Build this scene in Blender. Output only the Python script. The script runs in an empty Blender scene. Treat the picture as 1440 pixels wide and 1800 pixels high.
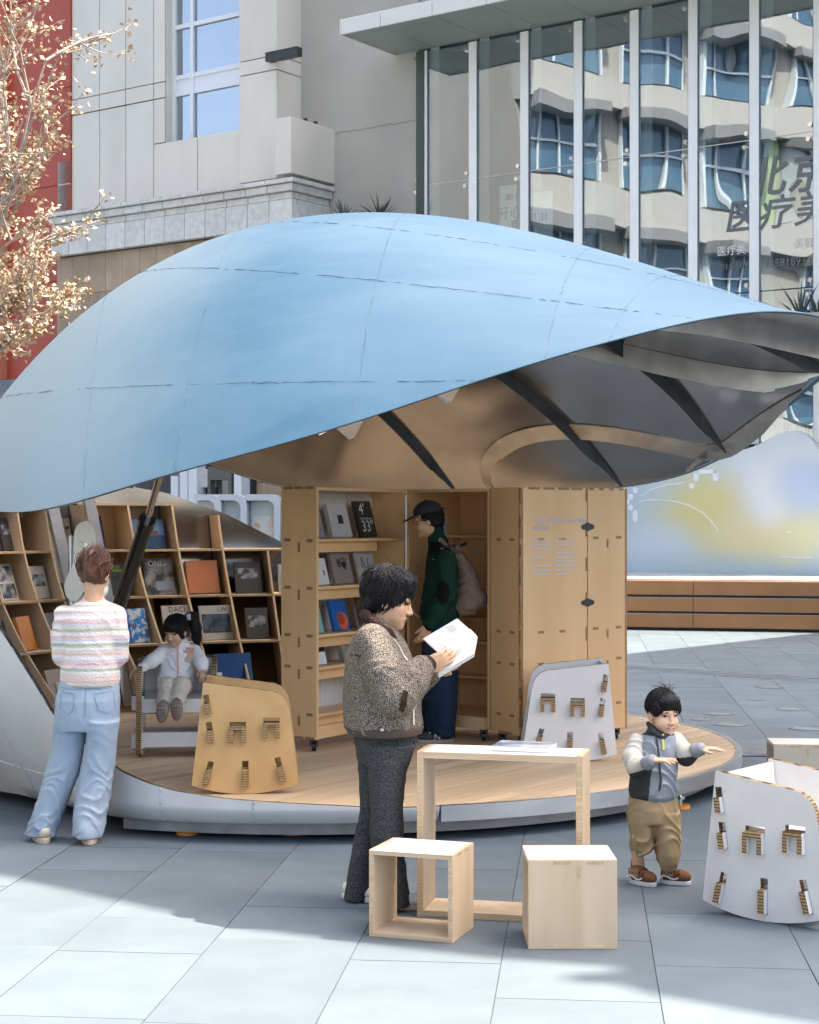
import bpy, bmesh, math, random
import numpy as np
from mathutils import Vector, Matrix
from math import sin, cos, pi, radians, sqrt, atan2, hypot

# ------------------------------------------------------------------ camera, sky, sun, exposure
S = bpy.context.scene
C = S.collection
cam_d = bpy.data.cameras.new('camera'); cam = bpy.data.objects.new('camera', cam_d); C.objects.link(cam)
cam.location = (0, 0, 1.8); cam.rotation_euler = (radians(90), 0, 0)
cam_d.sensor_fit = 'HORIZONTAL'; cam_d.sensor_width = 24; cam_d.lens = 50
cam_d.shift_y = 15 / 1440; cam_d.clip_start = 0.1; cam_d.clip_end = 2000
S.camera = cam
SUN_H = Vector((.98, .2)).normalized(); SUN_EL = radians(60)
world = bpy.data.worlds.new('World'); S.world = world; world.use_nodes = True
wn = world.node_tree.nodes; wl = world.node_tree.links
bg = wn['Background']
sky = wn.new('ShaderNodeTexSky'); sky.sky_type = 'NISHITA'; sky.sun_disc = False
sky.sun_elevation = SUN_EL; sky.sun_rotation = atan2(SUN_H.x, SUN_H.y)
sky.air_density = .7; sky.dust_density = 5.0; sky.ozone_density = 1.0
tint = wn.new('ShaderNodeMix'); tint.data_type = 'RGBA'; tint.blend_type = 'MULTIPLY'; tint.inputs[0].default_value = 1; tint.inputs[7].default_value = (1, .975, .91, 1)   # thin spring haze warms the sky
wl.new(sky.outputs[0], tint.inputs[6]); wl.new(tint.outputs[2], bg.inputs[0]); bg.inputs[1].default_value = 0.15
sun_d = bpy.data.lights.new('sun', 'SUN'); sun_d.energy = 3.2; sun_d.angle = radians(.22); sun_d.color = (1, .91, .77)
sun = bpy.data.objects.new('sun', sun_d); C.objects.link(sun)
sdir = Vector((SUN_H.x * cos(SUN_EL), SUN_H.y * cos(SUN_EL), sin(SUN_EL)))
sun.rotation_euler = (-sdir).to_track_quat('-Z', 'Y').to_euler()
S.view_settings.view_transform = 'Standard'; S.view_settings.look = 'None'
S.view_settings.exposure = 2.35; S.view_settings.gamma = 1; S.view_settings.use_curve_mapping = False
S.render.engine = 'CYCLES'; S.cycles.use_denoising = True
S.cycles.max_bounces = 12; S.cycles.diffuse_bounces = 7; S.cycles.transparent_max_bounces = 16; S.cycles.glossy_bounces = 5
S.cycles.caustics_reflective = False; S.cycles.caustics_refractive = False
S.cycles.sample_clamp_indirect = 6

# ------------------------------------------------------------------ helpers
rnd = random.Random(7)
F, CX, YH, EYE = 3000.0, 720.0, 915.0, 1.8
def at(px, py, z=0.0):
    Y = (EYE - z) * F / (py - YH); return Vector(((px - CX) / F * Y, Y, z))
def W(px, py, Y):
    return Vector(((px - CX) / F * Y, Y, EYE - (py - YH) * Y / F))

def M(name, c1, c2=None, scale=4, stretch=(1, 1, 1), rough=.6, metal=0, bump=0, bscale=60, bstretch=None, rand=0, detail=5,
      coat=0, lo=.35, hi=.65, spec=.5, sheen=0, rvar=0, coords='Object', alpha=None, trans=0, emit=None, estr=0, bdetail=4):
    m = bpy.data.materials.new(name); m.use_nodes = True
    nt = m.node_tree; n = nt.nodes; l = nt.links; b = n['Principled BSDF']
    b.inputs['Roughness'].default_value = rough; b.inputs['Metallic'].default_value = metal
    b.inputs['Coat Weight'].default_value = coat; b.inputs['Specular IOR Level'].default_value = spec
    b.inputs['Sheen Weight'].default_value = sheen
    if trans: b.inputs['Transmission Weight'].default_value = trans
    if alpha is not None: b.inputs['Alpha'].default_value = alpha
    if emit: b.inputs['Emission Color'].default_value = (*emit, 1); b.inputs['Emission Strength'].default_value = estr
    tc = n.new('ShaderNodeTexCoord'); mp = n.new('ShaderNodeMapping'); mp.inputs['Scale'].default_value = stretch
    l.new(tc.outputs[coords], mp.inputs[0])
    col = None
    if rand:
        oi = n.new('ShaderNodeObjectInfo')
        ad = n.new('ShaderNodeVectorMath'); ad.operation = 'ADD'
        sc = n.new('ShaderNodeMath'); sc.operation = 'MULTIPLY'; sc.inputs[1].default_value = 37.0
        l.new(oi.outputs['Random'], sc.inputs[0]); l.new(tc.outputs[coords], ad.inputs[0]); l.new(sc.outputs[0], ad.inputs[1]); l.new(ad.outputs[0], mp.inputs[0])
    if c2 is not None:
        no = n.new('ShaderNodeTexNoise'); no.inputs['Scale'].default_value = scale; no.inputs['Detail'].default_value = detail
        l.new(mp.outputs[0], no.inputs[0])
        r = n.new('ShaderNodeMapRange'); r.inputs[1].default_value = lo; r.inputs[2].default_value = hi
        l.new(no.outputs[0], r.inputs[0])
        mx = n.new('ShaderNodeMix'); mx.data_type = 'RGBA'; mx.inputs[6].default_value = (*c1, 1); mx.inputs[7].default_value = (*c2, 1)
        l.new(r.outputs[0], mx.inputs[0]); col = mx.outputs[2]
        if rvar:
            r2 = n.new('ShaderNodeMapRange'); r2.inputs[3].default_value = rough - rvar; r2.inputs[4].default_value = rough + rvar
            l.new(no.outputs[0], r2.inputs[0]); l.new(r2.outputs[0], b.inputs['Roughness'])
    else:
        b.inputs['Base Color'].default_value = (*c1, 1)
    if rand:
        h = n.new('ShaderNodeHueSaturation')
        r = n.new('ShaderNodeMapRange'); r.inputs[3].default_value = 1 - rand; r.inputs[4].default_value = 1 + rand
        l.new(oi.outputs['Random'], r.inputs[0]); l.new(r.outputs[0], h.inputs['Value'])
        if col: l.new(col, h.inputs['Color'])
        else: h.inputs['Color'].default_value = (*c1, 1)
        col = h.outputs[0]
    if col: l.new(col, b.inputs['Base Color'])
    if bump:
        mb = n.new('ShaderNodeMapping'); mb.inputs['Scale'].default_value = bstretch or stretch; l.new(tc.outputs[coords], mb.inputs[0])
        n2 = n.new('ShaderNodeTexNoise'); n2.inputs['Scale'].default_value = bscale; n2.inputs['Detail'].default_value = bdetail
        l.new(mb.outputs[0], n2.inputs[0])
        bp = n.new('ShaderNodeBump'); bp.inputs['Strength'].default_value = min(1, bump); bp.inputs['Distance'].default_value = .01 if bump <= 1 else .01 * bump
        l.new(n2.outputs[0], bp.inputs['Height']); l.new(bp.outputs[0], b.inputs['Normal'])
    return m

class MB:
    def __init__(s): s.v = []; s.f = []; s.m = []
    def add(s, vs, fs, mi=0):
        o = len(s.v); s.v += [tuple(v) for v in vs]; s.f += [tuple(i + o for i in f) for f in fs]; s.m += [mi] * len(fs); return s
    def box(s, a, b, mi=0):
        x0, y0, z0 = a; x1, y1, z1 = b
        return s.add([(x0, y0, z0), (x1, y0, z0), (x1, y1, z0), (x0, y1, z0), (x0, y0, z1), (x1, y0, z1), (x1, y1, z1), (x0, y1, z1)],
                     [(0, 3, 2, 1), (4, 5, 6, 7), (0, 1, 5, 4), (1, 2, 6, 5), (2, 3, 7, 6), (3, 0, 4, 7)], mi)
    def prism(s, pts, z0, z1, mi=0):        # ccw polygon in xy
        n = len(pts)
        return s.add([(p[0], p[1], z0) for p in pts] + [(p[0], p[1], z1) for p in pts],
                     [tuple(range(n))[::-1], tuple(range(n, 2 * n))] + [(i, (i + 1) % n, (i + 1) % n + n, i + n) for i in range(n)], mi)
    def tube(s, pts, r, n=8, mi=0, caps=True):
        pts = [Vector(p) for p in pts]; rs = r if hasattr(r, '__len__') else [r] * len(pts)
        o = len(s.v); up = None
        for i, p in enumerate(pts):
            d = (pts[min(i + 1, len(pts) - 1)] - pts[max(i - 1, 0)]).normalized()
            if up is None: up = Vector((0, 0, 1)) if abs(d.z) < .9 else Vector((1, 0, 0))
            a = d.cross(up).normalized(); b = a.cross(d).normalized(); up = b
            for k in range(n):
                t = 2 * pi * k / n; s.v.append(tuple(p + a * (rs[i] * cos(t)) + b * (rs[i] * sin(t))))
        for i in range(len(pts) - 1):
            for k in range(n):
                q = (k + 1) % n; s.f.append((o + i * n + k, o + i * n + q, o + (i + 1) * n + q, o + (i + 1) * n + k)); s.m.append(mi)
        if caps:
            s.f.append(tuple(o + k for k in range(n))[::-1]); s.m.append(mi)
            s.f.append(tuple(o + (len(pts) - 1) * n + k for k in range(n))); s.m.append(mi)
        return s
    def cyl(s, a, b, r, n=12, mi=0, r2=None): return s.tube([a, b], [r, r if r2 is None else r2], n, mi)
    def sphere(s, c, r, nu=12, nv=8, mi=0):
        c = Vector(c); rr = r if hasattr(r, '__len__') else (r, r, r)
        vs = [c + Vector((0, 0, -rr[2]))]
        for j in range(1, nv):
            t = pi * j / nv
            for i in range(nu):
                u = 2 * pi * i / nu; vs.append(c + Vector((rr[0] * sin(t) * cos(u), rr[1] * sin(t) * sin(u), -rr[2] * cos(t))))
        vs.append(c + Vector((0, 0, rr[2]))); fs = []
        for i in range(nu):
            q = (i + 1) % nu; fs.append((0, 1 + q, 1 + i)); fs.append((len(vs) - 1, 1 + (nv - 2) * nu + i, 1 + (nv - 2) * nu + q))
            for j in range(nv - 2): fs.append((1 + j * nu + i, 1 + j * nu + q, 1 + (j + 1) * nu + q, 1 + (j + 1) * nu + i))
        return s.add(vs, fs, mi)
    def xf(s, mat, start=0):
        s.v[start:] = [tuple(mat @ Vector(v)) for v in s.v[start:]]; return s
    def mesh(s, name, mats):
        me = bpy.data.meshes.new(name); me.from_pydata(s.v, [], s.f)
        for m in (mats if isinstance(mats, (list, tuple)) else [mats]): me.materials.append(m)
        if any(s.m): me.polygons.foreach_set('material_index', s.m)
        me.update(); return me

def link(name, me, parent=None, smooth=False, bevel=0, loc=None):
    o = bpy.data.objects.new(name, me); C.objects.link(o)
    if parent: o.parent = parent
    if loc is not None: o.location = loc
    if smooth is True: me.polygons.foreach_set('use_smooth', [True] * len(me.polygons))
    elif smooth:
        me.polygons.foreach_set('use_smooth', [True] * len(me.polygons))
        try: me.set_sharp_from_angle(angle=radians(smooth))
        except Exception: pass
    if bevel:
        b = o.modifiers.new('edge', 'BEVEL'); b.width = bevel; b.segments = 2; b.limit_method = 'ANGLE'
    return o
def P(name, mb, mats, parent=None, smooth=False, bevel=0, loc=None):
    return link(name, mb.mesh(name, mats), parent, smooth, bevel, loc)
def box(name, a, b, mat, parent=None, bevel=0): return P(name, MB().box(a, b), mat, parent, bevel=bevel)
def tag(o, label=None, cat=None, group=None, kind=None):
    if label: o['label'] = label
    if cat: o['category'] = cat
    if group: o['group'] = group
    if kind: o['kind'] = kind
    return o
def thing(name, label, cat, loc=(0, 0, 0), rz=0, group=None):
    o = bpy.data.objects.new(name, None); C.objects.link(o); o.location = loc; o.rotation_euler = (0, 0, rz); o.empty_display_size = .1
    return tag(o, label, cat, group)
def copy_tree(o, parent=None):
    c = o.copy(); C.objects.link(c); c.parent = parent
    for ch in list(o.children): copy_tree(ch, c)
    return c
DG = bpy.context.evaluated_depsgraph_get
def curve_mesh(cu, name):
    o = bpy.data.objects.new('tmp_curve', cu); C.objects.link(o); bpy.context.view_layer.update()
    me = bpy.data.meshes.new_from_object(o.evaluated_get(DG())); bpy.data.objects.remove(o); me.name = name; me.materials.clear(); return me
def text_mesh(body, size, depth=.0005, align='CENTER', shear=0, spacing=1.0, bold=0):
    cu = bpy.data.curves.new('lettering', 'FONT'); cu.body = body; cu.size = size; cu.align_x = align; cu.align_y = 'CENTER'
    cu.extrude = depth; cu.shear = shear; cu.space_character = spacing; cu.offset = bold; cu.resolution_u = 2
    return curve_mesh(cu, 'lettering')
def text(name, body, size, mat, mtx, parent=None, **k):     # text lies in local xy facing +z, then mtx
    me = text_mesh(body, size, **k); me.transform(mtx); me.materials.append(mat); return link(name, me, parent)
def extrude2d(outer, holes, th, res=1):
    cu = bpy.data.curves.new('outline', 'CURVE'); cu.dimensions = '2D'; cu.fill_mode = 'BOTH'; cu.extrude = th / 2
    for loop in [outer] + holes:
        sp = cu.splines.new('POLY'); sp.points.add(len(loop) - 1)
        for i, p in enumerate(loop): sp.points[i].co = (p[0], p[1], 0, 1)
        sp.use_cyclic_u = True
    return curve_mesh(cu, 'outline')
FACE_Y = Matrix.Rotation(radians(90), 4, 'X')               # xy drawing -> xz wall that faces -y
def rectloop(cx, cy, w, h, a=0):
    c, s_ = cos(a), sin(a); return [(cx + c * x - s_ * y, cy + s_ * x + c * y) for x, y in ((-w / 2, -h / 2), (w / 2, -h / 2), (w / 2, h / 2), (-w / 2, h / 2))]

# ------------------------------------------------------------------ materials
BIRCH = M('birch_ply', (.78, .51, .255), (.68, .425, .20), 3.2, (1, 1, .12), rough=.42, bump=.05, bscale=30, rand=.05, coat=.15)
BIRCH_PALE = M('pale_birch_ply', (.62, .49, .335), (.50, .37, .235), 6, (1, 1, .10), rough=.5, bump=.05, bscale=30, rand=.04)
BIRCH_TOP = M('pale_ply_top', (.76, .72, .66), (.68, .63, .56), 3, (.12, 1, 1), rough=.45, rand=.03)  # paler ply tone for stool and table tops
PLY_EDGE = M('ply_edge', (.60, .44, .28), (.47, .33, .19), 90, (.02, .02, 1), rough=.6)
TENON = M('tenon_end_grain', (.36, .22, .10), (.24, .13, .05), 60, (1, 1, 1), rough=.7)
WHITE_BOARD = M('white_board', (.70, .68, .64), (.66, .64, .605), 6, rough=.5)
KRAFT = M('kraft_board', (.56, .36, .15), (.49, .30, .115), 5, rough=.62, bump=.03, bscale=90)
HONEY = M('honeycomb_edge', (.46, .31, .15), (.30, .19, .085), 60, rough=.8)
def _bars(m):
    n = m.node_tree.nodes; l = m.node_tree.links; b = n['Principled BSDF']; src = b.inputs['Base Color'].links[0].from_socket
    tc = n.new('ShaderNodeTexCoord'); fac = None
    for axis, sc in (('Z', 22), ('X', 16)):
        w = n.new('ShaderNodeTexWave'); w.bands_direction = axis; w.inputs['Scale'].default_value = sc; w.inputs['Distortion'].default_value = .6; w.inputs['Detail Scale'].default_value = 3
        l.new(tc.outputs['Object'], w.inputs[0]); r = n.new('ShaderNodeMapRange'); r.inputs[1].default_value = .55; r.inputs[2].default_value = .85; l.new(w.outputs['Fac'], r.inputs[0])
        if fac is None: fac = r.outputs[0]
        else:
            m2 = n.new('ShaderNodeMath'); m2.operation = 'MULTIPLY'; l.new(fac, m2.inputs[0]); m2.inputs[1].default_value = 1; fac = m2.outputs[0]
    mx = n.new('ShaderNodeMix'); mx.data_type = 'RGBA'; mx.inputs[7].default_value = (.09, .045, .016, 1); l.new(fac, mx.inputs[0]); l.new(src, mx.inputs[6]); l.new(mx.outputs[2], b.inputs['Base Color'])
_bars(HONEY)
STEEL = M('brushed_steel', (.42, .41, .40), (.32, .315, .31), 1.5, (1, 1, 1), rough=.14, metal=1, bump=2.2, bscale=1.3, bdetail=.5, rvar=.05)
RIB_DARK = M('rib_dark_steel', (.13, .13, .128), (.08, .08, .08), 5, rough=.45, metal=.9)
STEEL_RIB = M('rib_steel', (.62, .60, .56), (.45, .43, .39), 5, rough=.32, metal=1, bump=.05, bscale=30)
ALU = M('aluminium', (.62, .63, .64), (.52, .53, .55), 3, (1, 1, 4), rough=.35, metal=.9)
DARK_METAL = M('dark_metal', (.06, .062, .065), (.04, .04, .042), 8, rough=.35, metal=.6)
BLACK = M('black_plastic', (.012, .012, .013), rough=.4)
BLACK_GLOSS = M('black_paint', (.008, .008, .009), rough=.15, coat=.5)
CHROME = M('chrome', (.75, .75, .75), rough=.12, metal=1)
ORANGE_PAD = M('orange_pad', (.75, .28, .02), rough=.5)
WHITE = M('white_paint', (.66, .66, .645), rough=.45)
WHITE_BLUE = M('white_window_frame', (.70, .73, .77), rough=.4)
GLASS_DARK = M('window_glass', (.018, .03, .05), (.05, .08, .12), .7, rough=.03, metal=0, spec=1.0, bump=.8, bscale=1.0, bdetail=1)
GLASS_DARK.node_tree.nodes['Principled BSDF'].inputs['IOR'].default_value = 2.6
INK = M('black_ink', (.012, .012, .014), rough=.5)
INK_GREY = M('grey_ink', (.16, .16, .17), rough=.5)
INK_PALE = M('pale_ink', (.62, .63, .74), rough=.6)
PAGE = M('paper', (.80, .79, .76), rough=.7)
PANEL_STONE = M('panel_stone', (.66, .635, .565), (.605, .58, .515), .9, (1, 1, .35), rough=.55, rand=.035, bump=.02, bscale=3)
PANEL_GAP = M('panel_gap', (.14, .12, .10), rough=.9)
CORNICE = M('cornice_granite', (.68, .67, .64), (.56, .555, .53), 7, rough=.7, rand=.06, bump=.1, bscale=50)
TAN_STONE = M('tan_sandstone', (.42, .32, .225), (.33, .25, .175), 2.2, (1, 1, .8), rough=.75, rand=.12, bump=.1, bscale=40)
CONCRETE = M('rendered_concrete', (.43, .425, .38), (.365, .36, .325), .55, (1, 1, 1), rough=.8, bump=.06, bscale=12)
RED_PANEL = M('red_panel', (.40, .066, .03), (.35, .052, .024), .5, rough=.5, rand=.04)
GREY_STONE = M('grey_stone', (.17, .19, .21), (.12, .135, .15), 4, rough=.6, rand=.1)
PAVER = M('granite_paver', (.116, .147, .170), (.088, .115, .136), 2.4, rough=.62, rand=.11, lo=.3, hi=.7, bump=.12, bscale=170, rvar=.1)
JOINT = M('paving_bed', (.114, .140, .158), (.093, .113, .129), 1.4, rough=.75, bump=.12, bscale=120)
JOINT_DARK = M('paver_joint', (.085, .10, .112), rough=.9)
# ------------------------------------------------------------------ ground and paving
g = MB().add([(-400, -400, -.03), (400, -400, -.03), (400, 600, -.03), (-400, 600, -.03)], [(0, 1, 2, 3)])
ground = tag(P('ground', g, JOINT), 'grey granite paved plaza', None, None, 'structure')
paving = thing('paving', 'grey granite paving slabs of the plaza', None); tag(paving, kind='structure'); 
bed = P('joint_bed', MB().add([(-14, 4, -.006), (16, 4, -.006), (16, 31, -.006), (-14, 31, -.006)], [(0, 1, 2, 3)]), JOINT_DARK, paving)
U1 = Vector((.1, 1, 0)).normalized(); U2 = Vector((1, -.1, 0)).normalized()
cells = []
k = 0
for col in range(-24, 30):
    w = .62; x0 = col * w + .3
    y = 3.6 + rnd.random() * .9
    while y < 31:
        L = rnd.choice([.62, .93, .93, 1.24, 1.55])
        if y > 15: L = rnd.choice([1.2, 1.55, 1.9])
        cells.append((x0, y, w, L)); y += L
meshes = {}
def slab(x0, y0, w, L, mb):
    gap = .0022
    b = [U2 * (x0 + gap) + U1 * (y0 + gap), U2 * (x0 + w - gap) + U1 * (y0 + gap), U2 * (x0 + w - gap) + U1 * (y0 + L - gap), U2 * (x0 + gap) + U1 * (y0 + L - gap)]
    dz = rnd.uniform(-.0012, .0012); e = .003
    top = [p + Vector((0, 0, dz)) for p in b]; c = sum(b, Vector()) / 4
    bot = [p + Vector((0, 0, -.02)) for p in b]
    mb.add(bot + top, [(4, 5, 6, 7), (0, 1, 5, 4), (1, 2, 6, 5), (2, 3, 7, 6), (3, 0, 4, 7)])
near, far = [], []
for c in cells:
    p = U2 * (c[0] + c[2] / 2) + U1 * (c[1] + c[3] / 2)
    px = CX + F * p.x / p.y
    inn = -60 < px < 1500 and not (hypot(p.x + .4, p.y - 12.4) < 2.2)
    (near if inn else far).append((p.y, c))
near.sort(key=lambda q: q[0])
for d, c in near[:290]:
    mb = MB(); slab(*c, mb); P('paver', mb, PAVER, paving)
mb = MB()
for d, c in near[290:] + far: slab(*c, mb)
tag(P('paver_field', mb, PAVER, paving), kind='stuff')

# ------------------------------------------------------------------ facade frame
O2 = Vector((.18, 36.6)); T2 = Vector((.814, -.581)).normalized(); N2 = Vector((-T2.y * -1, -T2.x)).normalized()
N2 = Vector((T2.y, -T2.x)); FROT = atan2(T2.y, T2.x)
def s_at(px, d=0):
    r = (px - CX) / F; return (r * (O2.y + N2.y * d) - O2.x - N2.x * d) / (T2.x - r * T2.y)
def z_at(px, py, d=0):
    s = s_at(px, d); Y = O2.y + T2.y * s + N2.y * d; return EYE - (py - YH) * Y / F
def broot(name, label, cat, group=None): return thing(name, label, cat, (O2.x, O2.y, 0), FROT, group)
def fb(mb, s0, s1, d0, d1, z0, z1, mi=0): return mb.box((s0, -d1, z0), (s1, -d0, z1), mi)   # local: x = s, y = -d

# ------------------------------------------------------------------ pale stone building on the left
D1 = .75
st = broot('stone_building', 'pale stone clad building with blue windows above a granite cornice', 'building')
sL, sR = s_at(126, D1), s_at(489, D1)
zt = 23.0; zc = z_at(270, 348, D1)
_w0, _w1, _zs = s_at(290, D1), s_at(425, D1), z_at(290, 250, D1)
core = MB(); fb(core, sL, _w0, D1 - 1.2, D1 - .06, 0, zt); fb(core, _w1, sR - .02, D1 - 1.2, D1 - .06, 0, zt); fb(core, _w0 - .001, _w1 + .001, D1 - 1.2, D1 - .061, 0, _zs - .01); fb(core, _w0 - .001, _w1 + .001, D1 - 1.2, D1 - .5, _zs - .02, zt)
P('wall', core, PANEL_GAP, st)
zb = [zc, z_at(240, 181, D1), z_at(240, 153, D1)]
rise = 4.25
rows = [(zb[0], zb[1]), (zb[1], zb[2]), (zb[2], zb[2] + 3.3), (zb[2] + 3.3, zb[2] + 3.95), (zb[2] + 3.95, zb[2] + 7.2), (zb[2] + 7.2, zt)]
cols = [s_at(p, D1) for p in (126, 175, 221, 270, 290)]
wl_, wr_ = s_at(290, D1), s_at(425, D1)
zsill = z_at(290, 250, D1)
def pan(s0, s1, z0, z1, d=D1, dep=.05, gap=.012, m=PANEL_STONE, nm='wall_panel', par=None):
    P(nm, fb(MB(), s0 + gap, s1 - gap, d - dep, d, z0 + gap, z1 - gap), m, par or st, bevel=.006)
for i in range(3):
    for z0, z1 in rows: pan(cols[i], cols[i + 1], z0, z1, d=D1 + (.012 if (z0, z1) == rows[1] else 0))
for z0, z1 in [(zsill, zb[1]), (zb[1], zb[2])] + rows[2:]: pan(cols[3], cols[4], z0, z1)
pan(cols[3], s_at(347, D1), zc, zsill); pan(s_at(347, D1), wr_, zc, zsill)
pr = [(wr_, sR)]
zc2 = z_at(457, 105, D1); zc3 = z_at(457, 130, D1)
for z0, z1 in [(zc, zc3), (zc3, zc2), (zc2, zc2 + 4.1), (zc2 + 4.1, zt)]: pan(wr_, sR, z0, z1, d=D1 + .1, dep=.15)
# return of the corner, seen on its right-hand side
for z0, z1 in [(zc, zc3), (zc3, zc2), (zc2, zc2 + 4.1), (zc2 + 4.1, zt)]:
    P('wall_panel', fb(MB(), sR - .012, sR + .04, D1 - .86, D1 + .1, z0 + .012, z1 - .012), PANEL_STONE, st)
# window: frame bars and panes, set back in the opening
win = P('window', fb(MB(), wl_, wr_, D1 - .5, D1 - .47, zsill, zt), PANEL_GAP, st)
bars = MB(); dW = D1 - .30
sm = s_at(340, D1 - .3); w0, w1 = wl_ + .06, wr_ + .02
zr = [z_at(293, 249, D1), z_at(293, 163, D1), z_at(293, 134, D1), z_at(293, 45, D1)]
zr += [zr[3] + .0 + 2.0, zr[3] + 2.6, zr[3] + 5.2, zr[3] + 5.8, zr[3] + 8]
for z in zr:
    fb(bars, w0, w1, dW - .05, dW + .05, z - .05, z + .05)
for s_ in (w0, sm, w1): fb(bars, s_ - .05, s_ + .05, dW - .05, dW + .06, zsill, zt)
P('window_frame', bars, WHITE_BLUE, win)
fb(bars := MB(), w0, w1, dW - .02, dW + .02, zr[1], zr[2]); P('spandrel', bars, WHITE_BLUE, win)
seq = [(zr[0], zr[1]), (zr[2], zr[3]), (zr[3], zr[4]), (zr[5], zr[6])]
for a, b in seq:
    for s0, s1 in ((w0, sm), (sm, w1)):
        P('pane', fb(MB(), s0 + .05, s1 - .05, dW - .03, dW - .01, a + .05, b - .05), GLASS_DARK, win)
P('window_reveal', fb(fb(MB(), wl_, wl_ + .02, D1 - .47, D1 - .04, zsill, zt), wr_ - .02, wr_ + .03, D1 - .47, D1 - .05, zsill, zt), PANEL_STONE, st)
# corner block and small dark lamp box
sa, sb = s_at(485, D1 + .75), s_at(513, D1 + .75)
P('corner_block', fb(MB(), sa, sb, D1 - .9, D1 + .78, zc - .1, z_at(500, 208, D1 + .7)), PANEL_STONE, st, bevel=.01)
la, lb = s_at(466, D1 + .3), s_at(522, D1 + .3)
P('facade_lamp', fb(MB(), la, lb, D1 + .11, D1 + .3, z_at(466, 108, D1 + .3), z_at(466, 92, D1 + .3)), DARK_METAL, st, bevel=.01)
for q in (.25, .6): P('bolt_stub', MB().cyl((sb - .15, -(D1 + q - .5), z_at(500, 208, D1 + .7)), (sb - .15, -(D1 + q - .5), z_at(500, 208, D1 + .7) + .1), .05), DARK_METAL, st)
# cornice: three ledge courses and one tall course of granite blocks
cl, cr = s_at(92, 1.3), s_at(512, 1.35)
zz = [z_at(300, y, 1.35) for y in (345, 353, 366, 378, 425)]
deps = [1.5, 1.42, 1.33, 1.36]
P('cornice_core', fb(MB(), cl, cr - .05, -.1, 1.28, zz[4] + .03, zz[0] - .03), CORNICE, st)
for r in range(4):
    n = 12; off = .3 * (r % 2)
    edges = [cl + (cr - cl) * i / n for i in range(n + 1)]
    for i in range(n):
        a, b = edges[i], edges[i + 1]
        if i: a -= .0
        P('cornice_stone', fb(MB(), a + .008, b - .008 + (deps[r] - 1.33) * (i == n - 1), 1.2, deps[r], zz[r + 1] + .006, zz[r] - .006), CORNICE, st, bevel=.012)
    P('cornice_stone', fb(MB(), cr - .12, cr + (deps[r] - 1.33), .02, 1.19, zz[r + 1] + .006, zz[r] - .006), CORNICE, st, bevel=.012)
# tan stone wall under the cornice
P('lower_wall', fb(MB(), cl, cr - .3, -.2, 1.12, 0, zz[4] + .02), PANEL_GAP, st)
n = 13
for r in range(9):
    z1 = zz[4] - .01 - r * .92; z0 = z1 - .92
    if z1 < .6: break
    for i in range(n):
        a = cl + (cr - .3 - cl) * i / n; b = cl + (cr - .3 - cl) * (i + 1) / n
        P('stone_block', fb(MB(), a + .005, b - .005, 1.1, 1.155, max(z0, .05) + .006, z1 - .006), TAN_STONE, st)
# pilaster at the left end and ground floor shop window strips
P('pilaster', fb(MB(), s_at(104, D1), sL - .01, D1 - .8, D1 + .05, zc - .3, z_at(110, 285, D1)), PANEL_STONE, st)
sx = [s_at(p, 1.6) for p in (300, 332, 350, 390, 428)]
shop = P('shop_front', fb(MB(), sx[0] - 1.4, sx[4], 1.16, 1.3, 0, 4.0), DARK_METAL, st)
for p0, p1 in ((300, 312), (316, 329), (331, 346), (411, 424)):
    P('shop_column', fb(MB(), s_at(p0, 1.6), s_at(p1, 1.6), 1.3, 1.6, 0, 4.2), WHITE_BLUE, shop, bevel=.01)
for p0, p1, y0, y1 in ((347, 410, 832, 826), (347, 372, 850, 838), (392, 410, 832, 836)):
    P('shop_rail', fb(MB(), s_at(p0, 1.5), s_at(p1, 1.5), 1.3, 1.42, z_at(380, y0 + 6, 1.5), z_at(380, y1 - 2, 1.5)), WHITE, shop)
P('door_frame', fb(fb(fb(MB(), s_at(368, 1.5), s_at(373, 1.5), 1.42, 1.56, 0, 3.0), s_at(404, 1.5), s_at(410, 1.5), 1.42, 1.56, 0, 3.0), s_at(373, 1.5), s_at(404, 1.5), 1.42, 1.56, 2.7, 3.0), M('olive_frame', (.10, .10, .085), rough=.5), shop)
P('shop_pane', fb(MB(), s_at(373, 1.5), s_at(404, 1.5), 1.31, 1.36, .1, 2.7), GLASS_DARK, shop)

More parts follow.
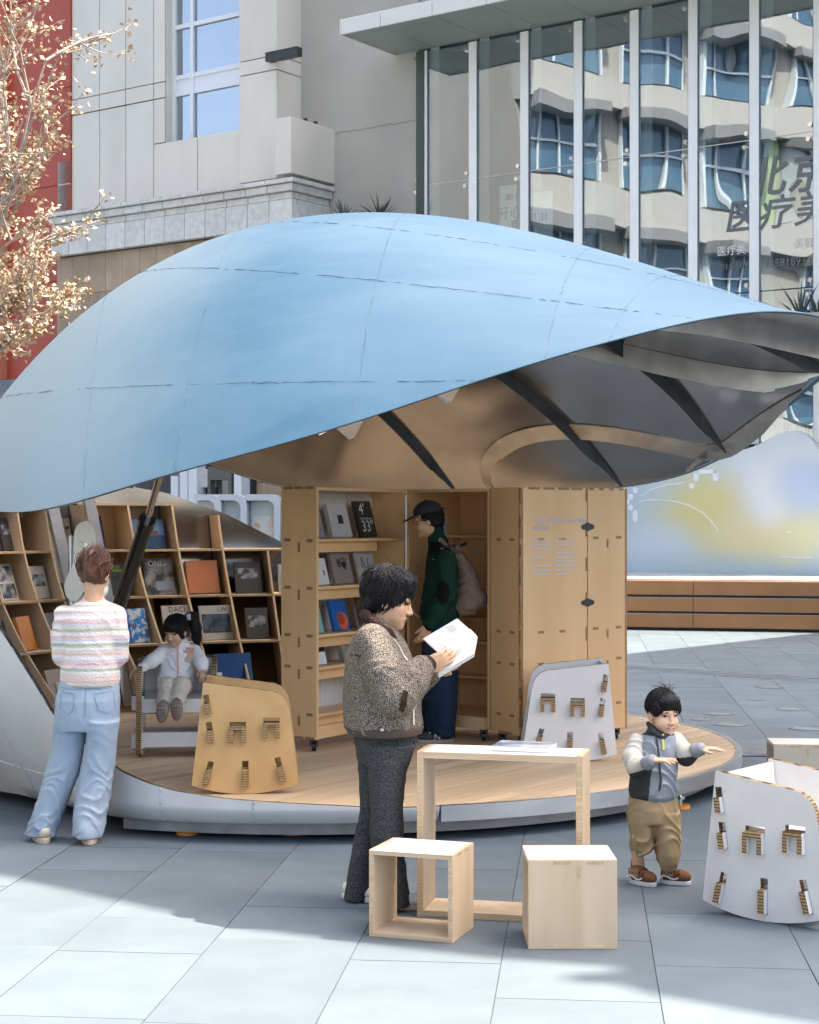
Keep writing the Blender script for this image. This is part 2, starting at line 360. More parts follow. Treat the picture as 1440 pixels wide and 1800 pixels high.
# ------------------------------------------------------------------ rendered concrete wall
s1c, s2c = s_at(527, 0), s_at(735, 0)
cw = broot('concrete_wall', 'blank rendered concrete wall between stone building and glass building', 'wall')
P('render_face', fb(MB(), s1c - 1.5, s2c, -1.5, 0, 0, 23), CONCRETE, cw)
P('ledge_roof', fb(MB(), s1c + .6, s2c - .1, .002, 1.3, 7.2, z_at(640, 386, 1.2)), CONCRETE, cw)
crk = MB(); pts = []
for i in range(26):
    px = 560 + (735 - 560) * i / 25; pts.append((s_at(px, 0), -.004, z_at(px, 240 - 30 * i / 25 + rnd.uniform(-3, 3), 0)))
crk.tube(pts, .004, 4); P('crack', crk, PANEL_GAP, cw)
def spiky(px, py, d, h, nm, lab):
    s = s_at(px, d); p = O2 + T2 * s + N2 * d; z = z_at(px, py, d)
    t = thing('spiky_plant', lab, 'plant', (p.x, p.y, z), 0, 'spiky plants on the ledges')
    mbp = MB()
    for i in range(26):
        a = rnd.uniform(0, 2 * pi); e = rnd.uniform(.25, 1.3); L = h * rnd.uniform(.7, 1.1)
        dr = Vector((cos(a) * cos(e), sin(a) * cos(e), sin(e))); sd = dr.cross(Vector((0, 0, 1))).normalized() * .02
        q = Vector((0, 0, -.1)); mid = q + dr * L * .6; end = q + dr * L + Vector((0, 0, -.05 * L))
        mbp.add([q - sd, q + sd, mid + sd, mid - sd, end], [(0, 1, 2, 3), (3, 2, 4)])
    P('leaf_rosette', mbp, M('yucca_' + nm, (.07, .10, .09), (.12, .13, .12), 9, rough=.6), t)
    P('stem', MB().cyl((0, 0, -.35), (0, 0, -.05), .05, 8), M('yucca_stem_' + nm, (.1, .08, .06), rough=.9), t)
spiky(603, 380, .7, .55, 'a', 'small spiky plant on ledge nearer the cornice corner')
spiky(668, 378, .7, .62, 'b', 'taller spiky plant on ledge beneath the concrete wall')

# ------------------------------------------------------------------ glass building
gb = broot('glass_building', 'glass fronted building with canopy and point fixed tall panes', 'building')
zcan = z_at(735, 93, 0); zseam = z_at(740, 327, 0); PH = zcan - zseam
fpx = [755, 825, 912, 1005, 1100, 1205, 1315, 1430]
fs_ = [s_at(p, 0) for p in fpx]
step = (fs_[-1] - fs_[1]) / 6
fs_ = [fs_[1] + step * (i - 1) for i in range(0, 9)]
gEnd = fs_[-1]
GLASS = bpy.data.materials.new('facade_glass'); GLASS.use_nodes = True
nt = GLASS.node_tree; nt.nodes.clear(); nn = nt.nodes.new
out = nn('ShaderNodeOutputMaterial'); mx = nn('ShaderNodeMixShader'); gl = nn('ShaderNodeBsdfGlossy'); tr = nn('ShaderNodeBsdfTransparent')
gl.inputs['Roughness'].default_value = .005; gl.inputs['Color'].default_value = (.80, .90, 1, 1); tr.inputs['Color'].default_value = (.86, .92, .92, 1)
mx.inputs[0].default_value = .31
tcg = nn('ShaderNodeTexCoord'); ng = nn('ShaderNodeTexNoise'); ng.inputs['Scale'].default_value = .55; ng.inputs['Detail'].default_value = 0; bp = nn('ShaderNodeBump'); bp.inputs['Strength'].default_value = .34; bp.inputs['Distance'].default_value = .05
mpg = nn('ShaderNodeMapping'); mpg.inputs['Scale'].default_value = (1.6, 1, 1)
nt.links.new(tcg.outputs['Object'], mpg.inputs[0]); nt.links.new(mpg.outputs[0], ng.inputs[0]); nt.links.new(ng.outputs[0], bp.inputs['Height']); nt.links.new(bp.outputs[0], gl.inputs['Normal'])
nt.links.new(tr.outputs[0], mx.inputs[1]); nt.links.new(gl.outputs[0], mx.inputs[2]); nt.links.new(mx.outputs[0], out.inputs[0])
GREEN_METAL = M('green_grey_soffit', (.33, .36, .33), (.29, .32, .29), 1, rough=.45)
INTERIOR = M('interior_wall', (.36, .395, .41), (.28, .31, .33), .8, rough=.8)
FIN = M('glass_fin', (.88, .90, .91), (.84, .86, .87), 2, rough=.3)
s0g = s2c + .1
FROST = M('frosted_glass', (.75, .80, .82), rough=.3, alpha=.45)
P('edge_post', fb(MB(), s2c + .005, s0g + .1, -.3, .08, 0, zcan), M('dark_green_post', (.05, .07, .06), rough=.4), gb)
zrow = [zcan, zseam, zseam - PH, zseam - 2 * PH]
for r in range(3):
    for i in range(-1, 8):
        a = s0g + .1 if i < 0 else fs_[i]; b = fs_[i + 1] if i + 1 < len(fs_) else gEnd
        if i < 0: b = fs_[0]
        if b - a < .05: continue
        P('glass_pane', fb(MB(), a + .012, b - .012, -.012, 0, zrow[r + 1] + .012, zrow[r] - .012), GLASS, gb)
for s in fs_:
    P('glass_fin', fb(MB(), s + .02, s + .21, .012, .05, zrow[3], zcan), FIN, gb)
    P('fin_edge', fb(MB(), s + .21, s + .43, -.12, -.10, zrow[3], zcan + .4), FROST, gb)
for r in (0, 1, 2):
    for s in fs_:
        sp = MB()
        for dx in (-1, 1):
            for dz in ((-1, 1) if r else (-1,)):
                c = (s + .07 * dx + .02 * dz, -.0, zrow[r] + .13 * dz)
                sp.cyl((c[0], -.045, c[2]), (c[0], .005, c[2]), .045, 12)
                sp.tube([(s, .06, zrow[r] - (.12 if not r else 0)), (c[0], .03, c[2])], .018, 6)
        P('spider_fitting', sp, CHROME, gb)
P('seam_strip', fb(MB(), s0g, gEnd, .001, .006, zseam - .008, zseam + .008), ALU, gb)
P('interior_back', fb(fb(fb(MB(), s0g, gEnd, -7, -6.8, 0, 15), s0g, gEnd, -6.8, -.6, zrow[2] - 2.6, zrow[2] - 2.4), gEnd, gEnd + .2, -7, -.1, 0, 15), INTERIOR, gb)
P('interior_left_wall', fb(MB(), s0g - .2, s0g, -6.8, -.55, 0, 15), INTERIOR, gb)
P('interior_ceiling', fb(MB(), s0g, gEnd, -6.8, -.02, zcan + .55, zcan + .7), GREEN_METAL, gb)
for p in (875, 957, 1043):
    s = s_at(p, -2.0)
    P('downlight', MB().cyl((s, 2.0, zcan + .53), (s, 2.0, zcan + .56), .09, 12), M('downlight_glow', (1, .85, .6), emit=(1, .82, .5), estr=4), gb)
for i in range(5): P('interior_column', fb(MB(), s0g + 2.2 + 2.6 * i, s0g + 2.7 + 2.6 * i, -4, -3.5, zrow[2] - 2.4, zcan + .55), INTERIOR, gb)
# canopy: fascia panels and soffit panels
cd = 2.0; cz0 = zcan + .02; cz1 = z_at(720, 8, cd)
cs0 = s_at(600, cd)
k = 0; s = cs0
while s < gEnd + 1:
    w = 1.28 if k else 1.0
    P('fascia_panel', fb(MB(), s + .006, s + w - .006, cd - .05, cd, cz0, cz1), WHITE, gb, bevel=.01)
    P('soffit_panel', fb(MB(), s + .006, s + w - .006, .03 if s > s2c - 1 else .01, cd - .06, cz0 + .02, cz0 + .05), GREEN_METAL, gb)
    s += w; k += 1
P('canopy_end', fb(MB(), cs0 - .04, cs0, .02, cd, cz0, cz1), WHITE, gb)
P('canopy_deck', fb(MB(), cs0, gEnd + 1, .0, cd - .07, cz0 + .06, cz1 + .02), ALU, gb)
P('upper_wall', fb(MB(), s2c + .01, gEnd + 1.2, -6, -.06, cz1 + .02, 17), INTERIOR, gb)
# posters and lettering on and behind the glass
def ftext(nm, body, px, py, size, mat, d=.008, par=gb, **kw):
    s = s_at(px, d); z = z_at(px, py, d)
    return text(nm, body, size, mat, Matrix.Translation((s, -d, z)) @ FACE_Y, par, **kw)
P('poster', fb(MB(), s_at(879, -.06), s_at(908, -.06), -.06, -.05, zseam - 1.9, z_at(893, 326, -.06)), PAGE, gb)
P('poster', fb(MB(), s_at(937, -.06), s_at(972, -.06), -.06, -.05, zseam - 1.9, z_at(955, 337, -.06)), PAGE, gb)
ORI = M('poster_orange', (.6, .16, .05), rough=.6)
P('poster_mark', fb(MB(), s_at(889, -.04), s_at(896, -.04), -.048, -.04, z_at(892, 352, -.04), z_at(892, 341, -.04)), ORI, gb)
ftext('poster_lettering', '野人', 903, 346, .14, INK_GREY, -.04); ftext('poster_lettering', '开心\n一夏', 896, 388, .30, INK_GREY, -.04); ftext('poster_lettering', '淇淋', 945, 384, .26, INK_GREY, -.04)
GLYPH = M('dark_vinyl', (.14, .155, .17), rough=.4)
ftext('vinyl_lettering', '北京', 1382, 311, .80, GLYPH, .012, shear=.2, spacing=1.1, bold=.012)
ftext('vinyl_lettering', '医疗美', 1362, 377, .66, GLYPH, .012, shear=.2, spacing=1.12, bold=.008)
ftext('vinyl_lettering', '医疗美', 1286, 441, .20, PAGE, .012); ftext('vinyl_lettering', '✆ 010-509', 1282, 469, .17, INK_GREY, .012)
ftext('vinyl_lettering', '135818933', 1385, 461, .21, INK_GREY, .012); ftext('vinyl_lettering', '美容', 1412, 428, .2, PAGE, .012)
# lower storey: dark glazing with pale mullions
ls = P('lower_storey', fb(MB(), s0g + 2, gEnd, -.4, -.2, 0, zrow[3] + .4), GLASS_DARK, gb)
for i in range(16):
    s = s_at(1290, 0) + i * .42
    P('mullion', fb(MB(), s, s + .14, -.2, -.02, 0, zrow[3] + .4), WHITE_BLUE, ls)
for z in (1.2, 3.0, zrow[3] + .38): P('rail', fb(MB(), s0g + 2, gEnd, -.2, -.06, z, z + .09), WHITE_BLUE, ls)
sg = broot('planter_ledge', 'grey planter ledge below the glass front', 'ledge'); P('ledge_body', fb(MB(), s_at(1290, .8), gEnd, .02, .9, z_at(1400, 640, .5), z_at(1400, 556, .5)), CONCRETE, sg)
spiky(1408, 552, .5, .75, 'c', 'bare spiky plant in front of glass above the shell tip')
spiky(1440, 552, .4, .6, 'd', 'second spiky plant against glass at picture edge by shell tip')

# ------------------------------------------------------------------ red building at the left
rb = broot('red_building', 'red panelled building block with grey stone base behind the tree', 'building')
dR = .80; r0, r1 = s_at(13, dR), s_at(124, dR)
P('wall', fb(MB(), r0 - .0, r1 + .0, -2, dR - .05, 0, 22), RED_PANEL, rb)
zr0 = z_at(50, 667, dR)
z = zr0
while z < 21:
    P('red_panel', fb(MB(), r0 + .01, r1 - .01, dR - .045, dR, z + .008, z + 2.35), RED_PANEL, rb); z += 2.36
P('side_panel', fb(MB(), r0 - 3, r0 - .012, dR - .6, dR + .25, zr0, 22), M('sunlit_red_panel', (.55, .20, .13), rough=.5), rb)  # sunlit side of the red block, the sunlight put into its colour
for i in range(4): P('base_stone', fb(MB(), r0 - 1 + 1.0 * i, r0 - .015 + 1.0 * i, dR, dR + .3, zr0 - .5, zr0 - .01), GREY_STONE, rb, bevel=.01)
P('base', fb(MB(), r0 - 3, r1, dR - .4, dR + .29, 0, zr0 - .51), GREY_STONE, rb)

# ------------------------------------------------------------------ buildings beyond the frame: one closes the plaza on the left (seen in the glass), one throws the shade
ob = thing('office_building', 'tan office building with blue bay windows reflected in the glass front', 'building', (-17, 8, 0), atan2(.95, .307))
OB_WALL = M('tan_cladding', (.30, .275, .245), (.26, .24, .21), .6, rough=.7)
P('wall', MB().box((-30, .3, 0), (23, 8, 27)), OB_WALL, ob)
band = MB(); winm = MB(); frm = MB(); hood = MB(); gre = MB()
for fl in range(7):
    z = 4.6 + fl * 3.3
    band.box((-30, -.15, z - .6), (23, .3, z + .35))
    for i in range(14):
        x = -29 + i * 3.8
        winm.box((x, .12, z + .5), (x + 2.3, .29, z + 2.4)); hood.box((x - .2, -.5, z + 2.42), (x + 2.5, .3, z + 2.75))
        frm.box((x + 1.1, .04, z + .5), (x + 1.2, .11, z + 2.4)); frm.box((x + .02, .04, z + 1.5), (x + 2.28, .105, z + 1.58))
        frm.box((x + 1.8, .035, z + .5), (x + 1.86, .1, z + 2.4)); frm.box((x - .08, .02, z + .45), (x, .29, z + 2.42)); frm.box((x + 2.3, .02, z + .45), (x + 2.38, .29, z + 2.42))
        if (i + fl) % 3 == 0 and i < 11: gre.box((x + 2.6, .2, z + .36), (x + 3.5, .285, z + 2.6))
P('floor_band', band, M('tan_band', (.34, .315, .285), rough=.7), ob)
WINB = M('blue_window_glass', (.03, .08, .14), (.09, .14, .18), .5, rough=.12, spec=.8)
for nm_, m_, mt_ in (('window_panes', winm, WINB), ('window_frames', frm, M('grey_frame', (.50, .53, .55), rough=.5)), ('window_hoods', hood, M('grey_hood', (.19, .18, .18), rough=.6)), ('green_panels', gre, M('green_panel', (.26, .32, .17), rough=.7))):
    tag(P(nm_, m_, mt_, ob), kind='stuff')
P('stone_base', MB().box((-30, -.3, 0), (23, .28, 3.6)), TAN_STONE, ob)
P('base_cornice', MB().box((-30, -.7, 3.6), (23, .28, 4.0)), WHITE, ob)
# shade caster: footprint found from the shade outline on the paving
HB = 30.0; shift = SUN_H * (HB / math.tan(SUN_EL))
shade = [(.305, 7.03), (-.046, 7.19), (-.728, 7.53), (-2.07, 8.64), (-6.7, 11.9), (2.9, 23.0), (6.6, 27.4), (9.0, 30.2), (40, 27), (40, -6), (3, 5.2), (1.886, 5.775), (1.464, 6.10), (1.193, 6.279), (.889, 6.506), (.806, 6.626), (.62, 6.65), (.609, 6.767), (.813, 6.775), (.837, 6.88)]
tower = thing('tower_block', 'grey tower block beside the plaza that shades the pavilion', 'building', (0, 0, 0))
pts = [(p[0] + shift.x, p[1] + shift.y) for p in shade][::-1]
P('wall', MB().prism(pts, 0, HB), M('tower_cladding', (.46, .45, .43), (.42, .41, .39), .4, rough=.6), tower)
# ------------------------------------------------------------------ pavilion: a pebble shell that opens like a clam
PC = Vector((-.6, 12.4)); DZ = .20; RD = 2.95
pav = thing('book_pavilion', 'large blue pebble shaped metal pavilion with raised lid over a round timber deck', 'pavilion', (PC.x, PC.y, 0))
PAVL = Vector((-PC.x, -PC.y, 0))
def pv(mb): return mb.xf(Matrix.Translation(PAVL))
# lid surface: rim height as a Fourier series carried smoothly inward, plus a pebble shaped rise
RA = [2.4089, .4319, .1583, .0393, -.0054, .0532, -.0116, .0038, -.0078, -.0023, -.0077]
RB = [0, -.1471, -.2838, .1244, .0565, .0371, .051, -.0065, .0023, .0027, -.0112]
RISE = [1.551, -.78, .048, -.039, .452, -.031, -.162, .008, -.107, .02]
NTH, NT = 288, 46
def dome_grid(inset=0.0, flat=1.0):
    T = (np.arange(NTH) * 2 * pi / NTH)[:, None]; rho = (1 - np.linspace(0, 1, NT)[None] ** 1.1)
    u, v = rho * np.cos(T), rho * np.sin(T)
    z = sum(rho ** k * (RA[k] * np.cos(k * T) + RB[k] * np.sin(k * T)) for k in range(11))
    z = z + np.clip(1 - rho ** 2, 0, 1) ** .9 * flat * sum(c * b for c, b in zip(RISE, (1, u, v, u * u, u * v, v * v, u ** 3, u * u * v, u * v * v, v ** 3)))
    k = 1 - inset / 3.1
    return np.stack([.10 + 3.42 * k * u, 12.4 + 2.95 * k * v, z - (inset * .6) * (1 - rho)], -1)
def dome_bm(inset=0.0, flat=1.0):
    G = dome_grid(inset, flat); bm = bmesh.new()
    vs = [[bm.verts.new(G[i, j]) for j in range(NT - 1)] for i in range(NTH)]
    top = bm.verts.new(G[:, -1].mean(0))
    for i in range(NTH):
        q = (i + 1) % NTH
        for j in range(NT - 2): bm.faces.new((vs[i][j], vs[q][j], vs[q][j + 1], vs[i][j + 1]))
        bm.faces.new((vs[i][-1], vs[q][-1], top))
    return bm
QP = [(-2.15, -.1), (-1.12, .08), (.06, .125), (1.45, .24), (2.25, .40)]       # fan of cross seams: x at y = 12.4, slope
QPL = [(Vector((q, 12.4, 0)), Vector((1, -k, 0)).normalized()) for q, k in QP]
LP = [  # (slope, level) of the long seams: z + m x = c
 (.02, 2.58), (.16, 3.22), (.20, 3.66)]
bm = dome_bm()
for co_, no_ in QPL: bmesh.ops.bisect_plane(bm, geom=bm.verts[:] + bm.edges[:] + bm.faces[:], plane_co=co_, plane_no=no_)
for m, c in LP: bmesh.ops.bisect_plane(bm, geom=bm.verts[:] + bm.edges[:] + bm.faces[:], plane_co=(0, 0, c), plane_no=Vector((m, 0, 1)))
bmesh.ops.recalc_face_normals(bm, faces=bm.faces[:])
bm.normal_update()
# paint: brushed blue that turns paler towards the hinge side
def paint(name, b1, b2, white, worn=None, pale_mask=None):
    m = M(name, b1, b2, 1.4, (1, 1, 2.2), rough=.55, bump=.08, bscale=5, coat=.02, rvar=.08, lo=.3, hi=.7)
    n = m.node_tree.nodes; l = m.node_tree.links; b = n['Principled BSDF']
    src = b.inputs['Base Color'].links[0].from_socket
    tc = n.new('ShaderNodeTexCoord')
    for sc, st, lo, hi, amt in ((1.1, (.6, 1.3, 1.3), .45, .75, .6), (6, (.3, 1.5, 2), .5, .8, .28), (30, (.22, 1.2, 2.5), .6, .8, .22)):
        mp = n.new('ShaderNodeMapping'); mp.inputs['Scale'].default_value = st; mp.inputs['Rotation'].default_value = (.2, .5, .4)
        no = n.new('ShaderNodeTexNoise'); no.inputs['Scale'].default_value = sc; no.inputs['Detail'].default_value = 6
        r = n.new('ShaderNodeMapRange'); r.inputs[1].default_value = lo; r.inputs[2].default_value = hi; r.inputs[4].default_value = amt
        l.new(tc.outputs['Object'], mp.inputs[0]); l.new(mp.outputs[0], no.inputs[0]); l.new(no.outputs[0], r.inputs[0])
        mx = n.new('ShaderNodeMix'); mx.data_type = 'RGBA'; mx.inputs[7].default_value = (*white, 1)
        l.new(r.outputs[0], mx.inputs[0]); l.new(src, mx.inputs[6]); src = mx.outputs[2]
    no = n.new('ShaderNodeTexNoise'); no.inputs['Scale'].default_value = 30; no.inputs['Detail'].default_value = 3
    r = n.new('ShaderNodeMapRange'); r.inputs[1].default_value = .70; r.inputs[2].default_value = .78; r.inputs[4].default_value = .35
    l.new(tc.outputs['Object'], no.inputs[0]); l.new(no.outputs[0], r.inputs[0])
    mx = n.new('ShaderNodeMix'); mx.data_type = 'RGBA'; mx.inputs[7].default_value = (b1[0] * .55, b1[1] * .6, b1[2] * .7, 1)
    l.new(r.outputs[0], mx.inputs[0]); l.new(src, mx.inputs[6]); src = mx.outputs[2]
    if worn:      # mixes in a paler blue on the hinge side, with a ragged border
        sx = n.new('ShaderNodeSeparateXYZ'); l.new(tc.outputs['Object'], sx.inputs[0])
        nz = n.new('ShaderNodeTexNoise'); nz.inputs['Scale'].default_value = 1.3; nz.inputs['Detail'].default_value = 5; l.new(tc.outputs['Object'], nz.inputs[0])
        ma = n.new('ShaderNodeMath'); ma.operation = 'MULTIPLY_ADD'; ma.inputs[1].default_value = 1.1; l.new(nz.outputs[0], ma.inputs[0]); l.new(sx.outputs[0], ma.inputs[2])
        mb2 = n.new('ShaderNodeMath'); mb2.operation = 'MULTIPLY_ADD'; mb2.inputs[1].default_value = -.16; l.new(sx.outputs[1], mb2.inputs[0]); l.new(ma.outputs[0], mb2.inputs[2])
        r = n.new('ShaderNodeMapRange'); r.interpolation_type = 'SMOOTHSTEP'; r.inputs[1].default_value = pale_mask[0]; r.inputs[2].default_value = pale_mask[1]; r.inputs[3].default_value = 1; r.inputs[4].default_value = 0; l.new(mb2.outputs[0], r.inputs[0])
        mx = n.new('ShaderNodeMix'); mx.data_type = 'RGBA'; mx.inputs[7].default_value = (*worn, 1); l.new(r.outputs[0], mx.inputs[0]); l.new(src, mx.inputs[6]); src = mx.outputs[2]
    l.new(src, b.inputs['Base Color'])
    return m
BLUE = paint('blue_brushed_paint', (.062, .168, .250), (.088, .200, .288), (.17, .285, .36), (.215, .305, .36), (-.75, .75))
SILVER = paint('silver_grey_paint', (.62, .62, .605), (.55, .55, .54), (.72, .72, .705)); SILVER.node_tree.nodes['Principled BSDF'].inputs['Metallic'].default_value = .35
WELD = M('weld_bead', (.20, .30, .38), (.11, .21, .30), 14, rough=.5, bump=.8, bscale=90, lo=.42, hi=.58)
WELD2 = M('weld_bead_steel', (.66, .67, .68), (.42, .44, .46), 40, rough=.5, bump=.8, bscale=90)
def bandkey(c): return sum((c - co_).dot(no_) > 0 for co_, no_ in QPL), sum(c.z + m * c.x > v for m, v in LP)
groups = {}
for f in bm.faces: groups.setdefault(bandkey(f.calc_center_median()), []).append(f)
lid = P('upper_shell', MB(), STEEL, pav)
nrm = {v: v.normal.copy() for v in bm.verts}
isl = []
for key, fs in groups.items():
    todo = set(fs)
    while todo:
        st_ = [todo.pop()]; comp = list(st_)
        while st_:
            f = st_.pop()
            for e in f.edges:
                for g_ in e.link_faces:
                    if g_ in todo: todo.discard(g_); st_.append(g_); comp.append(g_)
        isl.append((key, sorted(comp, key=lambda f: f.calc_center_median().x)))
for key, fs in isl:
    if sum(f.calc_area() for f in fs) < .004: continue
    idx = {}; vs = []; f2 = []
    for f in fs:
        r = []
        for v in f.verts:
            if v not in idx: idx[v] = len(vs); vs.append(v)
            r.append(idx[v])
        f2.append(r)
    n0 = len(vs); cnt = {}
    for r in f2:
        for a, b in zip(r, r[1:] + r[:1]): cnt[(a, b)] = 1
    rim = [(a, b) for a, b in cnt if (b, a) not in cnt]
    co = [v.co + PAVL.to_3d() for v in vs]; nn_ = [nrm[v] for v in vs]
    V = [tuple(c) for c in co] + [tuple(c - n * .012) for c, n in zip(co, nn_)]
    FF = [tuple(r) for r in f2] + [tuple(i + n0 for i in reversed(r)) for r in f2] + [(b, a, a + n0, b + n0) for a, b in rim]
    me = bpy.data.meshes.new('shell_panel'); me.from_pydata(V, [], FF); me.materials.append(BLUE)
    sm = [True] * len(FF); me.polygons.foreach_set('use_smooth', sm)
    me.normals_split_custom_set_from_vertices([tuple(n) for n in nn_] + [tuple(-n) for n in nn_])
    link('shell_panel', me, lid)
# weld beads along the panel seams
def seam_lines(bm, test):
    """edges lying on a seam, as polylines"""
    es = [e for e in bm.edges if test(e)]
    adj = {}
    for e in es:
        for v in e.verts: adj.setdefault(v, []).append(e)
    lines = []; used = set()
    for v0 in sorted(adj, key=lambda v: len(adj[v])):
        for e in adj[v0]:
            if e in used: continue
            line = [v0]; cur = v0; ee = e
            while True:
                used.add(ee); cur = ee.other_vert(cur); line.append(cur)
                nx = [x for x in adj[cur] if x not in used]
                if not nx: break
                if len(nx) > 1:
                    dr = (line[-1].co - line[-2].co); nx.sort(key=lambda x: -dr.dot(x.other_vert(cur).co - cur.co))
                ee = nx[0]
            if len(line) > 3: lines.append(line)
    return lines
beads = MB()
def onq(e): return any(all(abs((v.co - co_).dot(no_)) < 1e-4 for v in e.verts) for co_, no_ in QPL)
def onl(e): return any(all(abs(v.co.z + m * v.co.x - c) < 1e-4 for v in e.verts) for m, c in LP)
for test in (onq, onl):
    for line in seam_lines(bm, test):
        pts = []; rs = []
        P0 = [v.co + PAVL + nrm[v] * .001 for v in line]
        for a, b in zip(P0, P0[1:]):
            n = max(1, int((b - a).length / .03))
            for i in range(n): pts.append(a.lerp(b, i / n))
        pts.append(P0[-1])
        if len(pts) < 4: continue
        pts = [p + Vector((rnd.gauss(0, .003), rnd.gauss(0, .003), rnd.gauss(0, .003))) for p in pts]
        beads.tube(pts, [rnd.uniform(.0007, .0026) for _ in pts], 5)
tag(P('weld_seam', beads, WELD, lid, smooth=True), kind='stuff')
bm.free()
# inner lining and ribs of the lid
bi = dome_bm(.05, .74)
from mathutils.bvhtree import BVHTree
tree_ = BVHTree.FromBMesh(bi)
def on_lining(px, py):
    d = Vector(((px - CX) / F, 1, -(py - YH) / F)).normalized(); o = Vector((0, 0, EYE)); best = None
    for _ in range(6):
        h_ = tree_.ray_cast(o, d)
        if h_[0] is None: break
        best = h_[0]; o = h_[0] + d * .01
    return best
def vplane(p, q):
    p, q = on_lining(*p), on_lining(*q); d = Vector((q.x - p.x, q.y - p.y, 0)).normalized(); return p, Vector((d.y, -d.x, 0))
def tplane(*a):
    p, q, r = [on_lining(*x) for x in a]; return p, (q - p).cross(r - p).normalized()
RIBS = [vplane(*r) for r in (((690, 730), (792, 848)), ((905, 664), (1088, 846)), ((1100, 608), (1272, 786)), ((1292, 568), (1422, 632)))]
LONG = [tplane((850, 846), (1000, 745), (1258, 780)), vplane((1100, 606), (1420, 655)), vplane((1345, 562), (1438, 584))]
for co_, no_ in RIBS + LONG: bmesh.ops.bisect_plane(bi, geom=bi.verts[:] + bi.edges[:] + bi.faces[:], plane_co=co_, plane_no=no_)
bi.normal_update()
me = bpy.data.meshes.new('lining'); bi.to_mesh(me); me.transform(Matrix.Translation(PAVL)); me.materials.append(STEEL)
link('lining', me, lid, smooth=True)
def ribs(test, pn, depth, th, name, mat=None):
    for line in seam_lines(bi, test):
        if len(line) < 8: continue
        pts = [v.co.copy() for v in line]; mbr = MB(); o = []
        for i, p in enumerate(pts):
            d = (pts[min(i + 1, len(pts) - 1)] - pts[max(i - 1, 0)]).normalized()
            inn = pn.cross(d).normalized(); nv = line[i].normal
            if inn.dot(nv) > 0: inn = -inn
            p = p + PAVL
            e = min(1, i / 12, (len(pts) - 1 - i) / 9)
            dd = .012 + (depth - .012) * e
            o.append([p + pn * th, p - pn * th, p + inn * dd - pn * th, p + inn * dd + pn * th, p + inn * dd - pn * (th + .035), p + inn * (dd - .008) - pn * (th + .035), p + inn * (dd - .008) - pn * th])
        n = 4
        for r in o: mbr.v += [tuple(x) for x in r[:4]]
        for i in range(len(o) - 1):
            for k in range(4): mbr.f.append((i * 4 + k, i * 4 + (k + 1) % 4, i * 4 + 4 + (k + 1) % 4, i * 4 + 4 + k)); mbr.m.append(0)
        for b_ in (0, (len(o) - 1) * 4): mbr.f.append((b_, b_ + 1, b_ + 2, b_ + 3)); mbr.m.append(0)
        P(name, mbr, mat or STEEL_RIB, lid)
for co_, no_ in RIBS: ribs(lambda e, c=co_, n=no_: all(abs((v.co - c).dot(n)) < 2e-4 for v in e.verts), no_, .10, .006, 'rib', RIB_DARK)
for co_, no_ in LONG: ribs(lambda e, c=co_, n=no_: all(abs((v.co - c).dot(n)) < 1e-4 for v in e.verts), no_, .17, .010, 'long_rib')
bi.free()
# rim strip that closes outer skin and lining
Go, Gi = dome_grid(0)[:, 0], dome_grid(.05)[:, 0]
mb = MB(); mb.v = [tuple(Vector(p) + PAVL) for p in Go] + [tuple(Vector(p) + PAVL) for p in Gi]
mb.f = [(i, i + NTH, (i + 1) % NTH + NTH, (i + 1) % NTH) for i in range(NTH)]; mb.m = [0] * NTH
P('rim_strip', mb, ALU, lid)
# little steel corner brackets seen along the near rim
for px, py, Y in ((612, 752, 9.52), (785, 688, 9.48)):
    c = W(px, py, Y) + PAVL
    P('rim_bracket', MB().add([c + Vector(v) for v in ((-.07, .02, .0), (.08, .03, .03), (.03, .13, -.05), (.0, .12, -.06), (-.07, .02, .012), (.08, .03, .042))], [(0, 1, 2, 3), (4, 5, 1, 0), (4, 3, 2, 5)]), ALU, lid)

# ------------------------------------------------------------------ deck
RK = [(-75, 2.97, 0), (-100, 2.965, .02), (-107, 2.93, .05), (-113, 2.86, .10), (-119, 2.74, .22), (-126, 2.62, .42), (-138, 2.58, .65), (-155, 2.72, .72), (-175, 2.9, .66), (-190, 2.97, .60), (-308, 2.97, .60)]
def bowlR(z, a=131.0):
    a = a - 360 if a > 52 else a
    ks = [-k[0] for k in RK]; r0 = float(np.interp(-a, ks, [k[1] for k in RK])); bg_ = float(np.interp(-a, ks, [k[2] for k in RK]))
    return r0 + bg_ * (1 - ((1.7 - min(z, 1.7)) / 1.5) ** 2) if z > .2 else r0 - .19 * ((.2 - z) / .2) ** 1.6
deck = P('deck', MB().prism([((min(RD - .06, bowlR(.2, (i * 3.75 + 180) % 360 - 180) - .06)) * cos(2 * pi * i / 96), (min(RD - .06, bowlR(.2, (i * 3.75 + 180) % 360 - 180) - .06)) * sin(2 * pi * i / 96)) for i in range(96)], DZ - .06, DZ - .02), DARK_METAL, pav)
e2 = Vector((.60, .80)).normalized(); e1 = Vector((e2.y, -e2.x))
DECK = M('deck_timber', (.76, .57, .36), (.64, .46, .285), 2.2, (1, 1, 1), rough=.5, rand=.13, bump=.06, bscale=24)
b_ = -RD; w = .098
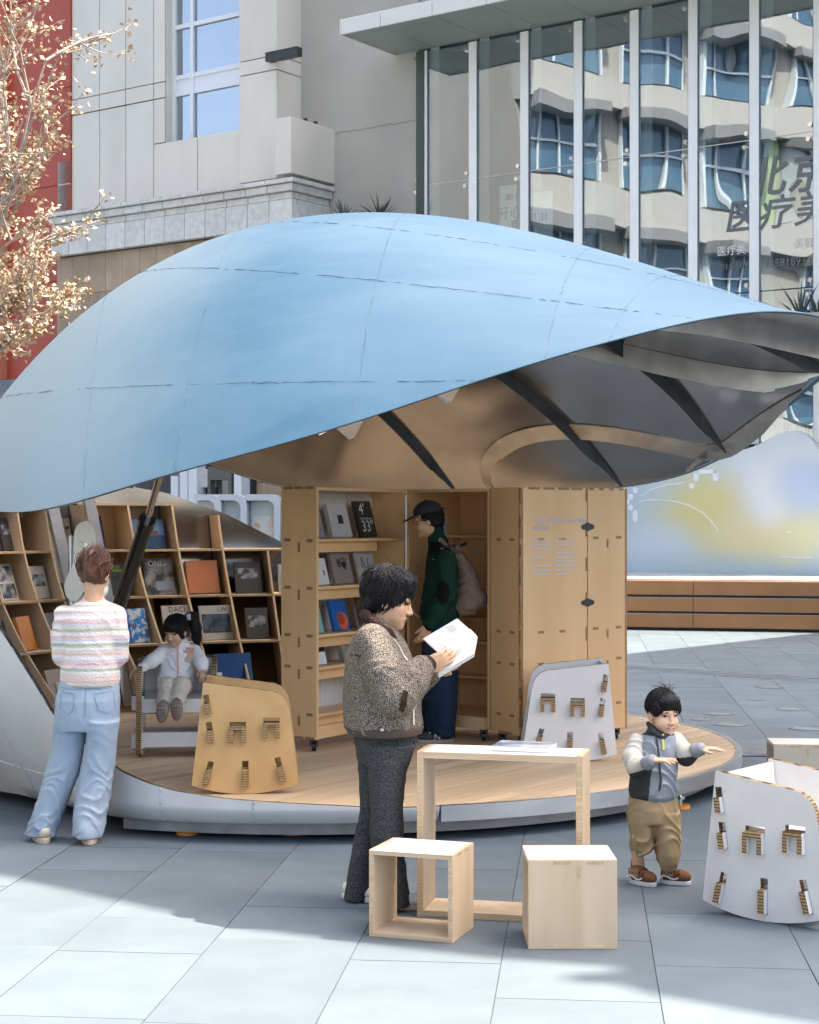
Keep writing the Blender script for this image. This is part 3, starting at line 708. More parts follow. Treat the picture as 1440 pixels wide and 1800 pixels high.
while b_ < RD:
    lo, hi = b_ + .0025, b_ + w - .0025
    m_ = max(abs(lo), abs(hi))
    if m_ < RD - .05:
        r = RD - .03
        def L(v, sg=1):
            t = .0
            while t < RD:
                x, y = e2.x * sg * t + -e2.y * v, e2.y * sg * t + e2.x * v; a_ = math.degrees(atan2(y, x))
                if hypot(x, y) > (bowlR(.2, a_) - .035 if a_ > 52 or a_ < -75 else RD - .03): break
                t += .01
            return t
        lim_ = min(L(lo), L(hi), L(lo, -1), L(hi, -1)); cut = max(-lim_ + .15, min(lim_ - .15, rnd.uniform(-1.6, 1.6)))
        if lim_ < .3: cut = 9
        for a, b in (((-1, cut), (cut, 1)) if cut != 9 else ((-1, 1),)):
            pl = lambda v, t: L(v, t) * t if t in (-1, 1) else t
            a0, a1, b0, b1 = pl(lo, a), pl(hi, a), pl(lo, b), pl(hi, b)
            if a not in (-1, 1): a0 = a1 = a + .002
            if b0 - a0 < .05 or b1 - a1 < .05: continue
            dz = rnd.uniform(-.0008, .0008)
            # local mesh along x so that the grain runs with the board
            q = [(a0, lo), (b0, lo), (b1, hi), (a1, hi)]
            pm = MB().prism(q, DZ - .02, DZ + dz)
            o = P('plank', pm, DECK, deck); o.rotation_euler = (0, 0, atan2(e2.y, e2.x))
    b_ += w
mm = DECK.node_tree.nodes
for n_ in mm:
    if n_.type == 'MAPPING': n_.inputs['Scale'].default_value = (.16, 3.0, 1)
# steel edge band (right part stands free of the bowl) and frame beams below
mb = MB(); nA = 96
for i in range(nA):
    pass
def ring(mb, r0, r1, z0, z1, a0=0, a1=2 * pi, n=96):
    o = len(mb.v)
    for i in range(n + 1):
        a = a0 + (a1 - a0) * i / n
        for r, z in ((r0, z0), (r1, z0), (r1, z1), (r0, z1)): mb.v.append((r * cos(a), r * sin(a), z))
    for i in range(n):
        for k in range(4): mb.f.append((o + i * 4 + k, o + i * 4 + (k + 1) % 4, o + i * 4 + 4 + (k + 1) % 4, o + i * 4 + 4 + k)); mb.m.append(0)
    return mb
P('edge_band', ring(MB(), RD - .03, RD + .012, DZ - .085, DZ + .004, radians(-74.8), radians(60)), ALU, deck, smooth=40)
FRAME = M('galvanised_frame', (.38, .38, .375), (.27, .27, .27), 6, rough=.5, metal=.6)
P('under_frame', ring(ring(MB(), RD - .35, RD - .16, DZ - .17, DZ - .055, radians(-112), radians(120)), 1.2, 1.3, DZ - .17, DZ - .055), FRAME, deck, smooth=40)
for px, py in ((515, 1466), (1004, 1432), (1195, 1420), (1280, 1357), (330, 1466)):
    p = at(px, py) + PAVL
    jl = P('jack_leg', MB().cyl((p.x, p.y, .02), (p.x, p.y, DZ - .1), .018, 10).cyl((p.x, p.y, .055), (p.x, p.y, .075), .032, 6), CHROME, pav)
    P('foot_pad', MB().cyl((p.x, p.y, 0), (p.x, p.y, .02), .065, 18), ORANGE_PAD if px != 1004 else BLACK, jl)

# ------------------------------------------------------------------ lower bowl
RIMPX = [(-200, 900), (-100, 1030), (0, 1150), (40, 1210), (97, 1265), (155, 1312), (200, 1350), (250, 1374), (300, 1390), (400, 1405), (500, 1412), (640, 1419), (770, 1430), (900, 1440)]   # near rim as seen in the photograph
KEYS = []
for d_ in range(-75, -123, -2):     # height of the near rim from where its outline stands
    z = .3
    for _ in range(40):
        r = bowlR(z, d_); x, y = PC.x + r * cos(radians(d_)), PC.y + r * sin(radians(d_)); px_ = CX + F * x / y
        z = .5 * z + .5 * max(.203, EYE - (float(np.interp(px_, [q[0] for q in RIMPX], [q[1] for q in RIMPX])) - YH) * y / F)
    KEYS.append((d_, z))
KEYS += [(-128, max(KEYS[-1][1] + .2, 1.25)), (-136, 1.62), (-150, 1.9), (-180, 2.05), (-200, 2.12), (-222, 2.2), (-232, 2.16), (-243, 2.05), (-252, 1.86), (-262, 1.55), (-272, 1.22), (-285, .8), (-298, .42), (-308, .205)]
def rimz(deg): return float(np.interp(-deg, [-k[0] for k in KEYS], [k[1] for k in KEYS]))
A0, A1 = -75.0, -308.0; NA = 220; NZ = 22
def bowl_grid(off):
    G = []
    for i in range(NA + 1):
        d = A0 + (A1 - A0) * i / NA; a = radians(d); zt_ = rimz(d); zb_ = float(np.interp(-d, (75, 100, 125), (.118, .108, .078))) + (.0 if off == 0 else .01)
        row = []
        for j in range(NZ + 1):
            z = zb_ + (zt_ - zb_) * (j / NZ) ** .9; r = bowlR(z, d) - off
            row.append((r * cos(a), r * sin(a), z))
        G.append(row)
    return G
seamsA = [-95.5, -106, -118, -131, -150, -172, -195, -218, -240, -262, -285]
bowl = P('lower_shell', MB(), STEEL, pav)
Gout, Ginn = bowl_grid(0), bowl_grid(.03)
cuts = [0] + [int(round((s_ - A0) / (A1 - A0) * NA)) for s_ in seamsA] + [NA]
for c0, c1 in zip(cuts, cuts[1:]):
    mb = MB(); n = c1 - c0 + 1
    for G in (Gout, [[(x * .9966, y * .9966, z) for x, y, z in r] for r in Gout]):
        for i in range(c0, c1 + 1): mb.v += G[i]
    o2 = n * (NZ + 1)
    for i in range(n - 1):
        for j in range(NZ):
            a = i * (NZ + 1) + j; b = a + NZ + 1
            mb.f.append((a, a + 1, b + 1, b)); mb.f.append((o2 + a, o2 + b, o2 + b + 1, o2 + a + 1))
        a = i * (NZ + 1) + NZ; b = a + NZ + 1; mb.f.append((a, o2 + a, o2 + b, b)); a -= NZ; b -= NZ; mb.f.append((a, b, o2 + b, o2 + a))
    mb.m = [0] * len(mb.f)
    P('shell_panel', mb, SILVER, bowl, smooth=50)
mb = MB()
for c_ in cuts[1:-1]:
    pts = [Vector(Gout[c_][j]) * 1.0003 for j in range(NZ + 1)]
    q = []
    for a, b in zip(pts, pts[1:]): q += [a.lerp(b, t / 3) for t in range(3)]
    mb.tube([p + Vector((rnd.gauss(0, .002), rnd.gauss(0, .002), 0)) for p in q], [rnd.uniform(.0025, .006) for _ in q], 5)
hb = []
for i in range(38, 130):
    d = A0 + (A1 - A0) * i / NA; a = radians(d); z = min(.30 + .0045 * (i - 55), rimz(d) - .02); hb.append(Vector((bowlR(z, d) * cos(a), bowlR(z, d) * sin(a), z)) * 1.0003)
mb.tube(hb, [rnd.uniform(.003, .006) for _ in hb], 5)
tag(P('weld_seam', mb, WELD2, bowl, smooth=True), kind='stuff')
mb = MB(); n = NA + 1
for i in range(n): mb.v += Ginn[i]
for i in range(n - 1):
    for j in range(NZ):
        a = i * (NZ + 1) + j; b = a + NZ + 1; mb.f.append((a, b, b + 1, a + 1))
o = len(mb.v)
for i in range(n): mb.v += [Gout[i][NZ], Ginn[i][NZ]]
for i in range(n - 1): mb.f.append((o + 2 * i, o + 2 * i + 1, o + 2 * i + 3, o + 2 * i + 2))
mb.m = [0] * len(mb.f)
P('lining', mb, STEEL, bowl, smooth=60)
P('bowl_floor', ring(MB(), 1.9, 2.42, .07, .085), FRAME, bowl)

# curved bookshelves that follow the wall of the bowl
SHELF_PLY = M('shelf_ply', (.64, .475, .29), (.55, .395, .235), 3.2, (1, 1, .2), rough=.5, rand=.05)
shv = P('curved_shelving', MB(), SHELF_PLY, pav)
SHZ = [.35, .745, 1.14, 1.545, 1.95]; TS = .018
def SDz(z): return .30 + .42 * max(0, 1 - z / 1.95)
def azl(z): return 2.2 * (z - .35) / 1.6
def shelf(a0, a1, z):
    n = 16; mb = MB()
    for i in range(n + 1):
        a = a0 + (a1 - a0) * i / n; ro = bowlR(z, a) - .05; ri = ro - SDz(z); a = radians(a)
        for r, zz_ in ((ri, z - TS), (ro, z - TS), (ro, z), (ri, z)): mb.v.append((r * cos(a), r * sin(a), zz_))
    for i in range(n):
        for k in range(4): mb.f.append((i * 4 + k, i * 4 + (k + 1) % 4, i * 4 + 4 + (k + 1) % 4, i * 4 + 4 + k)); mb.m.append(0)
    mb.f += [(0, 1, 2, 3), (n * 4 + 3, n * 4 + 2, n * 4 + 1, n * 4)]; mb.m += [0, 0]
    P('shelf', mb, SHELF_PLY, shv)
def divider(a, z0, z1, lean=0, zcap=9):
    n = 8; mb = MB(); pts = []
    for j in range(n + 1):
        z = z0 + (z1 - z0) * j / n; pts.append((bowlR(z, a) - .05 - SDz(z) + .004, bowlR(z, a) - .055, z))
    for ri, ro, z in pts:
        ar = radians(a + (azl(z) if a < 135 else 0)); t = Vector((-sin(ar), cos(ar), 0)) * (TS / 2); dr = Vector((cos(ar), sin(ar), 0))
        for r, s_ in ((ri, -1), (ro, -1), (ro, 1), (ri, 1)): mb.v.append(tuple(dr * r + t * s_ + Vector((0, 0, z))))
    for j in range(n):
        for k in range(4): mb.f.append((j * 4 + k, j * 4 + (k + 1) % 4, j * 4 + 4 + (k + 1) % 4, j * 4 + 4 + k)); mb.m.append(0)
    mb.f += [(0, 1, 2, 3), (n * 4, n * 4 + 3, n * 4 + 2, n * 4 + 1)]; mb.m += [0, 0]
    P('shelf_divider', mb, SHELF_PLY, shv)
def back(a0, a1, z0, z1):
    n = 10; mb = MB()
    for i in range(n + 1):
        a = radians(a0 + (a1 - a0) * i / n)
        for j in range(5):
            z = z0 + (z1 - z0) * j / 4; r = bowlR(z, a0 + (a1 - a0) * i / n) - .05; mb.v.append((r * cos(a), r * sin(a), z))
    for i in range(n):
        for j in range(4): a = i * 5 + j; mb.f.append((a, a + 1, a + 6, a + 5)); mb.m.append(0)
    P('back_panel', mb, SHELF_PLY, shv)
RIGHT_D = [131, 123.5, 116, 108.5, 101, 93.5, 86]
LEFT_D = [140.5, 146, 154, 162, 170, 178, 186, 194]
for z in SHZ:
    lim = [a for a in range(80, 133) if rimz(a - 360) > z + .06]
    if lim: shelf(max(lim[0], 86), 131.5, z)
    shelf(140.5, 196 if z < 1.6 else 176, z)
for D in (RIGHT_D, LEFT_D):
    for a in D:
        for z0, z1 in zip(SHZ, SHZ[1:]):
            zt_ = min(z1 - TS, rimz(a - 360) - .02 if a < 200 else 9)
            if zt_ - z0 > .1: divider(a, z0, zt_)
        divider(a, DZ, SHZ[0] - TS)
for a0, a1 in ((120, 131),): back(a0, a1, SHZ[0], 1.93)
back(116, 123, SHZ[2], 1.5)
# hinge gap between the two runs of shelves: steel ribs, dark recess and bolted plate
def radial_plate(a0, a1, r0, z0, z1, name, mat, lean=0, n=2):
    mb = MB()
    V = []
    for a, z in ((a0, z0), (a1, z0), (a1 + lean, z1), (a0 + lean, z1)):
        ar = radians(a); V.append(((bowlR(z) - r0) * cos(ar), (bowlR(z) - r0) * sin(ar), z))
    V2 = [(x * 1.012, y * 1.012, z) for x, y, z in V]
    mb.add(V + V2, [(0, 1, 2, 3), (7, 6, 5, 4), (0, 4, 5, 1), (1, 5, 6, 2), (2, 6, 7, 3), (3, 7, 4, 0)]); return P(name, mb, mat, pav)
radial_plate(131.6, 133.6, .42, .25, 2.1, 'hinge_rib', ALU, 1.0); radial_plate(138.2, 140.4, .42, .25, 2.1, 'hinge_rib', ALU, 1.6)
hp = radial_plate(133.8, 138.0, .22, .9, 1.82, 'hinge_plate', STEEL_RIB, .8)
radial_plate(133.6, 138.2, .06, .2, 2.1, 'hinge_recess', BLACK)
for a, z in ((134.6, 1.74), (137.6, 1.74), (134.8, 1.4), (137.4, 1.4), (136.8, 1.74), (137.8, 1.15)):
    ar = radians(a + .6); r = bowlR(z) - .235; d = Vector((cos(ar), sin(ar), 0)); p = d * r + Vector((0, 0, z))
    P('bolt', MB().cyl(p, p - d * .02, .014, 8), DARK_METAL, hp)
# gas strut that holds the lid open
top = W(283, 830, 10.1) + PAVL; mid = W(258, 916, 10.45) + PAVL; bot = W(203, 1085, 11.2) + PAVL
gs = P('gas_strut', MB().cyl(mid, bot, .047, 20).cyl(mid + (mid - bot).normalized() * .02, mid + (bot - mid).normalized() * .06, .053, 20), BLACK_GLOSS, pav, smooth=40)
P('strut_rod', MB().cyl(top, mid, .021, 16), CHROME, gs, smooth=40)
P('strut_anchor', MB().cyl(bot, bot + Vector((-.25, .9, -.45)), .04, 10), DARK_METAL, gs)
P('rim_bracket', MB().box((top.x - .06, top.y - .02, top.z - .02), (top.x + .09, top.y + .1, top.z + .01)), ALU, lid)
# ------------------------------------------------------------------ birch book cabinets on castors
KZ0, KZ1 = .285, 2.035
def caster(parent, x, y, nm='caster'):
    z = DZ
    c = P(nm, MB().cyl((x - .016, y, z + .034), (x + .016, y, z + .034), .034, 14), BLACK, parent, smooth=40)
    P('caster_fork', MB().box((x - .028, y - .02, z + .034), (x - .02, y + .03, KZ0)).box((x + .02, y - .02, z + .034), (x + .028, y + .03, KZ0)).box((x - .03, y - .03, KZ0 - .012), (x + .03, y + .03, KZ0)), DARK_METAL, c)
def board(parent, name, p0, p1, z0, z1, th, mat=None, side=1):
    """upright board from p0 to p1 in plan, thickness to the left of travel (side 1) or right"""
    d = Vector((p1[0] - p0[0], p1[1] - p0[1])); L = d.length; d.normalize(); n = Vector((-d.y, d.x)) * side
    me = MB().box((0, min(0, th * side), z0), (L, max(0, th * side), z1)).mesh(name, mat or BIRCH)
    o = link(name, me, parent, bevel=.0015); o.location = (p0[0], p0[1], 0); o.rotation_euler = (0, 0, atan2(d.y, d.x)); return o
def marks(parent, p0, p1, spots, out=1):
    d = Vector((p1[0] - p0[0], p1[1] - p0[1])); L = d.length; d.normalize()
    for t, z, w, h in spots:
        me = MB().box((L * t - w / 2, -.0015 if out > 0 else -.004, z - h / 2), (L * t + w / 2, .004 if out > 0 else .0015, z + h / 2)).mesh('tenon', TENON)
        o = link('tenon', me, parent); o.location = (p0[0], p0[1], 0); o.rotation_euler = (0, 0, atan2(d.y, d.x))
def slabp(parent, name, pts, z0, z1, mat=None):
    a = sum((pts[i][0] * pts[(i + 1) % len(pts)][1] - pts[(i + 1) % len(pts)][0] * pts[i][1]) for i in range(len(pts)))
    return P(name, MB().prism(pts if a > 0 else pts[::-1], z0, z1), mat or BIRCH, parent, bevel=.0015)
V2 = lambda x, y: Vector((x, y))
TH = .024
# first cabinet: its open front faces right
A1_ = V2(-.64, 11.77); fd = V2(.52, .854).normalized(); bd = V2(-.854, .52).normalized()
LC, DC = 1.17, .30
A0_ = A1_ + bd * DC; B1_ = A1_ + fd * LC; B0_ = B1_ + bd * DC
c1 = thing('book_cabinet', 'birch ply book cabinet with shelves of art books open towards the old woman', 'bookcase', (0, 0, 0), 0, 'birch book cabinets on the deck')
sp1 = board(c1, 'side_panel', A0_, A1_, KZ0, KZ1, TH)
sp = []
for z in (1.665, 1.335, 1.005, .785, .46): sp += [(.18, z, .052, .022), (.80, z - .004, .052, .022), (.5, z - .05, .02, .07)]
for t in (.2, .5, .8): sp += [(t, KZ1 - .008, .075, .018), (t, KZ0 + .008, .075, .018)]
marks(sp1.parent, A0_, A1_, sp)
board(c1, 'end_panel', B1_ - fd * TH, B0_ - fd * TH, KZ0, KZ1, TH, None, -1)
PLASTIC = M('ribbed_plastic', (.62, .60, .56), (.70, .68, .64), 40, (1, 1, .02), rough=.25)
board(c1, 'back_sheet', A0_ + fd * .03 - bd * .012, B0_ - fd * .03 - bd * .012, KZ0 + .02, KZ1 - .02, .008, PLASTIC, -1)
SH1 = [1.672, 1.342, 1.01, .785, .46]
inn = [A1_ + fd * TH, B1_ - fd * TH, B0_ - fd * TH - bd * .02, A0_ + fd * TH - bd * .02]
slabp(c1, 'top_board', inn, KZ1 - .026, KZ1 - .004); slabp(c1, 'bottom_board', inn, KZ0 + .004, KZ0 + .09)
for z in SH1:
    slabp(c1, 'shelf', inn, z - .02, z)
    q = [A1_ + fd * TH + bd * .06, B1_ - fd * .3 + bd * .06, B1_ - fd * .3 + bd * .075, A1_ + fd * TH + bd * .075]
    slabp(c1, 'shelf_rail', q, z - .095, z - .021)
for q in (A0_ - bd * .05 + fd * .05, A1_ + bd * .05 + fd * .04, B1_ + bd * .05 - fd * .07, B0_ - bd * .05 - fd * .07): caster(c1, q.x, q.y)
# second cabinet, with the text on its back
P_ = V2(.778, 11.97); rd = V2(.84, .54).normalized(); sd_ = V2(-.54, .84).normalized()
Q_ = P_ + sd_ * .36; R_ = P_ + rd * .97; mid_ = P_ + rd * .60
c2 = thing('book_cabinet', 'birch ply cabinet with pale lettering and black hinges on its closed back', 'bookcase', (0, 0, 0), 0, 'birch book cabinets on the deck')
board(c2, 'side_panel', Q_, P_ - rd * .0, KZ0, KZ1, TH)
pt = board(c2, 'back_panel', P_, mid_ - rd * .004, KZ0, KZ1, TH); board(c2, 'back_panel', mid_ + rd * .004, R_, KZ0, KZ1, TH)
board(c2, 'end_panel', R_, R_ + sd_ * .36, KZ0, KZ1, TH); board(c2, 'front_panel', Q_ + rd * .03, R_ + sd_ * .36 - rd * .03, KZ0 + .01, KZ1 - .002, .01, None, -1)
slabp(c2, 'top_board', [P_ + rd * TH + sd_ * TH, R_ - rd * TH + sd_ * TH, R_ - rd * TH + sd_ * .35, Q_ + rd * TH - sd_ * .01], KZ1 - .026, KZ1 - .004)
sp = []
for z in (1.665, 1.01, .785, .42): sp += [(.28, z, .05, .02), (.72, z, .05, .02)]
sp += [(.5, KZ0 + .009, .16, .018)]
marks(c2, Q_, P_, sp)
for i in range(9): marks(c2, Q_, P_, [(.985, KZ0 + .1 + i * .2, .018, .085)])
sp = []
for z in (1.665, 1.01, .785): sp += [(.30, z, .055, .018), (.62, z, .055, .018)]
for t in (.2, .42, .64, .84): sp += [(t, KZ1 - .008, .1, .016)]
for i in range(7): sp += [(.008, KZ0 + .18 + .25 * i, .02, .09), (.985, KZ0 + .2 + .25 * i, .02, .1)]
marks(c2, P_, mid_, sp)
sp = []
for z in (1.665, 1.01, .785, .46): sp += [(.2, z + .01, .05, .018), (.78, z + .012, .05, .018), (.5, z - .03, .018, .06)]
for t in (.1, .35, .6, .85): sp += [(t, KZ1 - .008, .04, .016)]
sp += [(.6, KZ0 + .01, .05, .016)]
marks(c2, mid_, R_, sp)
rang = atan2(rd.y, rd.x)
def onpanel(t, z, off=.002):   # matrix for flat things on the lettered back panel
    p = P_ + rd * t; n = V2(rd.y, -rd.x)
    return Matrix.Translation((p.x + n.x * off, p.y + n.y * off, z)) @ Matrix.Rotation(rang, 4, 'Z') @ FACE_Y
for z in (1.755, 1.21):
    t = .60
    hg = MB()
    for q in (onpanel(t, z, .003),):
        hg.add([q @ Vector(v) for v in ((-.055, -.012, 0), (0, -.03, 0), (.055, -.012, 0), (.055, .012, 0), (0, .03, 0), (-.055, .012, 0), (-.055, -.012, .006), (0, -.03, .006), (.055, -.012, .006), (.055, .012, .006), (0, .03, .006), (-.055, .012, .006))],
               [(6, 7, 8, 9, 10, 11), (0, 1, 7, 6), (1, 2, 8, 7), (2, 3, 9, 8), (3, 4, 10, 9), (4, 5, 11, 10), (5, 0, 6, 11)])
    P('hinge', hg, DARK_METAL, c2)
text('lettering', '「在春天, 在想象, 在流动, 在城市」', .038, INK_PALE, onpanel(.095, 1.80), c2, align='LEFT', spacing=.82)
text('lettering', '阅读策划', .038, INK_PALE, onpanel(.105, 1.745), c2, align='LEFT', spacing=.9)
tx = MB()
for i, (x, wd) in enumerate([(.1, .17), (.1, .15), (.1, .13), (.1, .0), (.1, .12), (.1, 0), (.1, .17), (.1, .165), (.1, .15)]):
    z = 1.66 - i * .03
    for x0, w0 in ((x, wd), (.31, [.17, .14, 0, .17, .165, .17, .16, .17, .1][i])):
        c = x0
        while c < x0 + w0:
            ww = rnd.uniform(.008, .014); q = onpanel(c, z, .0018)
            tx.add([q @ Vector(v) for v in ((0, -.0045, 0), (ww, -.0045, 0), (ww, .0045, 0), (0, .0045, 0))], [(0, 1, 2, 3)]); c += ww + rnd.choice((.003, .003, .007))
tag(P('small_print', tx, INK_PALE, c2), kind='stuff')
for q in (P_ + rd * .06 + sd_ * .06, R_ - rd * .06 + sd_ * .06, Q_ + rd * .06 - sd_ * .06, R_ - rd * .06 + sd_ * .3): caster(c2, q.x, q.y)
# corner cabinet between them
H_ = V2(-.020, 12.80); hd = (Q_ - H_).normalized(); kd = V2(-hd.y, hd.x)
HB_ = H_ + kd * .60; QB_ = Q_ + kd * .60; LH = (Q_ - H_).length
c3 = thing('book_cabinet', 'birch ply corner cabinet the capped man looks into', 'bookcase', (0, 0, 0), 0, 'birch book cabinets on the deck')
board(c3, 'side_panel', H_, HB_, KZ0, KZ1, TH, None, -1); board(c3, 'back_panel', HB_, QB_, KZ0, KZ1, TH); board(c3, 'end_panel', Q_ - hd * .03 + kd * .03, QB_ - hd * .03, KZ0, KZ1, TH)
foot = [H_ + hd * TH, Q_ - hd * .06, QB_ - hd * .06, HB_ + hd * TH]
slabp(c3, 'bottom_board', foot, KZ0 + .004, KZ0 + .09); slabp(c3, 'top_board', foot, KZ1 - .026, KZ1 - .003)
for z in (1.69, 1.06, .885, .62):
    slabp(c3, 'shelf', [HB_ + hd * TH + V2(0, 0) - kd * .16, QB_ - hd * .06 - kd * .16, QB_ - hd * .06 - kd * .004, HB_ + hd * TH - kd * .004], z - .02, z)
for q in (H_ + hd * .1 + kd * .07, Q_ - hd * .12 + kd * .07): caster(c3, q.x, q.y)
mp_ = H_ + kd * .30 + hd * (TH + .003)
P('pale_map_sheet', MB().box((-.001, 0, 1.58), (.001, .14, 1.8)), M('pale_map', (.62, .62, .68), (.55, .60, .72), 9, rough=.6), c3).matrix_world = Matrix.Translation((mp_.x, mp_.y, 0)) @ Matrix.Rotation(atan2(kd.y, kd.x) - pi / 2, 4, 'Z')

# ------------------------------------------------------------------ books
cover_cache = {}
def cov(c, c2=None):
    k = (c, c2)
    if k not in cover_cache: cover_cache[k] = M('book_cover', c, c2, 9, (1, 1, 1), rough=.38, coat=.2, lo=.42, hi=.58)
    return cover_cache[k]
LTWHITE, BLK, BLU, NAVY, ORG = (.70, .69, .67), (.016, .016, .018), (.016, .11, .36), (.013, .022, .06), (.62, .20, .02)
SPANGLE = M('picture_print', (.04, .05, .07), (.35, .36, .37), 14, rough=.4, lo=.45, hi=.6)
SKYPIC = M('picture_sky', (.05, .14, .30), (.18, .30, .48), 3, rough=.35)
SNOWY = M('picture_foliage', (.03, .22, .55), (.55, .62, .68), 22, rough=.4, lo=.48, hi=.54)
FOIL = M('foil', (.75, .76, .78), rough=.18, metal=1, bump=1, bscale=9)
FADE = M('picture_fade', (.50, .16, .05), (.36, .17, .11), 3, rough=.4)
def book(label, loc, yaw, lean, w, h, t, cover, prints=(), texts=(), name='book', cat='book', group=None, roll=0, pages=True):
    """front cover faces local -y, leaning back; base on z = 0"""
    b = thing(name, label, cat, loc, 0, group)
    b.rotation_mode = 'XYZ'; b.matrix_world = Matrix.Translation(loc) @ Matrix.Rotation(yaw, 4, 'Z') @ Matrix.Rotation(roll, 4, 'Y') @ Matrix.Rotation(-lean, 4, 'X')
    mb = MB().box((-w / 2, -t, 0), (w / 2, -t + .0035, h)).box((-w / 2, -.0035, 0), (w / 2, 0, h)).box((-w / 2, -t + .0035, 0), (-w / 2 + .004, -.0035, h))
    P('cover', mb, cover, b)
    if pages: P('pages', MB().box((-w / 2 + .004, -t + .0036, .004), (w / 2 - .004, -.0036, h - .004)), PAGE, b)
    for x0, z0, x1, z1, m in prints:
        P('print', MB().box((-w / 2 + w * x0, -t - .0008, h * z0), (-w / 2 + w * x1, -t - .0002, h * z1)), m, b)
    for s, x, z, size, m, *k in texts:
        me = text_mesh(s, size, .0003, **(k[0] if k else {})); me.transform(Matrix.Translation((-w / 2 + w * x, -t - .0012, h * z)) @ FACE_Y); me.materials.append(m); link('lettering', me, b)
    return b
LET_W = M('white_print', (.72, .71, .68), rough=.5); LET_Y = M('lime_print', (.45, .55, .05), rough=.5); LET_R = M('red_print', (.62, .12, .06), rough=.5); LET_B = M('blue_print', (.02, .12, .5), rough=.5); LET_G = M('green_print', (.10, .22, .03), rough=.5); LET_N = M('navy_print', (.01, .03, .12), rough=.5)
# in the first cabinet: books lean back against the plastic sheet and face the open side
yaw1 = atan2(fd.y, fd.x)
GB = 'books in the birch cabinet'
def cbook(label, t, zi, w, h, th, cover, prints=(), texts=(), depth=.10, lean=.26, **k):
    p = A1_ + fd * t + bd * depth; return book(label, (p.x, p.y, SH1[zi] + .002 + sin(lean) * 0), yaw1, lean, w, h, th, cover, prints, texts, group=GB, **k)
cbook('slim grey book with blue square frame on top cabinet shelf', .14, 0, .17, .19, .02, cov((.26, .27, .28)), [(.3, .52, .78, .86, LET_B), (.40, .6, .68, .78, cov((.45, .46, .48)))])
cbook('large pale grey book with small dark picture inset, top shelf', .43, 0, .25, .245, .035, cov((.50, .48, .46)), [(.42, .40, .68, .66, cov(BLK))])
cbook('black book with large numerals 4\'33" on top shelf', .79, 0, .21, .27, .03, cov((.03, .028, .025)), [], [("4'", .35, .76, .115, LET_W), ('33"', .52, .28, .12, LET_W), ('Sonic Life Sounds', .5, .51, .022, LET_W)])
cbook('white softcover with small drawing beside orange spine, second shelf', .19, 1, .18, .19, .022, cov(LTWHITE), [(.72, .35, .8, .55, LET_N)])
cbook('taupe book with black tree drawing on second shelf', .47, 1, .24, .24, .025, cov((.27, .225, .20)), [], [('❋', .40, .62, .10, INK), ('❦', .66, .62, .11, INK), ('━━', .76, .16, .03, LET_R)])
cbook('grey-white book covered in line drawing, second shelf', .80, 1, .23, .235, .02, cov((.48, .45, .42), (.42, .39, .36)), [], [('&', .35, .62, .12, INK_GREY), ('§', .66, .56, .12, INK_GREY), ('@', .5, .3, .11, INK_GREY)])
cbook('mint green booklet with dark green plant on third shelf', .14, 2, .17, .18, .012, cov((.24, .47, .44)), [(.48, .2, .56, .72, LET_G), (.36, .66, .62, .74, LET_G)])
cbook('blue book with red blot on third shelf', .44, 2, .20, .22, .025, cov(BLU), [], [('●', .62, .25, .17, LET_R), ('●', .52, .33, .12, LET_R)])
cbook('book wrapped in crinkled silver foil on third shelf', .78, 2, .22, .26, .02, FOIL)
cbook('booklet half black half white on fourth shelf', .17, 3, .18, .16, .012, cov(LTWHITE), [(0, .55, 1, 1, cov(BLK))], [('━━━', .4, .35, .02, INK_GREY), ('━━━', .4, .25, .02, INK_GREY)])
cbook('grey-green softcover with silvery spine on fourth shelf', .52, 3, .16, .17, .04, cov((.22, .23, .16), (.42, .42, .40)))
# on the curved shelving
GS = 'books on the curved shelving'
def sbook(label, a, zi, w, h, th, cover, prints=(), texts=(), lean=.30, inset=.14, yaw_off=0, **k):
    z = SHZ[zi]; ar = radians(a + (azl(z) if a < 135 else 0)); r = bowlR(z, a) - .05 - SDz(z) + inset
    p = Vector((PC.x + r * cos(ar), PC.y + r * sin(ar), z + .002)); return book(label, p, ar - pi / 2 + yaw_off, lean, w, h, th, cover, prints, texts, group=GS, **k)
sbook('navy book with small white signs and orange spine strip', 129.3, 3, .23, .30, .02, cov(NAVY), [(.78, .55, .84, .98, cov(ORG))], [('A C F\nP L E O\nI V N T\nM H N T\nM B T A', .5, .48, .036, LET_W)], yaw_off=.12)
sbook('deep blue landscape photo book beside the gas strut', 120, 3, .32, .27, .025, cov((.02, .06, .13)), [(0, .45, 1, 1, SKYPIC), (.35, .44, .8, .6, cov((.32, .16, .07)))], yaw_off=.1)
sbook('dark book with lime lettering half hidden behind the strut', 127.5, 2, .27, .30, .02, cov((.02, .025, .02), (.05, .06, .05)), [], [('ISSUES', .5, .86, .04, LET_Y), ('innovation', .5, .76, .035, LET_Y)], yaw_off=.1)
sbook('black magazine headed ONL with silver car on cover', 119.7, 2, .30, .33, .015, cov((.03, .03, .032), (.25, .25, .25)), [(.35, .12, .95, .36, cov((.22, .27, .32)))], [('ONL', .42, .86, .075, LET_W), ('ogic', .74, .84, .03, LET_W)], yaw_off=.12)
sbook('orange brown book standing in a dark slip case', 112.6, 2, .30, .30, .05, FADE, [], [('━━━━', .5, .86, .02, cov((.3, .12, .05)))], yaw_off=.1)
sbook('bright blue layout design book with lettering up its side', 127.2, 1, .28, .30, .02, SNOWY, [(0, 0, .34, 1, cov((.02, .14, .48)))], [('PANGB TYPE', .12, .5, .045, LET_N), ('LAYOUT', .25, .5, .05, LET_N)], yaw_off=.12)
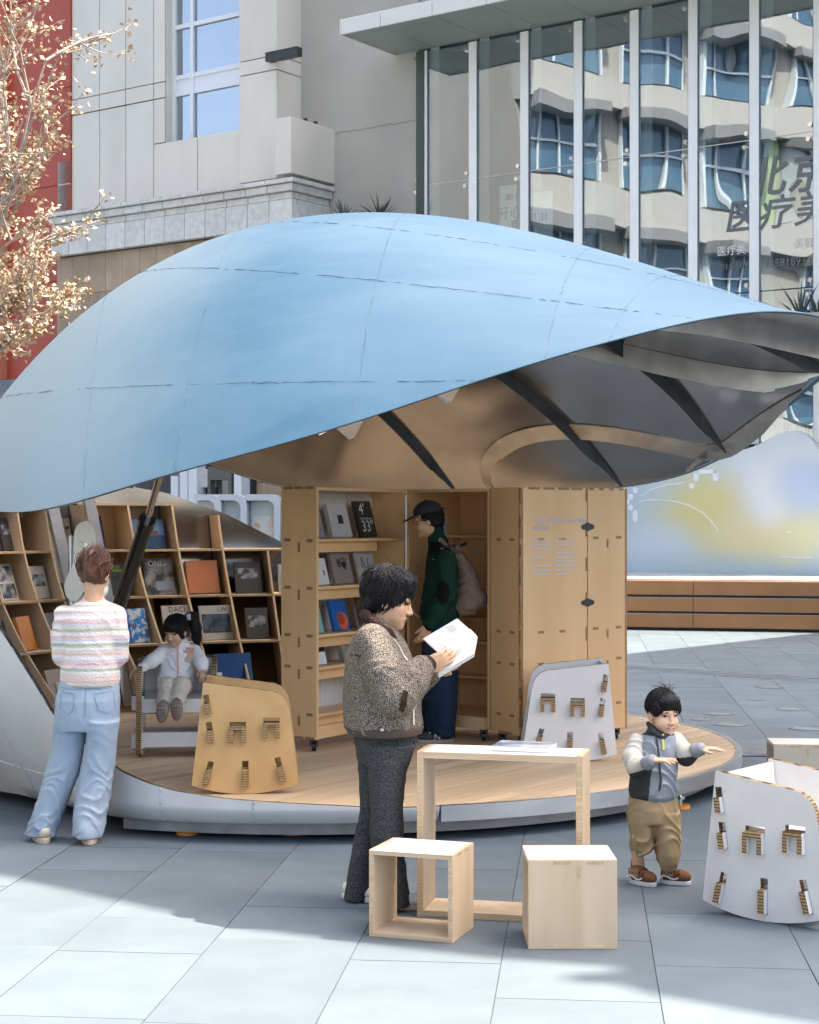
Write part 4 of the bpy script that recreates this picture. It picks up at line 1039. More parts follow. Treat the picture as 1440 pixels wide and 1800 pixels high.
sbook('pale grey magazine standing behind the girl', 119, 1, .27, .32, .012, cov((.48, .46, .43)), [(.1, .1, .9, .6, SPANGLE)], [('DACI', .55, .88, .07, INK)], yaw_off=.1)
sbook('grey architecture magazine with letters LW', 111.9, 1, .30, .31, .018, cov((.47, .45, .42)), [(.05, .20, .95, .75, cov((.02, .035, .05), (.08, .12, .17))), (.3, .24, .75, .5, cov((.25, .29, .33)))], [('LW', .72, .87, .06, INK)], yaw_off=.12)
sbook('plain royal blue book on lowest curved shelf', 111.2, 0, .34, .30, .03, cov((.012, .10, .34)), [], [('━━━━━', .45, .84, .016, LET_N), ('━━', .7, .12, .02, LET_N)], yaw_off=.1)
sbook('white booklet behind the girl on lowest shelf', 123, 0, .2, .22, .01, cov(LTWHITE), yaw_off=.1)
sbook('black and white photo magazine on upper curved shelf', 152, 3, .27, .32, .012, cov((.10, .11, .12), (.30, .31, .32)), [(.02, .88, .6, .98, LET_W)], [('33', .3, .93, .04, INK)], yaw_off=.2)
sbook('magazine with two building photos, second curved shelf', 149.5, 2, .25, .31, .015, cov((.48, .47, .45)), [(.08, .52, .92, .94, SPANGLE), (.08, .06, .92, .46, SPANGLE)], [], yaw_off=.2)
sbook('orange book standing on a curved shelf left', 150.5, 1, .22, .28, .03, cov(ORG), yaw_off=.25)
sbook('plain grey book on curved shelf beside the orange one', 143.5, 1, .22, .30, .02, cov((.17, .16, .16)), yaw_off=.2)
sbook('long white booklet on lowest curved shelf left', 143.8, 0, .17, .33, .01, cov(LTWHITE), [], [('━━━━', .5, .7, .03, INK_GREY)], yaw_off=.2)
sbook('small open white leaflet by the bowl rim', 149, 0, .18, .16, .01, cov(LTWHITE), yaw_off=.3)

for a_, zi_, c_, lab_ in ((146.5, 3, (.05, .05, .055), 'dark grey book at the far end of the upper left shelf'), (158, 3, (.30, .29, .27), 'grey paperback on upper left shelf by the bowl rim'), (157, 2, (.03, .05, .10), 'dark navy book on second left shelf'),
        (143.4, 2, (.42, .40, .37), 'pale book beside hinge gap on second left shelf'), (157, 1, (.02, .02, .022), 'black book on third left shelf'), (104.8, 2, (.06, .06, .065), 'black book nearest the cabinet on the third shelf'), (104.6, 1, (.08, .075, .07), 'dark book in cell between magazine LW and the cabinet'), (97.5, 2, (.40, .38, .36), 'pale book half hidden behind cabinet edge'),
        (127.5, 0, (.10, .20, .14), 'green book behind the chair on lowest shelf'), (116.5, 0, (.03, .035, .05), 'dark slim book left of the royal blue book'), (151, 0, (.33, .20, .10), 'brown book at the bottom left shelf')):
    sbook(lab_, a_, zi_, rnd.uniform(.20, .27), rnd.uniform(.24, .31), rnd.uniform(.015, .03), cov(c_), [(.12, rnd.uniform(.3, .5), .88, rnd.uniform(.7, .8), SPANGLE)] if zi_ != 0 else (), yaw_off=.12)
# ------------------------------------------------------------------ rocking chairs cut from board
def arc(x0, z0, x1, z1, sag, n=12):
    out = []
    for i in range(n + 1):
        t = i / n; out.append((x0 + (x1 - x0) * t, z0 + (z1 - z0) * t - sag * 4 * t * (1 - t)))
    return out
OUT = [(-.245, .655), (-.312, .055)] + arc(-.312, .055, .312, .06, .056)[1:-1] + [(.312, .06), (.262, .46), (.252, .51), (.235, .55), (.205, .582), (.165, .60)]
OUT = OUT[::-1] if False else OUT
SL = [(-.222, .525, .034, .085, .14), (-.205, .365, .034, .088, .14), (-.215, .125, .034, .11, -.22), (0, .115, .036, .13, 0), (.205, .14, .034, .12, .24)]
BR = [(-.045, .365), (.152, .39)]
def rocking_chair(label, loc, rz, face, edge, width=.50, tilt=0):
    t = thing('rocking_chair', label, 'chair', loc, rz, 'board rocking chairs'); t.rotation_euler = (0, tilt, rz)
    holes = [rectloop(x, z, w, h + .03, a) for x, z, w, h, a in SL]
    for bx, bz in BR: holes.append(rectloop(bx, bz + .032, .095, .05)[:2] + rectloop(bx, bz + .032, .095, .05)[2:])
    base = extrude2d(OUT, holes, .034); base.transform(FACE_Y)
    for yy in (-width / 2, width / 2):
        me = base.copy(); me.name = 'side_panel'; me.transform(Matrix.Translation((0, yy, 0)))
        me.materials.append(face); me.materials.append(edge)
        for p in me.polygons: p.material_index = 0 if abs(p.normal.y) > .8 else 1
        link('side_panel', me, t)
        s = -1 if yy < 0 else 1; y0 = yy + s * .017; y1 = y0 + s * .034
        def tab(x, z, w, h, a):
            mb = MB().box((-w / 2, min(y0 - s * .05, y1), -h / 2), (w / 2, max(y0 - s * .05, y1), h / 2))
            mb.xf(Matrix.Translation((x, 0, z)) @ Matrix.Rotation(-a, 4, 'Y')); me = mb.mesh('tab', [edge, face])
            for p in me.polygons:
                if abs(p.normal.y) < .5 and abs(p.normal.x) > abs(p.normal.z) and p.normal.x > 0: p.material_index = 1
            link('tab', me, t)
        for x, z, w, h, a in SL: tab(x + (.02 * sin(a)), z - .022, w * .9, h * .82, a)
        for bx, bz in BR:
            tab(bx - .036, bz - .025, .024, .075, 0); tab(bx + .036, bz - .025, .024, .075, 0); tab(bx, bz + .022, .092, .02, 0)
    w = width / 2 - .018
    def bar(name, x, z, wx, hz, a, mat=face):
        mb = MB().box((-wx / 2, -w, -hz / 2), (wx / 2, w, hz / 2)).xf(Matrix.Translation((x, 0, z)) @ Matrix.Rotation(-a, 4, 'Y')); P(name, mb, mat, t, bevel=.003)
    bar('seat', .03, .392, .40, .03, -.08); bar('seat_apron', .215, .355, .03, .09, .1)
    bar('backrest', -.215, .52, .03, .24, .14)
    bar('seat_beam', -.045, .355, .09, .05, 0); bar('seat_beam', .12, .36, .07, .05, 0)
    bar('lower_stretcher', -.215, .11, .03, .10, -.22); bar('lower_stretcher', 0, .10, .03, .11, 0); bar('lower_stretcher', .205, .125, .03, .10, .24)
    return t
def chair_at(px, py, z0, near_off, rz, **k):
    p = at(px, py, z0); return p
kb = at(420, 1396, DZ)
rocking_chair('brown cardboard rocking chair standing alone on the deck', (kb.x + .02, kb.y + .26, DZ), radians(4), KRAFT, HONEY, .50, .0)
wk = at(1004, 1339, DZ)
rocking_chair('white rocking chair with brown edges against the lettered cabinet', (wk.x, wk.y + .27, DZ), radians(178), WHITE_BOARD, HONEY, .48, -.02)
wr = at(1340, 1619, 0)
rocking_chair('white rocking chair on the paving at the right edge, near the boy', (wr.x + .18, wr.y + .20, 0), radians(-39), WHITE_BOARD, HONEY, .52, .0)
wg = at(292, 1336, DZ)
GCH = Vector((wg.x + .04, wg.y + .28, DZ))
rocking_chair('white rocking chair with the seated girl in it', GCH, radians(-84), WHITE_BOARD, HONEY, .50, .0)

# ------------------------------------------------------------------ stools, table, magazine
def box_stool(label, loc, rz, w, d, h, th=.021, group='plywood box stools', finger=True, mat=BIRCH_PALE, open_axis='y'):
    t = thing('box_stool', label, 'stool', loc, rz, group)
    if open_axis == 'y':
        box('top_board', (-w / 2 + th, 0, h - th), (w / 2 - th, d, h), BIRCH_TOP, t, .0015); box('bottom_board', (-w / 2 + th, 0, 0), (w / 2 - th, d, th), mat, t, .0015)
        for s in (-1, 1): box('side_board', (s * w / 2 - (th if s > 0 else 0), 0, 0), (s * w / 2 + (th if s < 0 else 0), d, h), mat, t, .0015)
        e = P('ply_edge', MB().box((-w / 2 + .001, -.0012, .001), (-w / 2 + th - .001, -.0002, h - .001)).box((w / 2 - th + .001, -.0012, .001), (w / 2 - .001, -.0002, h - .001)).box((-w / 2 + th, -.0012, .002), (w / 2 - th, -.0002, th - .002)).box((-w / 2 + th, -.0012, h - th + .002), (w / 2 - th, -.0002, h - .002)), PLY_EDGE, t)
        for y in (.33, .66):
            P('tenon', MB().box((w / 2 - .002, d * y - .03, h - .019), (w / 2 + .001, d * y + .03, h - .004)), TENON_PALE, t)
    else:
        box('top_board', (-w / 2, th, h - th), (w / 2, d - th, h), BIRCH_TOP, t, .0015); box('bottom_board', (-w / 2, th, 0), (w / 2, d - th, th), mat, t, .0015)
        box('front_board', (-w / 2, 0, 0), (w / 2, th, h), mat, t, .0015); box('back_board', (-w / 2, d - th, 0), (w / 2, d, h), mat, t, .0015)
        for x in (-.13, .27):
            P('tenon', MB().box((w * x * .95 - .035, -.001, h - th + .002), (w * x * .95 + .035, .002, h - .006)), TENON_PALE, t)
            P('tenon', MB().box((w * x * .95 - .035, -.001, .004), (w * x * .95 + .035, .002, th - .004)), BIRCH_PALE, t)
        P('tenon', MB().box((w * .07 - .007, -.001, h - .075), (w * .07 + .007, .002, h - .027)), TENON_PALE, t)
    return t
TENON_PALE = M('tenon_pale', (.50, .36, .21), (.42, .29, .16), 30, rough=.6)
a, b = at(649, 1646), at(795.6, 1658.5)
box_stool('open box stool seen through from the front beside the old woman\'s feet', ((a.x + b.x) / 2, (a.y + b.y) / 2, 0), atan2(b.y - a.y, b.x - a.x), .38, .305, .375)
a, b = at(929, 1668.5), at(1085, 1669)
box_stool('box stool with closed front board and dovetail marks', ((a.x + b.x) / 2, (a.y + b.y) / 2, 0), radians(.6), .374, .33, .375, open_axis='x')
a = Vector((( 1361 - CX) / F * 10.85, 10.85, 0))
box_stool('third box stool behind the white rocking chair at right', (a.x + .187, a.y, 0), radians(-4), .374, .33, .375, open_axis='x', mat=M('plain_ply', (.50, .43, .33), (.45, .38, .285), 3.5, (1, 1, .12), rough=.5))
a = at(733, 1611); tb = thing('console_table', 'narrow birch ply frame table with a magazine on it', 'table', (a.x, a.y, 0), radians(-13.2))
tw, td, thh, tt = .757, .255, .752, .031
box('tabletop', (tt, 0, thh - tt), (tw - tt, td, thh), BIRCH_TOP, tb, .0015); box('bottom_board', (tt, 0, 0), (tw - tt, td, tt), BIRCH_PALE, tb, .0015)
box('leg_board', (0, 0, 0), (tt, td, thh), BIRCH_PALE, tb, .0015); box('leg_board', (tw - tt, 0, 0), (tw, td, thh), BIRCH_PALE, tb, .0015)
P('ply_edge', MB().box((.001, -.0012, .001), (tt - .001, -.0002, thh - .001)).box((tw - tt + .001, -.0012, .001), (tw - .001, -.0002, thh - .001)).box((tt, -.0012, .003), (tw - tt, -.0002, tt - .003)).box((tt, -.0012, thh - tt + .003), (tw - tt, -.0002, thh - .003)), PLY_EDGE, tb)
mg = tb.matrix_basis @ Vector((.50, .05, thh + .0005))
m_ = at(922, 1314, .76)
mag = thing('magazine', 'thick softcover magazine lying on the narrow table', 'magazine', (m_.x, m_.y - .02, thh + .001), radians(-17))
P('pages', MB().box((-.128, -.09, .002), (.128, .09, .024)), PAGE, mag, bevel=.001); P('cover', MB().box((-.131, -.093, .0245), (.131, .093, .027)).box((-.131, -.093, 0), (.131, .093, .0018)), M('magazine_cover', (.10, .17, .28), (.55, .60, .64), 7, rough=.3, coat=.4), mag)

# ------------------------------------------------------------------ foot shaped sign on a pole
fs = W(150, 958, 10.95)
fo = thing('foot_shaped_sign', 'pale metal foot soles on a thin pole behind the striped sweater woman', 'sign', (fs.x, fs.y, DZ))
SOLE = M('sole_metal', (.66, .62, .52), (.60, .56, .47), 2, rough=.28, metal=.35)
zc_ = fs.z - DZ
def smooth_loop(pts, n=3):
    for _ in range(n): pts = [q for a, b in zip(pts, pts[1:] + pts[:1]) for q in ((a[0] * .75 + b[0] * .25, a[1] * .75 + b[1] * .25), (a[0] * .25 + b[0] * .75, a[1] * .25 + b[1] * .75))]
    return pts
def plate(px, y):
    q = [W(x, z, fs.y) - fs for x, z in px]; me = extrude2d(smooth_loop([(v.x, v.z) for v in q])[::-1], [], .012)
    me.transform(Matrix.Translation((0, y, zc_)) @ FACE_Y); me.materials.append(SOLE); link('sole_plate', me, fo)
plate([(150, 914), (163, 921), (170, 943), (168, 975), (161, 1003), (153, 1022), (146, 1045), (132, 1060), (116, 1050), (112, 1030), (119, 1010), (130, 990), (129, 955), (132, 925)], 0)
plate([(128, 1040), (146, 1046), (157, 1030), (166, 1040), (160, 1064), (150, 1090), (130, 1098), (118, 1085), (118, 1058)], .05)
for i in range(4): P('toe', MB().cyl((-.065 + i * .028, -.012, zc_ - .3 + .012 * i), (-.065 + i * .028, .0, zc_ - .3 + .012 * i), .012 - .001 * i, 10), SOLE, fo)
P('bolt', MB().cyl((.005, -.02, zc_ + .0), (.005, .0, zc_ + .0), .013, 12), CHROME, fo)
P('pole', MB().cyl((-.1, .03, 0), (-.1, .03, zc_ + .06), .017, 14), ALU, fo, smooth=40); P('pole_arm', MB().cyl((-.1, .03, zc_ + .02), (0, .01, zc_ + .02), .013, 10), ALU, fo)
P('pole_foot', MB().cyl((-.1, .03, 0.001), (-.1, .03, .012), .09, 20), ALU, fo)

# ------------------------------------------------------------------ stage bench, painted wall, paving lights, drain
BRONZE = M('bronze_sheet', (.44, .22, .095), (.37, .182, .078), 1.2, rough=.35, metal=.45, bump=.03, bscale=8)
sb_ = thing('stage_bench', 'long stepped bench with three bronze slats before the painted wall', 'bench', (3.5, 28.5, 0))
L0, L1 = Vector((1.2, 28.75, 0)), Vector((11.5, 26.15, 0)); dL = (L1 - L0).normalized(); nL = Vector((dL.y, -dL.x, 0))
ang = atan2(dL.y, dL.x); Ln = (L1 - L0).length
def lbar(name, x0, x1, y0, y1, z0, z1, mat):
    mb = MB().box((x0, y0, z0), (x1, y1, z1)).xf(Matrix.Translation(L0 - Vector((3.5, 28.5, 0))) @ Matrix.Rotation(ang, 4, 'Z')); return P(name, mb, mat, sb_, bevel=.006)
for i, (z0, z1) in enumerate(((.045, .27), (.31, .535), (.58, .81))):
    nseg = 3
    for k in range(nseg):
        a0 = Ln * k / nseg + .003; a1 = Ln * (k + 1) / nseg - .003; o_ = .0 if i == 0 else .03 * i
        sl_ = lbar('bronze_slat', a0, a1, o_, o_ + .34 - .02 * i, z0, z1, BRONZE)
lbar('recess_board', 0, Ln, .12, 1.0, .0, .80, DARK_METAL)
lbar('top_slab', 0, Ln, .37, 6.5, .795, .83, M('pale_stone_top', (.52, .53, .54), (.46, .47, .48), 2, rough=.5))
for i in (0, 1): lbar('slat_cap', 0, Ln, .004 + .03 * i, .3, (.2712, .5362)[i], (.2752, .5402)[i], ALU)
# painted wall
mw = broot('painted_wall', 'freestanding wall with wavy top painted in blurred blue and yellow', 'wall')
dM = 1.2
def msz(px, py): return s_at(px, dM), z_at(px, py, dM)
prof = [(1040, 1003), (1500, 1019), (1500, 800), (1455, 800), (1440, 792), (1430, 776), (1418, 764), (1403, 758), (1388, 757), (1370, 762), (1350, 772), (1335, 781), (1310, 790), (1270, 785), (1230, 760), (1190, 740), (1130, 735), (1040, 760)]
MUR = bpy.data.materials.new('blurred_mural'); MUR.use_nodes = True
mn = MUR.node_tree.nodes; ml = MUR.node_tree.links; mb_ = mn['Principled BSDF']; mb_.inputs['Roughness'].default_value = .5
tcm = mn.new('ShaderNodeTexCoord'); nzm = mn.new('ShaderNodeTexNoise'); nzm.inputs['Scale'].default_value = .8; nzm.inputs['Detail'].default_value = 2
wm = mn.new('ShaderNodeVectorMath'); wm.operation = 'MULTIPLY_ADD'; wm.inputs[1].default_value = (.5, .5, .5)
ml.new(tcm.outputs['Object'], nzm.inputs[0]); ml.new(nzm.outputs['Color'], wm.inputs[0]); ml.new(tcm.outputs['Object'], wm.inputs[2])
src = None
base = mn.new('ShaderNodeRGB'); base.outputs[0].default_value = (.42, .53, .60, 1); src = base.outputs[0]
def blob(px, py, rx, rz_, col, amt=1, soft=.9):
    global src
    s, z = msz(px, py); k = z_at(px, py - 100, dM) - z; rx *= k / 100 * 1.25; rz_ *= k / 100
    v = mn.new('ShaderNodeVectorMath'); v.operation = 'SUBTRACT'; v.inputs[1].default_value = (s + .25, -dM, z + .25); ml.new(wm.outputs[0], v.inputs[0])
    d = mn.new('ShaderNodeVectorMath'); d.operation = 'MULTIPLY'; d.inputs[1].default_value = (1 / rx, 0, 1 / rz_); ml.new(v.outputs[0], d.inputs[0])
    L = mn.new('ShaderNodeVectorMath'); L.operation = 'LENGTH'; ml.new(d.outputs[0], L.inputs[0])
    r = mn.new('ShaderNodeMapRange'); r.interpolation_type = 'SMOOTHSTEP'; r.inputs[1].default_value = 1 + soft * .4; r.inputs[2].default_value = 1 - soft * .8; r.inputs[3].default_value = 0; r.inputs[4].default_value = amt; ml.new(L.outputs['Value'], r.inputs[0])
    m = mn.new('ShaderNodeMix'); m.data_type = 'RGBA'; m.inputs[7].default_value = (*col, 1); ml.new(r.outputs[0], m.inputs[0]); ml.new(src, m.inputs[6]); src = m.outputs[2]
blob(1290, 935, 175, 75, (.50, .585, .50), .9); blob(1410, 790, 60, 40, (.58, .62, .68), .8); blob(1330, 850, 70, 110, (.58, .62, .66), .95)
blob(1235, 895, 75, 75, (.60, .55, .26), 1); blob(1330, 945, 95, 42, (.64, .58, .34), 1); blob(1400, 930, 45, 60, (.62, .60, .38), .9); blob(1345, 870, 32, 62, (.66, .68, .70), .9); blob(1410, 855, 45, 50, (.44, .54, .70), .9); blob(1150, 960, 70, 40, (.58, .65, .75), .6)
ml.new(src, mb_.inputs['Base Color'])
me = extrude2d([msz(*p) for p in prof][::-1], [], .16); me.transform(Matrix.Translation((0, -dM + .08, 0)) @ FACE_Y); me.materials.append(MUR); link('wall_board', me, mw)
MWH = M('mural_white', (.72, .76, .82), rough=.5)
def mdot(px, py, w, h):
    s, z = msz(px, py); k = (z_at(px, py - 100, dM) - z) / 100
    pts = []
    hw, hh = w * k / 2 * 1.25, h * k / 2; r = min(hw, hh)
    for i in range(24):
        t = 2 * pi * i / 24; pts.append((s + cos(t) * r + (hw - r) * (1 if cos(t) > 0 else -1), z + sin(t) * r + (hh - r) * (1 if sin(t) > 0 else -1)))
    me = extrude2d(pts, [], .004); me.transform(Matrix.Translation((0, -dM - .003, 0)) @ FACE_Y); me.materials.append(MWH); link('painted_dot', me, mw)
for p in ((1117, 862, 8, 11), (1109, 873, 8, 11), (1102, 882, 8, 11), (1109, 892, 8, 11), (1117, 907, 8, 21), (1216, 854, 8, 10), (1224, 836, 8, 20), (1258, 836, 8, 20), (1241, 829, 34, 7)): mdot(*p)
def marc(pp, w=.012):
    mb = MB(); q = [msz(*p) for p in pp]; mb.tube([(s, -dM - .002, z) for s, z in q], w, 4); P('painted_line', mb, MWH, mw)
marc([(1127, 882), (1150, 879), (1180, 880), (1210, 888), (1235, 901), (1252, 918), (1263, 934)]); marc([(1127, 872), (1145, 861), (1170, 853), (1205, 849)]); marc([(1370, 979), (1400, 980), (1432, 981)]); marc([(1383, 935), (1392, 935)])
LIGHT = M('paving_light_glass', (.17, .20, .23), rough=.2); LRING = M('paving_light_ring', (.30, .32, .34), rough=.3, metal=.8)
for i, (px, py) in enumerate([(1265, 1255), (1353, 1208), (1392, 1247), (1417, 1281), (1285, 1274), (1234, 1265), (1182, 1225), (1330, 1230)]):
    p = at(px, py); r = .15 if i < 5 else .1
    lab = ['paving light right of the boy, beyond the deck tip', 'farthest of the large paving lights, near the drain', 'paving light midway between drain and box stool', 'paving light at right edge above the box stool', 'paving light nearest the deck tip', 'small paving light just above the boy\'s hands', 'small paving light beside the boy\'s head', 'small paving light amid the larger ones'][i]
    t = thing('paving_light', lab, 'ground light', (p.x, p.y, 0), 0, 'round lights set in the paving')
    P('rim', ring(MB(), r * .82, r, -.005, .006, n=28), LRING, t); P('lens', MB().cyl((0, 0, -.005), (0, 0, .004), r * .815, 28), LIGHT, t)
dr = thing('drain_grate', 'slotted paving drain channel running across the plaza', 'drain', (0, 0, 0))
da, db = at(1090, 1173), at(1460, 1196); dd = (db - da).normalized(); dn = Vector((-dd.y, dd.x, 0)); Ld = (db - da).length
P('channel', MB().add([da - dn * .3 + Vector((0, 0, .002)), db - dn * .3 + Vector((0, 0, .002)), db + dn * .3 + Vector((0, 0, .002)), da + dn * .3 + Vector((0, 0, .002))], [(0, 1, 2, 3)]), PAVER, dr)
i = 0; x = .05
while x < Ld - .1:
    q = da + dd * x; v = dn * .24 + dd * .14; o = dd * .02; z = Vector((0, 0, .0045))
    P('slot', MB().add([q - v - o + z, q - v + o + z, q + v + o + z, q + v - o + z], [(0, 1, 2, 3)]), BLACK, dr); x += .27
g2 = at(1262, 1330)
gr = MB()
for i in range(16): gr.box((g2.x + .15, g2.y + .0 + i * .03, .004), (g2.x + .75, g2.y + .012 + i * .03, .012))
tg = thing('floor_grille', 'small slatted floor grille behind the deck tip', 'grille', (0, 0, 0)); P('slats', gr, FRAME, tg); P('well', MB().box((g2.x + .14, g2.y - .01, .001), (g2.x + .76, g2.y + .5, .003)), BLACK, tg)

# ------------------------------------------------------------------ display boxes by the stone wall
for i, (p0, p1, lab) in enumerate(((347, 392, 'pale display case at the left, mostly behind the bowl rim'), (388, 437, 'middle display case with yellow and blue poster'), (438, 496, 'display case with food poster nearest the birch cabinet'))):
    Y = 33.0; x0, x1 = (p0 - CX) / F * Y, (p1 - CX) / F * Y; h = 1.8 + 46 * Y / F
    t = thing('display_case', lab, 'display case', (x0, Y, 0), radians(-6), 'poster display cases'); w = x1 - x0
    mb = MB().box((0, .1, 0), (w - .1, .25, h - .12)); P('case_body', mb, M('case_grey', (.45, .46, .46), rough=.5), t, bevel=.02)
    hoodp = [(w - .12, 0), (w, 0), (w, h - .22)] + [(w - .22 + .22 * cos(radians(a)), h - .22 + .22 * sin(radians(a))) for a in range(15, 91, 15)] + [(-.03, h), (-.03, h - .12), (w - .24, h - .12), (w - .16, h - .16), (w - .12, h - .24)]
    me = extrude2d(hoodp, [], .5); me.transform(Matrix.Translation((0, .1, 0)) @ FACE_Y); me.materials.append(M('case_hood', (.42, .46, .52), rough=.4)); link('case_hood', me, t)
    pm = [M('poster_pale', (.52, .53, .54), (.44, .47, .52), 3, rough=.4), M('poster_yellow_blue', (.55, .53, .33), (.32, .39, .53), 1.3, rough=.4, lo=.48, hi=.52), M('poster_food', (.56, .53, .48), (.50, .33, .25), 3.2, rough=.4, lo=.52, hi=.66)][i]
    P('poster', MB().box((.06, .085, .7), (w - .16, .098, h - .42)), pm, t)
    if i == 2:
        text('lettering', '祥云小镇\n社区店', .11, ORI, Matrix.Translation((w / 2 - .05, .08, h - 1.25)) @ FACE_Y, t)
        for cx_, cz_, r in ((.13, h - .62, .07), (.14, h - .85, .07), (w - .25, h - .85, .075)): P('dish', MB().cyl((cx_, .084, cz_), (cx_, .078, cz_), r, 16), cov((.50, .30, .18), (.62, .45, .33)), t)
    if i == 1: text('lettering', '天', .14, PAGE, Matrix.Translation((w - .27, .08, h - .8)) @ FACE_Y, t)
    if i == 0: P('poster_mark', MB().cyl((w - .24, .084, h - .5), (w - .24, .08, h - .5), .035, 12), ORI, t)
sgp = at(432, 915 + 5, 0)
sg_ = broot('wall_sign', 'small brown wall sign with white characters behind the display cases', 'sign')
P('sign_board', fb(MB(), s_at(430, 1.3), s_at(452, 1.3), 1.16, 1.24, z_at(440, 900, 1.3), z_at(440, 872, 1.3)), cov((.22, .15, .09)), sg_); ftext('lettering', '祥云', 441, 881, .2, PAGE, 1.26, sg_)

# ------------------------------------------------------------------ dry leaved tree at the left edge
tr = thing('street_tree', 'bare branched tree with dry brown leaves in front of the red building', 'tree', (-4.25, 15.2, 0))
BARK = M('pale_bark', (.36, .30, .26), (.25, .20, .17), 20, rough=.8); LEAF = M('dry_leaf', (.46, .33, .21), (.38, .26, .15), 3, rough=.6); LEAF2 = M('pale_dry_leaf', (.56, .45, .31), (.48, .37, .24), 3, rough=.6)
for m_ in (LEAF, LEAF2): m_.node_tree.nodes['Principled BSDF'].inputs['Subsurface Weight'].default_value = 0
tm = MB(); lf = MB()
tm.tube([(0, 0, 0), (.02, 0, 1.5), (-.05, .02, 3)], [.11, .09, .07], 10)
P('trunk', tm, BARK, tr, smooth=60)
br = MB()
def leafat(p, s):
    a = Vector((rnd.gauss(0, 1), rnd.gauss(0, 1), rnd.gauss(0, .7))).normalized(); b = a.cross(Vector((rnd.gauss(0, 1), rnd.gauss(0, 1), rnd.gauss(0, 1)))).normalized(); c = a.cross(b)
    s *= rnd.uniform(.6, 1.2); k = rnd.uniform(-.25, .35)
    v = [p, p + a * s * .5 + b * s * .38 + c * s * k, p + a * s * 1.0, p + a * s * .5 - b * s * .38 + c * s * k, p + a * s * .55]
    lf.add(v, [(0, 1, 4), (1, 2, 4), (2, 3, 4), (3, 0, 4)], 0 if rnd.random() < .55 else 1)
def cluster(p, n, rad, s=.055):
    for _ in range(n): leafat(p + Vector((rnd.gauss(0, rad), rnd.gauss(0, rad), rnd.gauss(0, rad))), s)
def branch(p, d, L, r, depth):
    pts = [p.copy()]; n = 7
    for i in range(n):
        d = (d + Vector((rnd.gauss(0, .10), rnd.gauss(0, .10), rnd.gauss(.03, .10)))).normalized(); pts.append(pts[-1] + d * L / n)
    L = L
    br.tube(pts, [max(r * (1 - .75 * i / n), .0035) for i in range(n + 1)], 5 if depth else 7)
    if depth >= 2:
        for q in pts[2:]: 
            if rnd.random() < .36: cluster(q, rnd.randint(2, 6), .03, .052)
        cluster(pts[-1], rnd.randint(4, 9), .04, .055)
    if depth < 3:
        for i in range(2, n + 1):
            for _ in range(2 if depth else 2):
                if rnd.random() < (.58 if depth < 2 else .40):
                    s = d.cross(Vector((rnd.gauss(0, 1), rnd.gauss(0, 1), rnd.gauss(0, 1)))).normalized()
                    branch(pts[i], (d * .7 + s * rnd.uniform(.45, .9) + Vector((0, 0, .1))).normalized(), L * rnd.uniform(.26, .46), r * .5, depth + 1)
top = Vector((-.05, .02, 3))
for tx_, tz_, L in ((-40, 40, 2.6), (20, 20, 2.0), (45, 170, 2.6), (110, 210, 1.5), (15, 330, 1.4), (60, 400, 1.3), (90, 440, 1.6), (30, 520, 1.3), (105, 540, 1.2), (15, 610, 1.0), (70, 470, 1.2), (-50, 250, 2.0), (100, 300, 1.2)):
    e = W(tx_, tz_, 15.2 + rnd.uniform(-.5, .5)) - Vector((-4.25, 15.2, 0)); st_ = top + Vector((0, 0, rnd.uniform(-.2, .8))) * 1
    st_ = Vector((-.05 + rnd.uniform(0, .1), 0, 2.4 + rnd.uniform(0, 1.4)))
    d = (e - st_); branch(st_, d.normalized(), d.length * .92, .032, 1)
br.tube([(-.05, .02, 2.9), (-.1, 0, 4.2), (-.05, .1, 5.6)], [.07, .05, .03], 8)
cr = P('branches', br, BARK, tr, smooth=60)
tag(P('crown', lf, [LEAF, LEAF2], tr), kind='stuff')
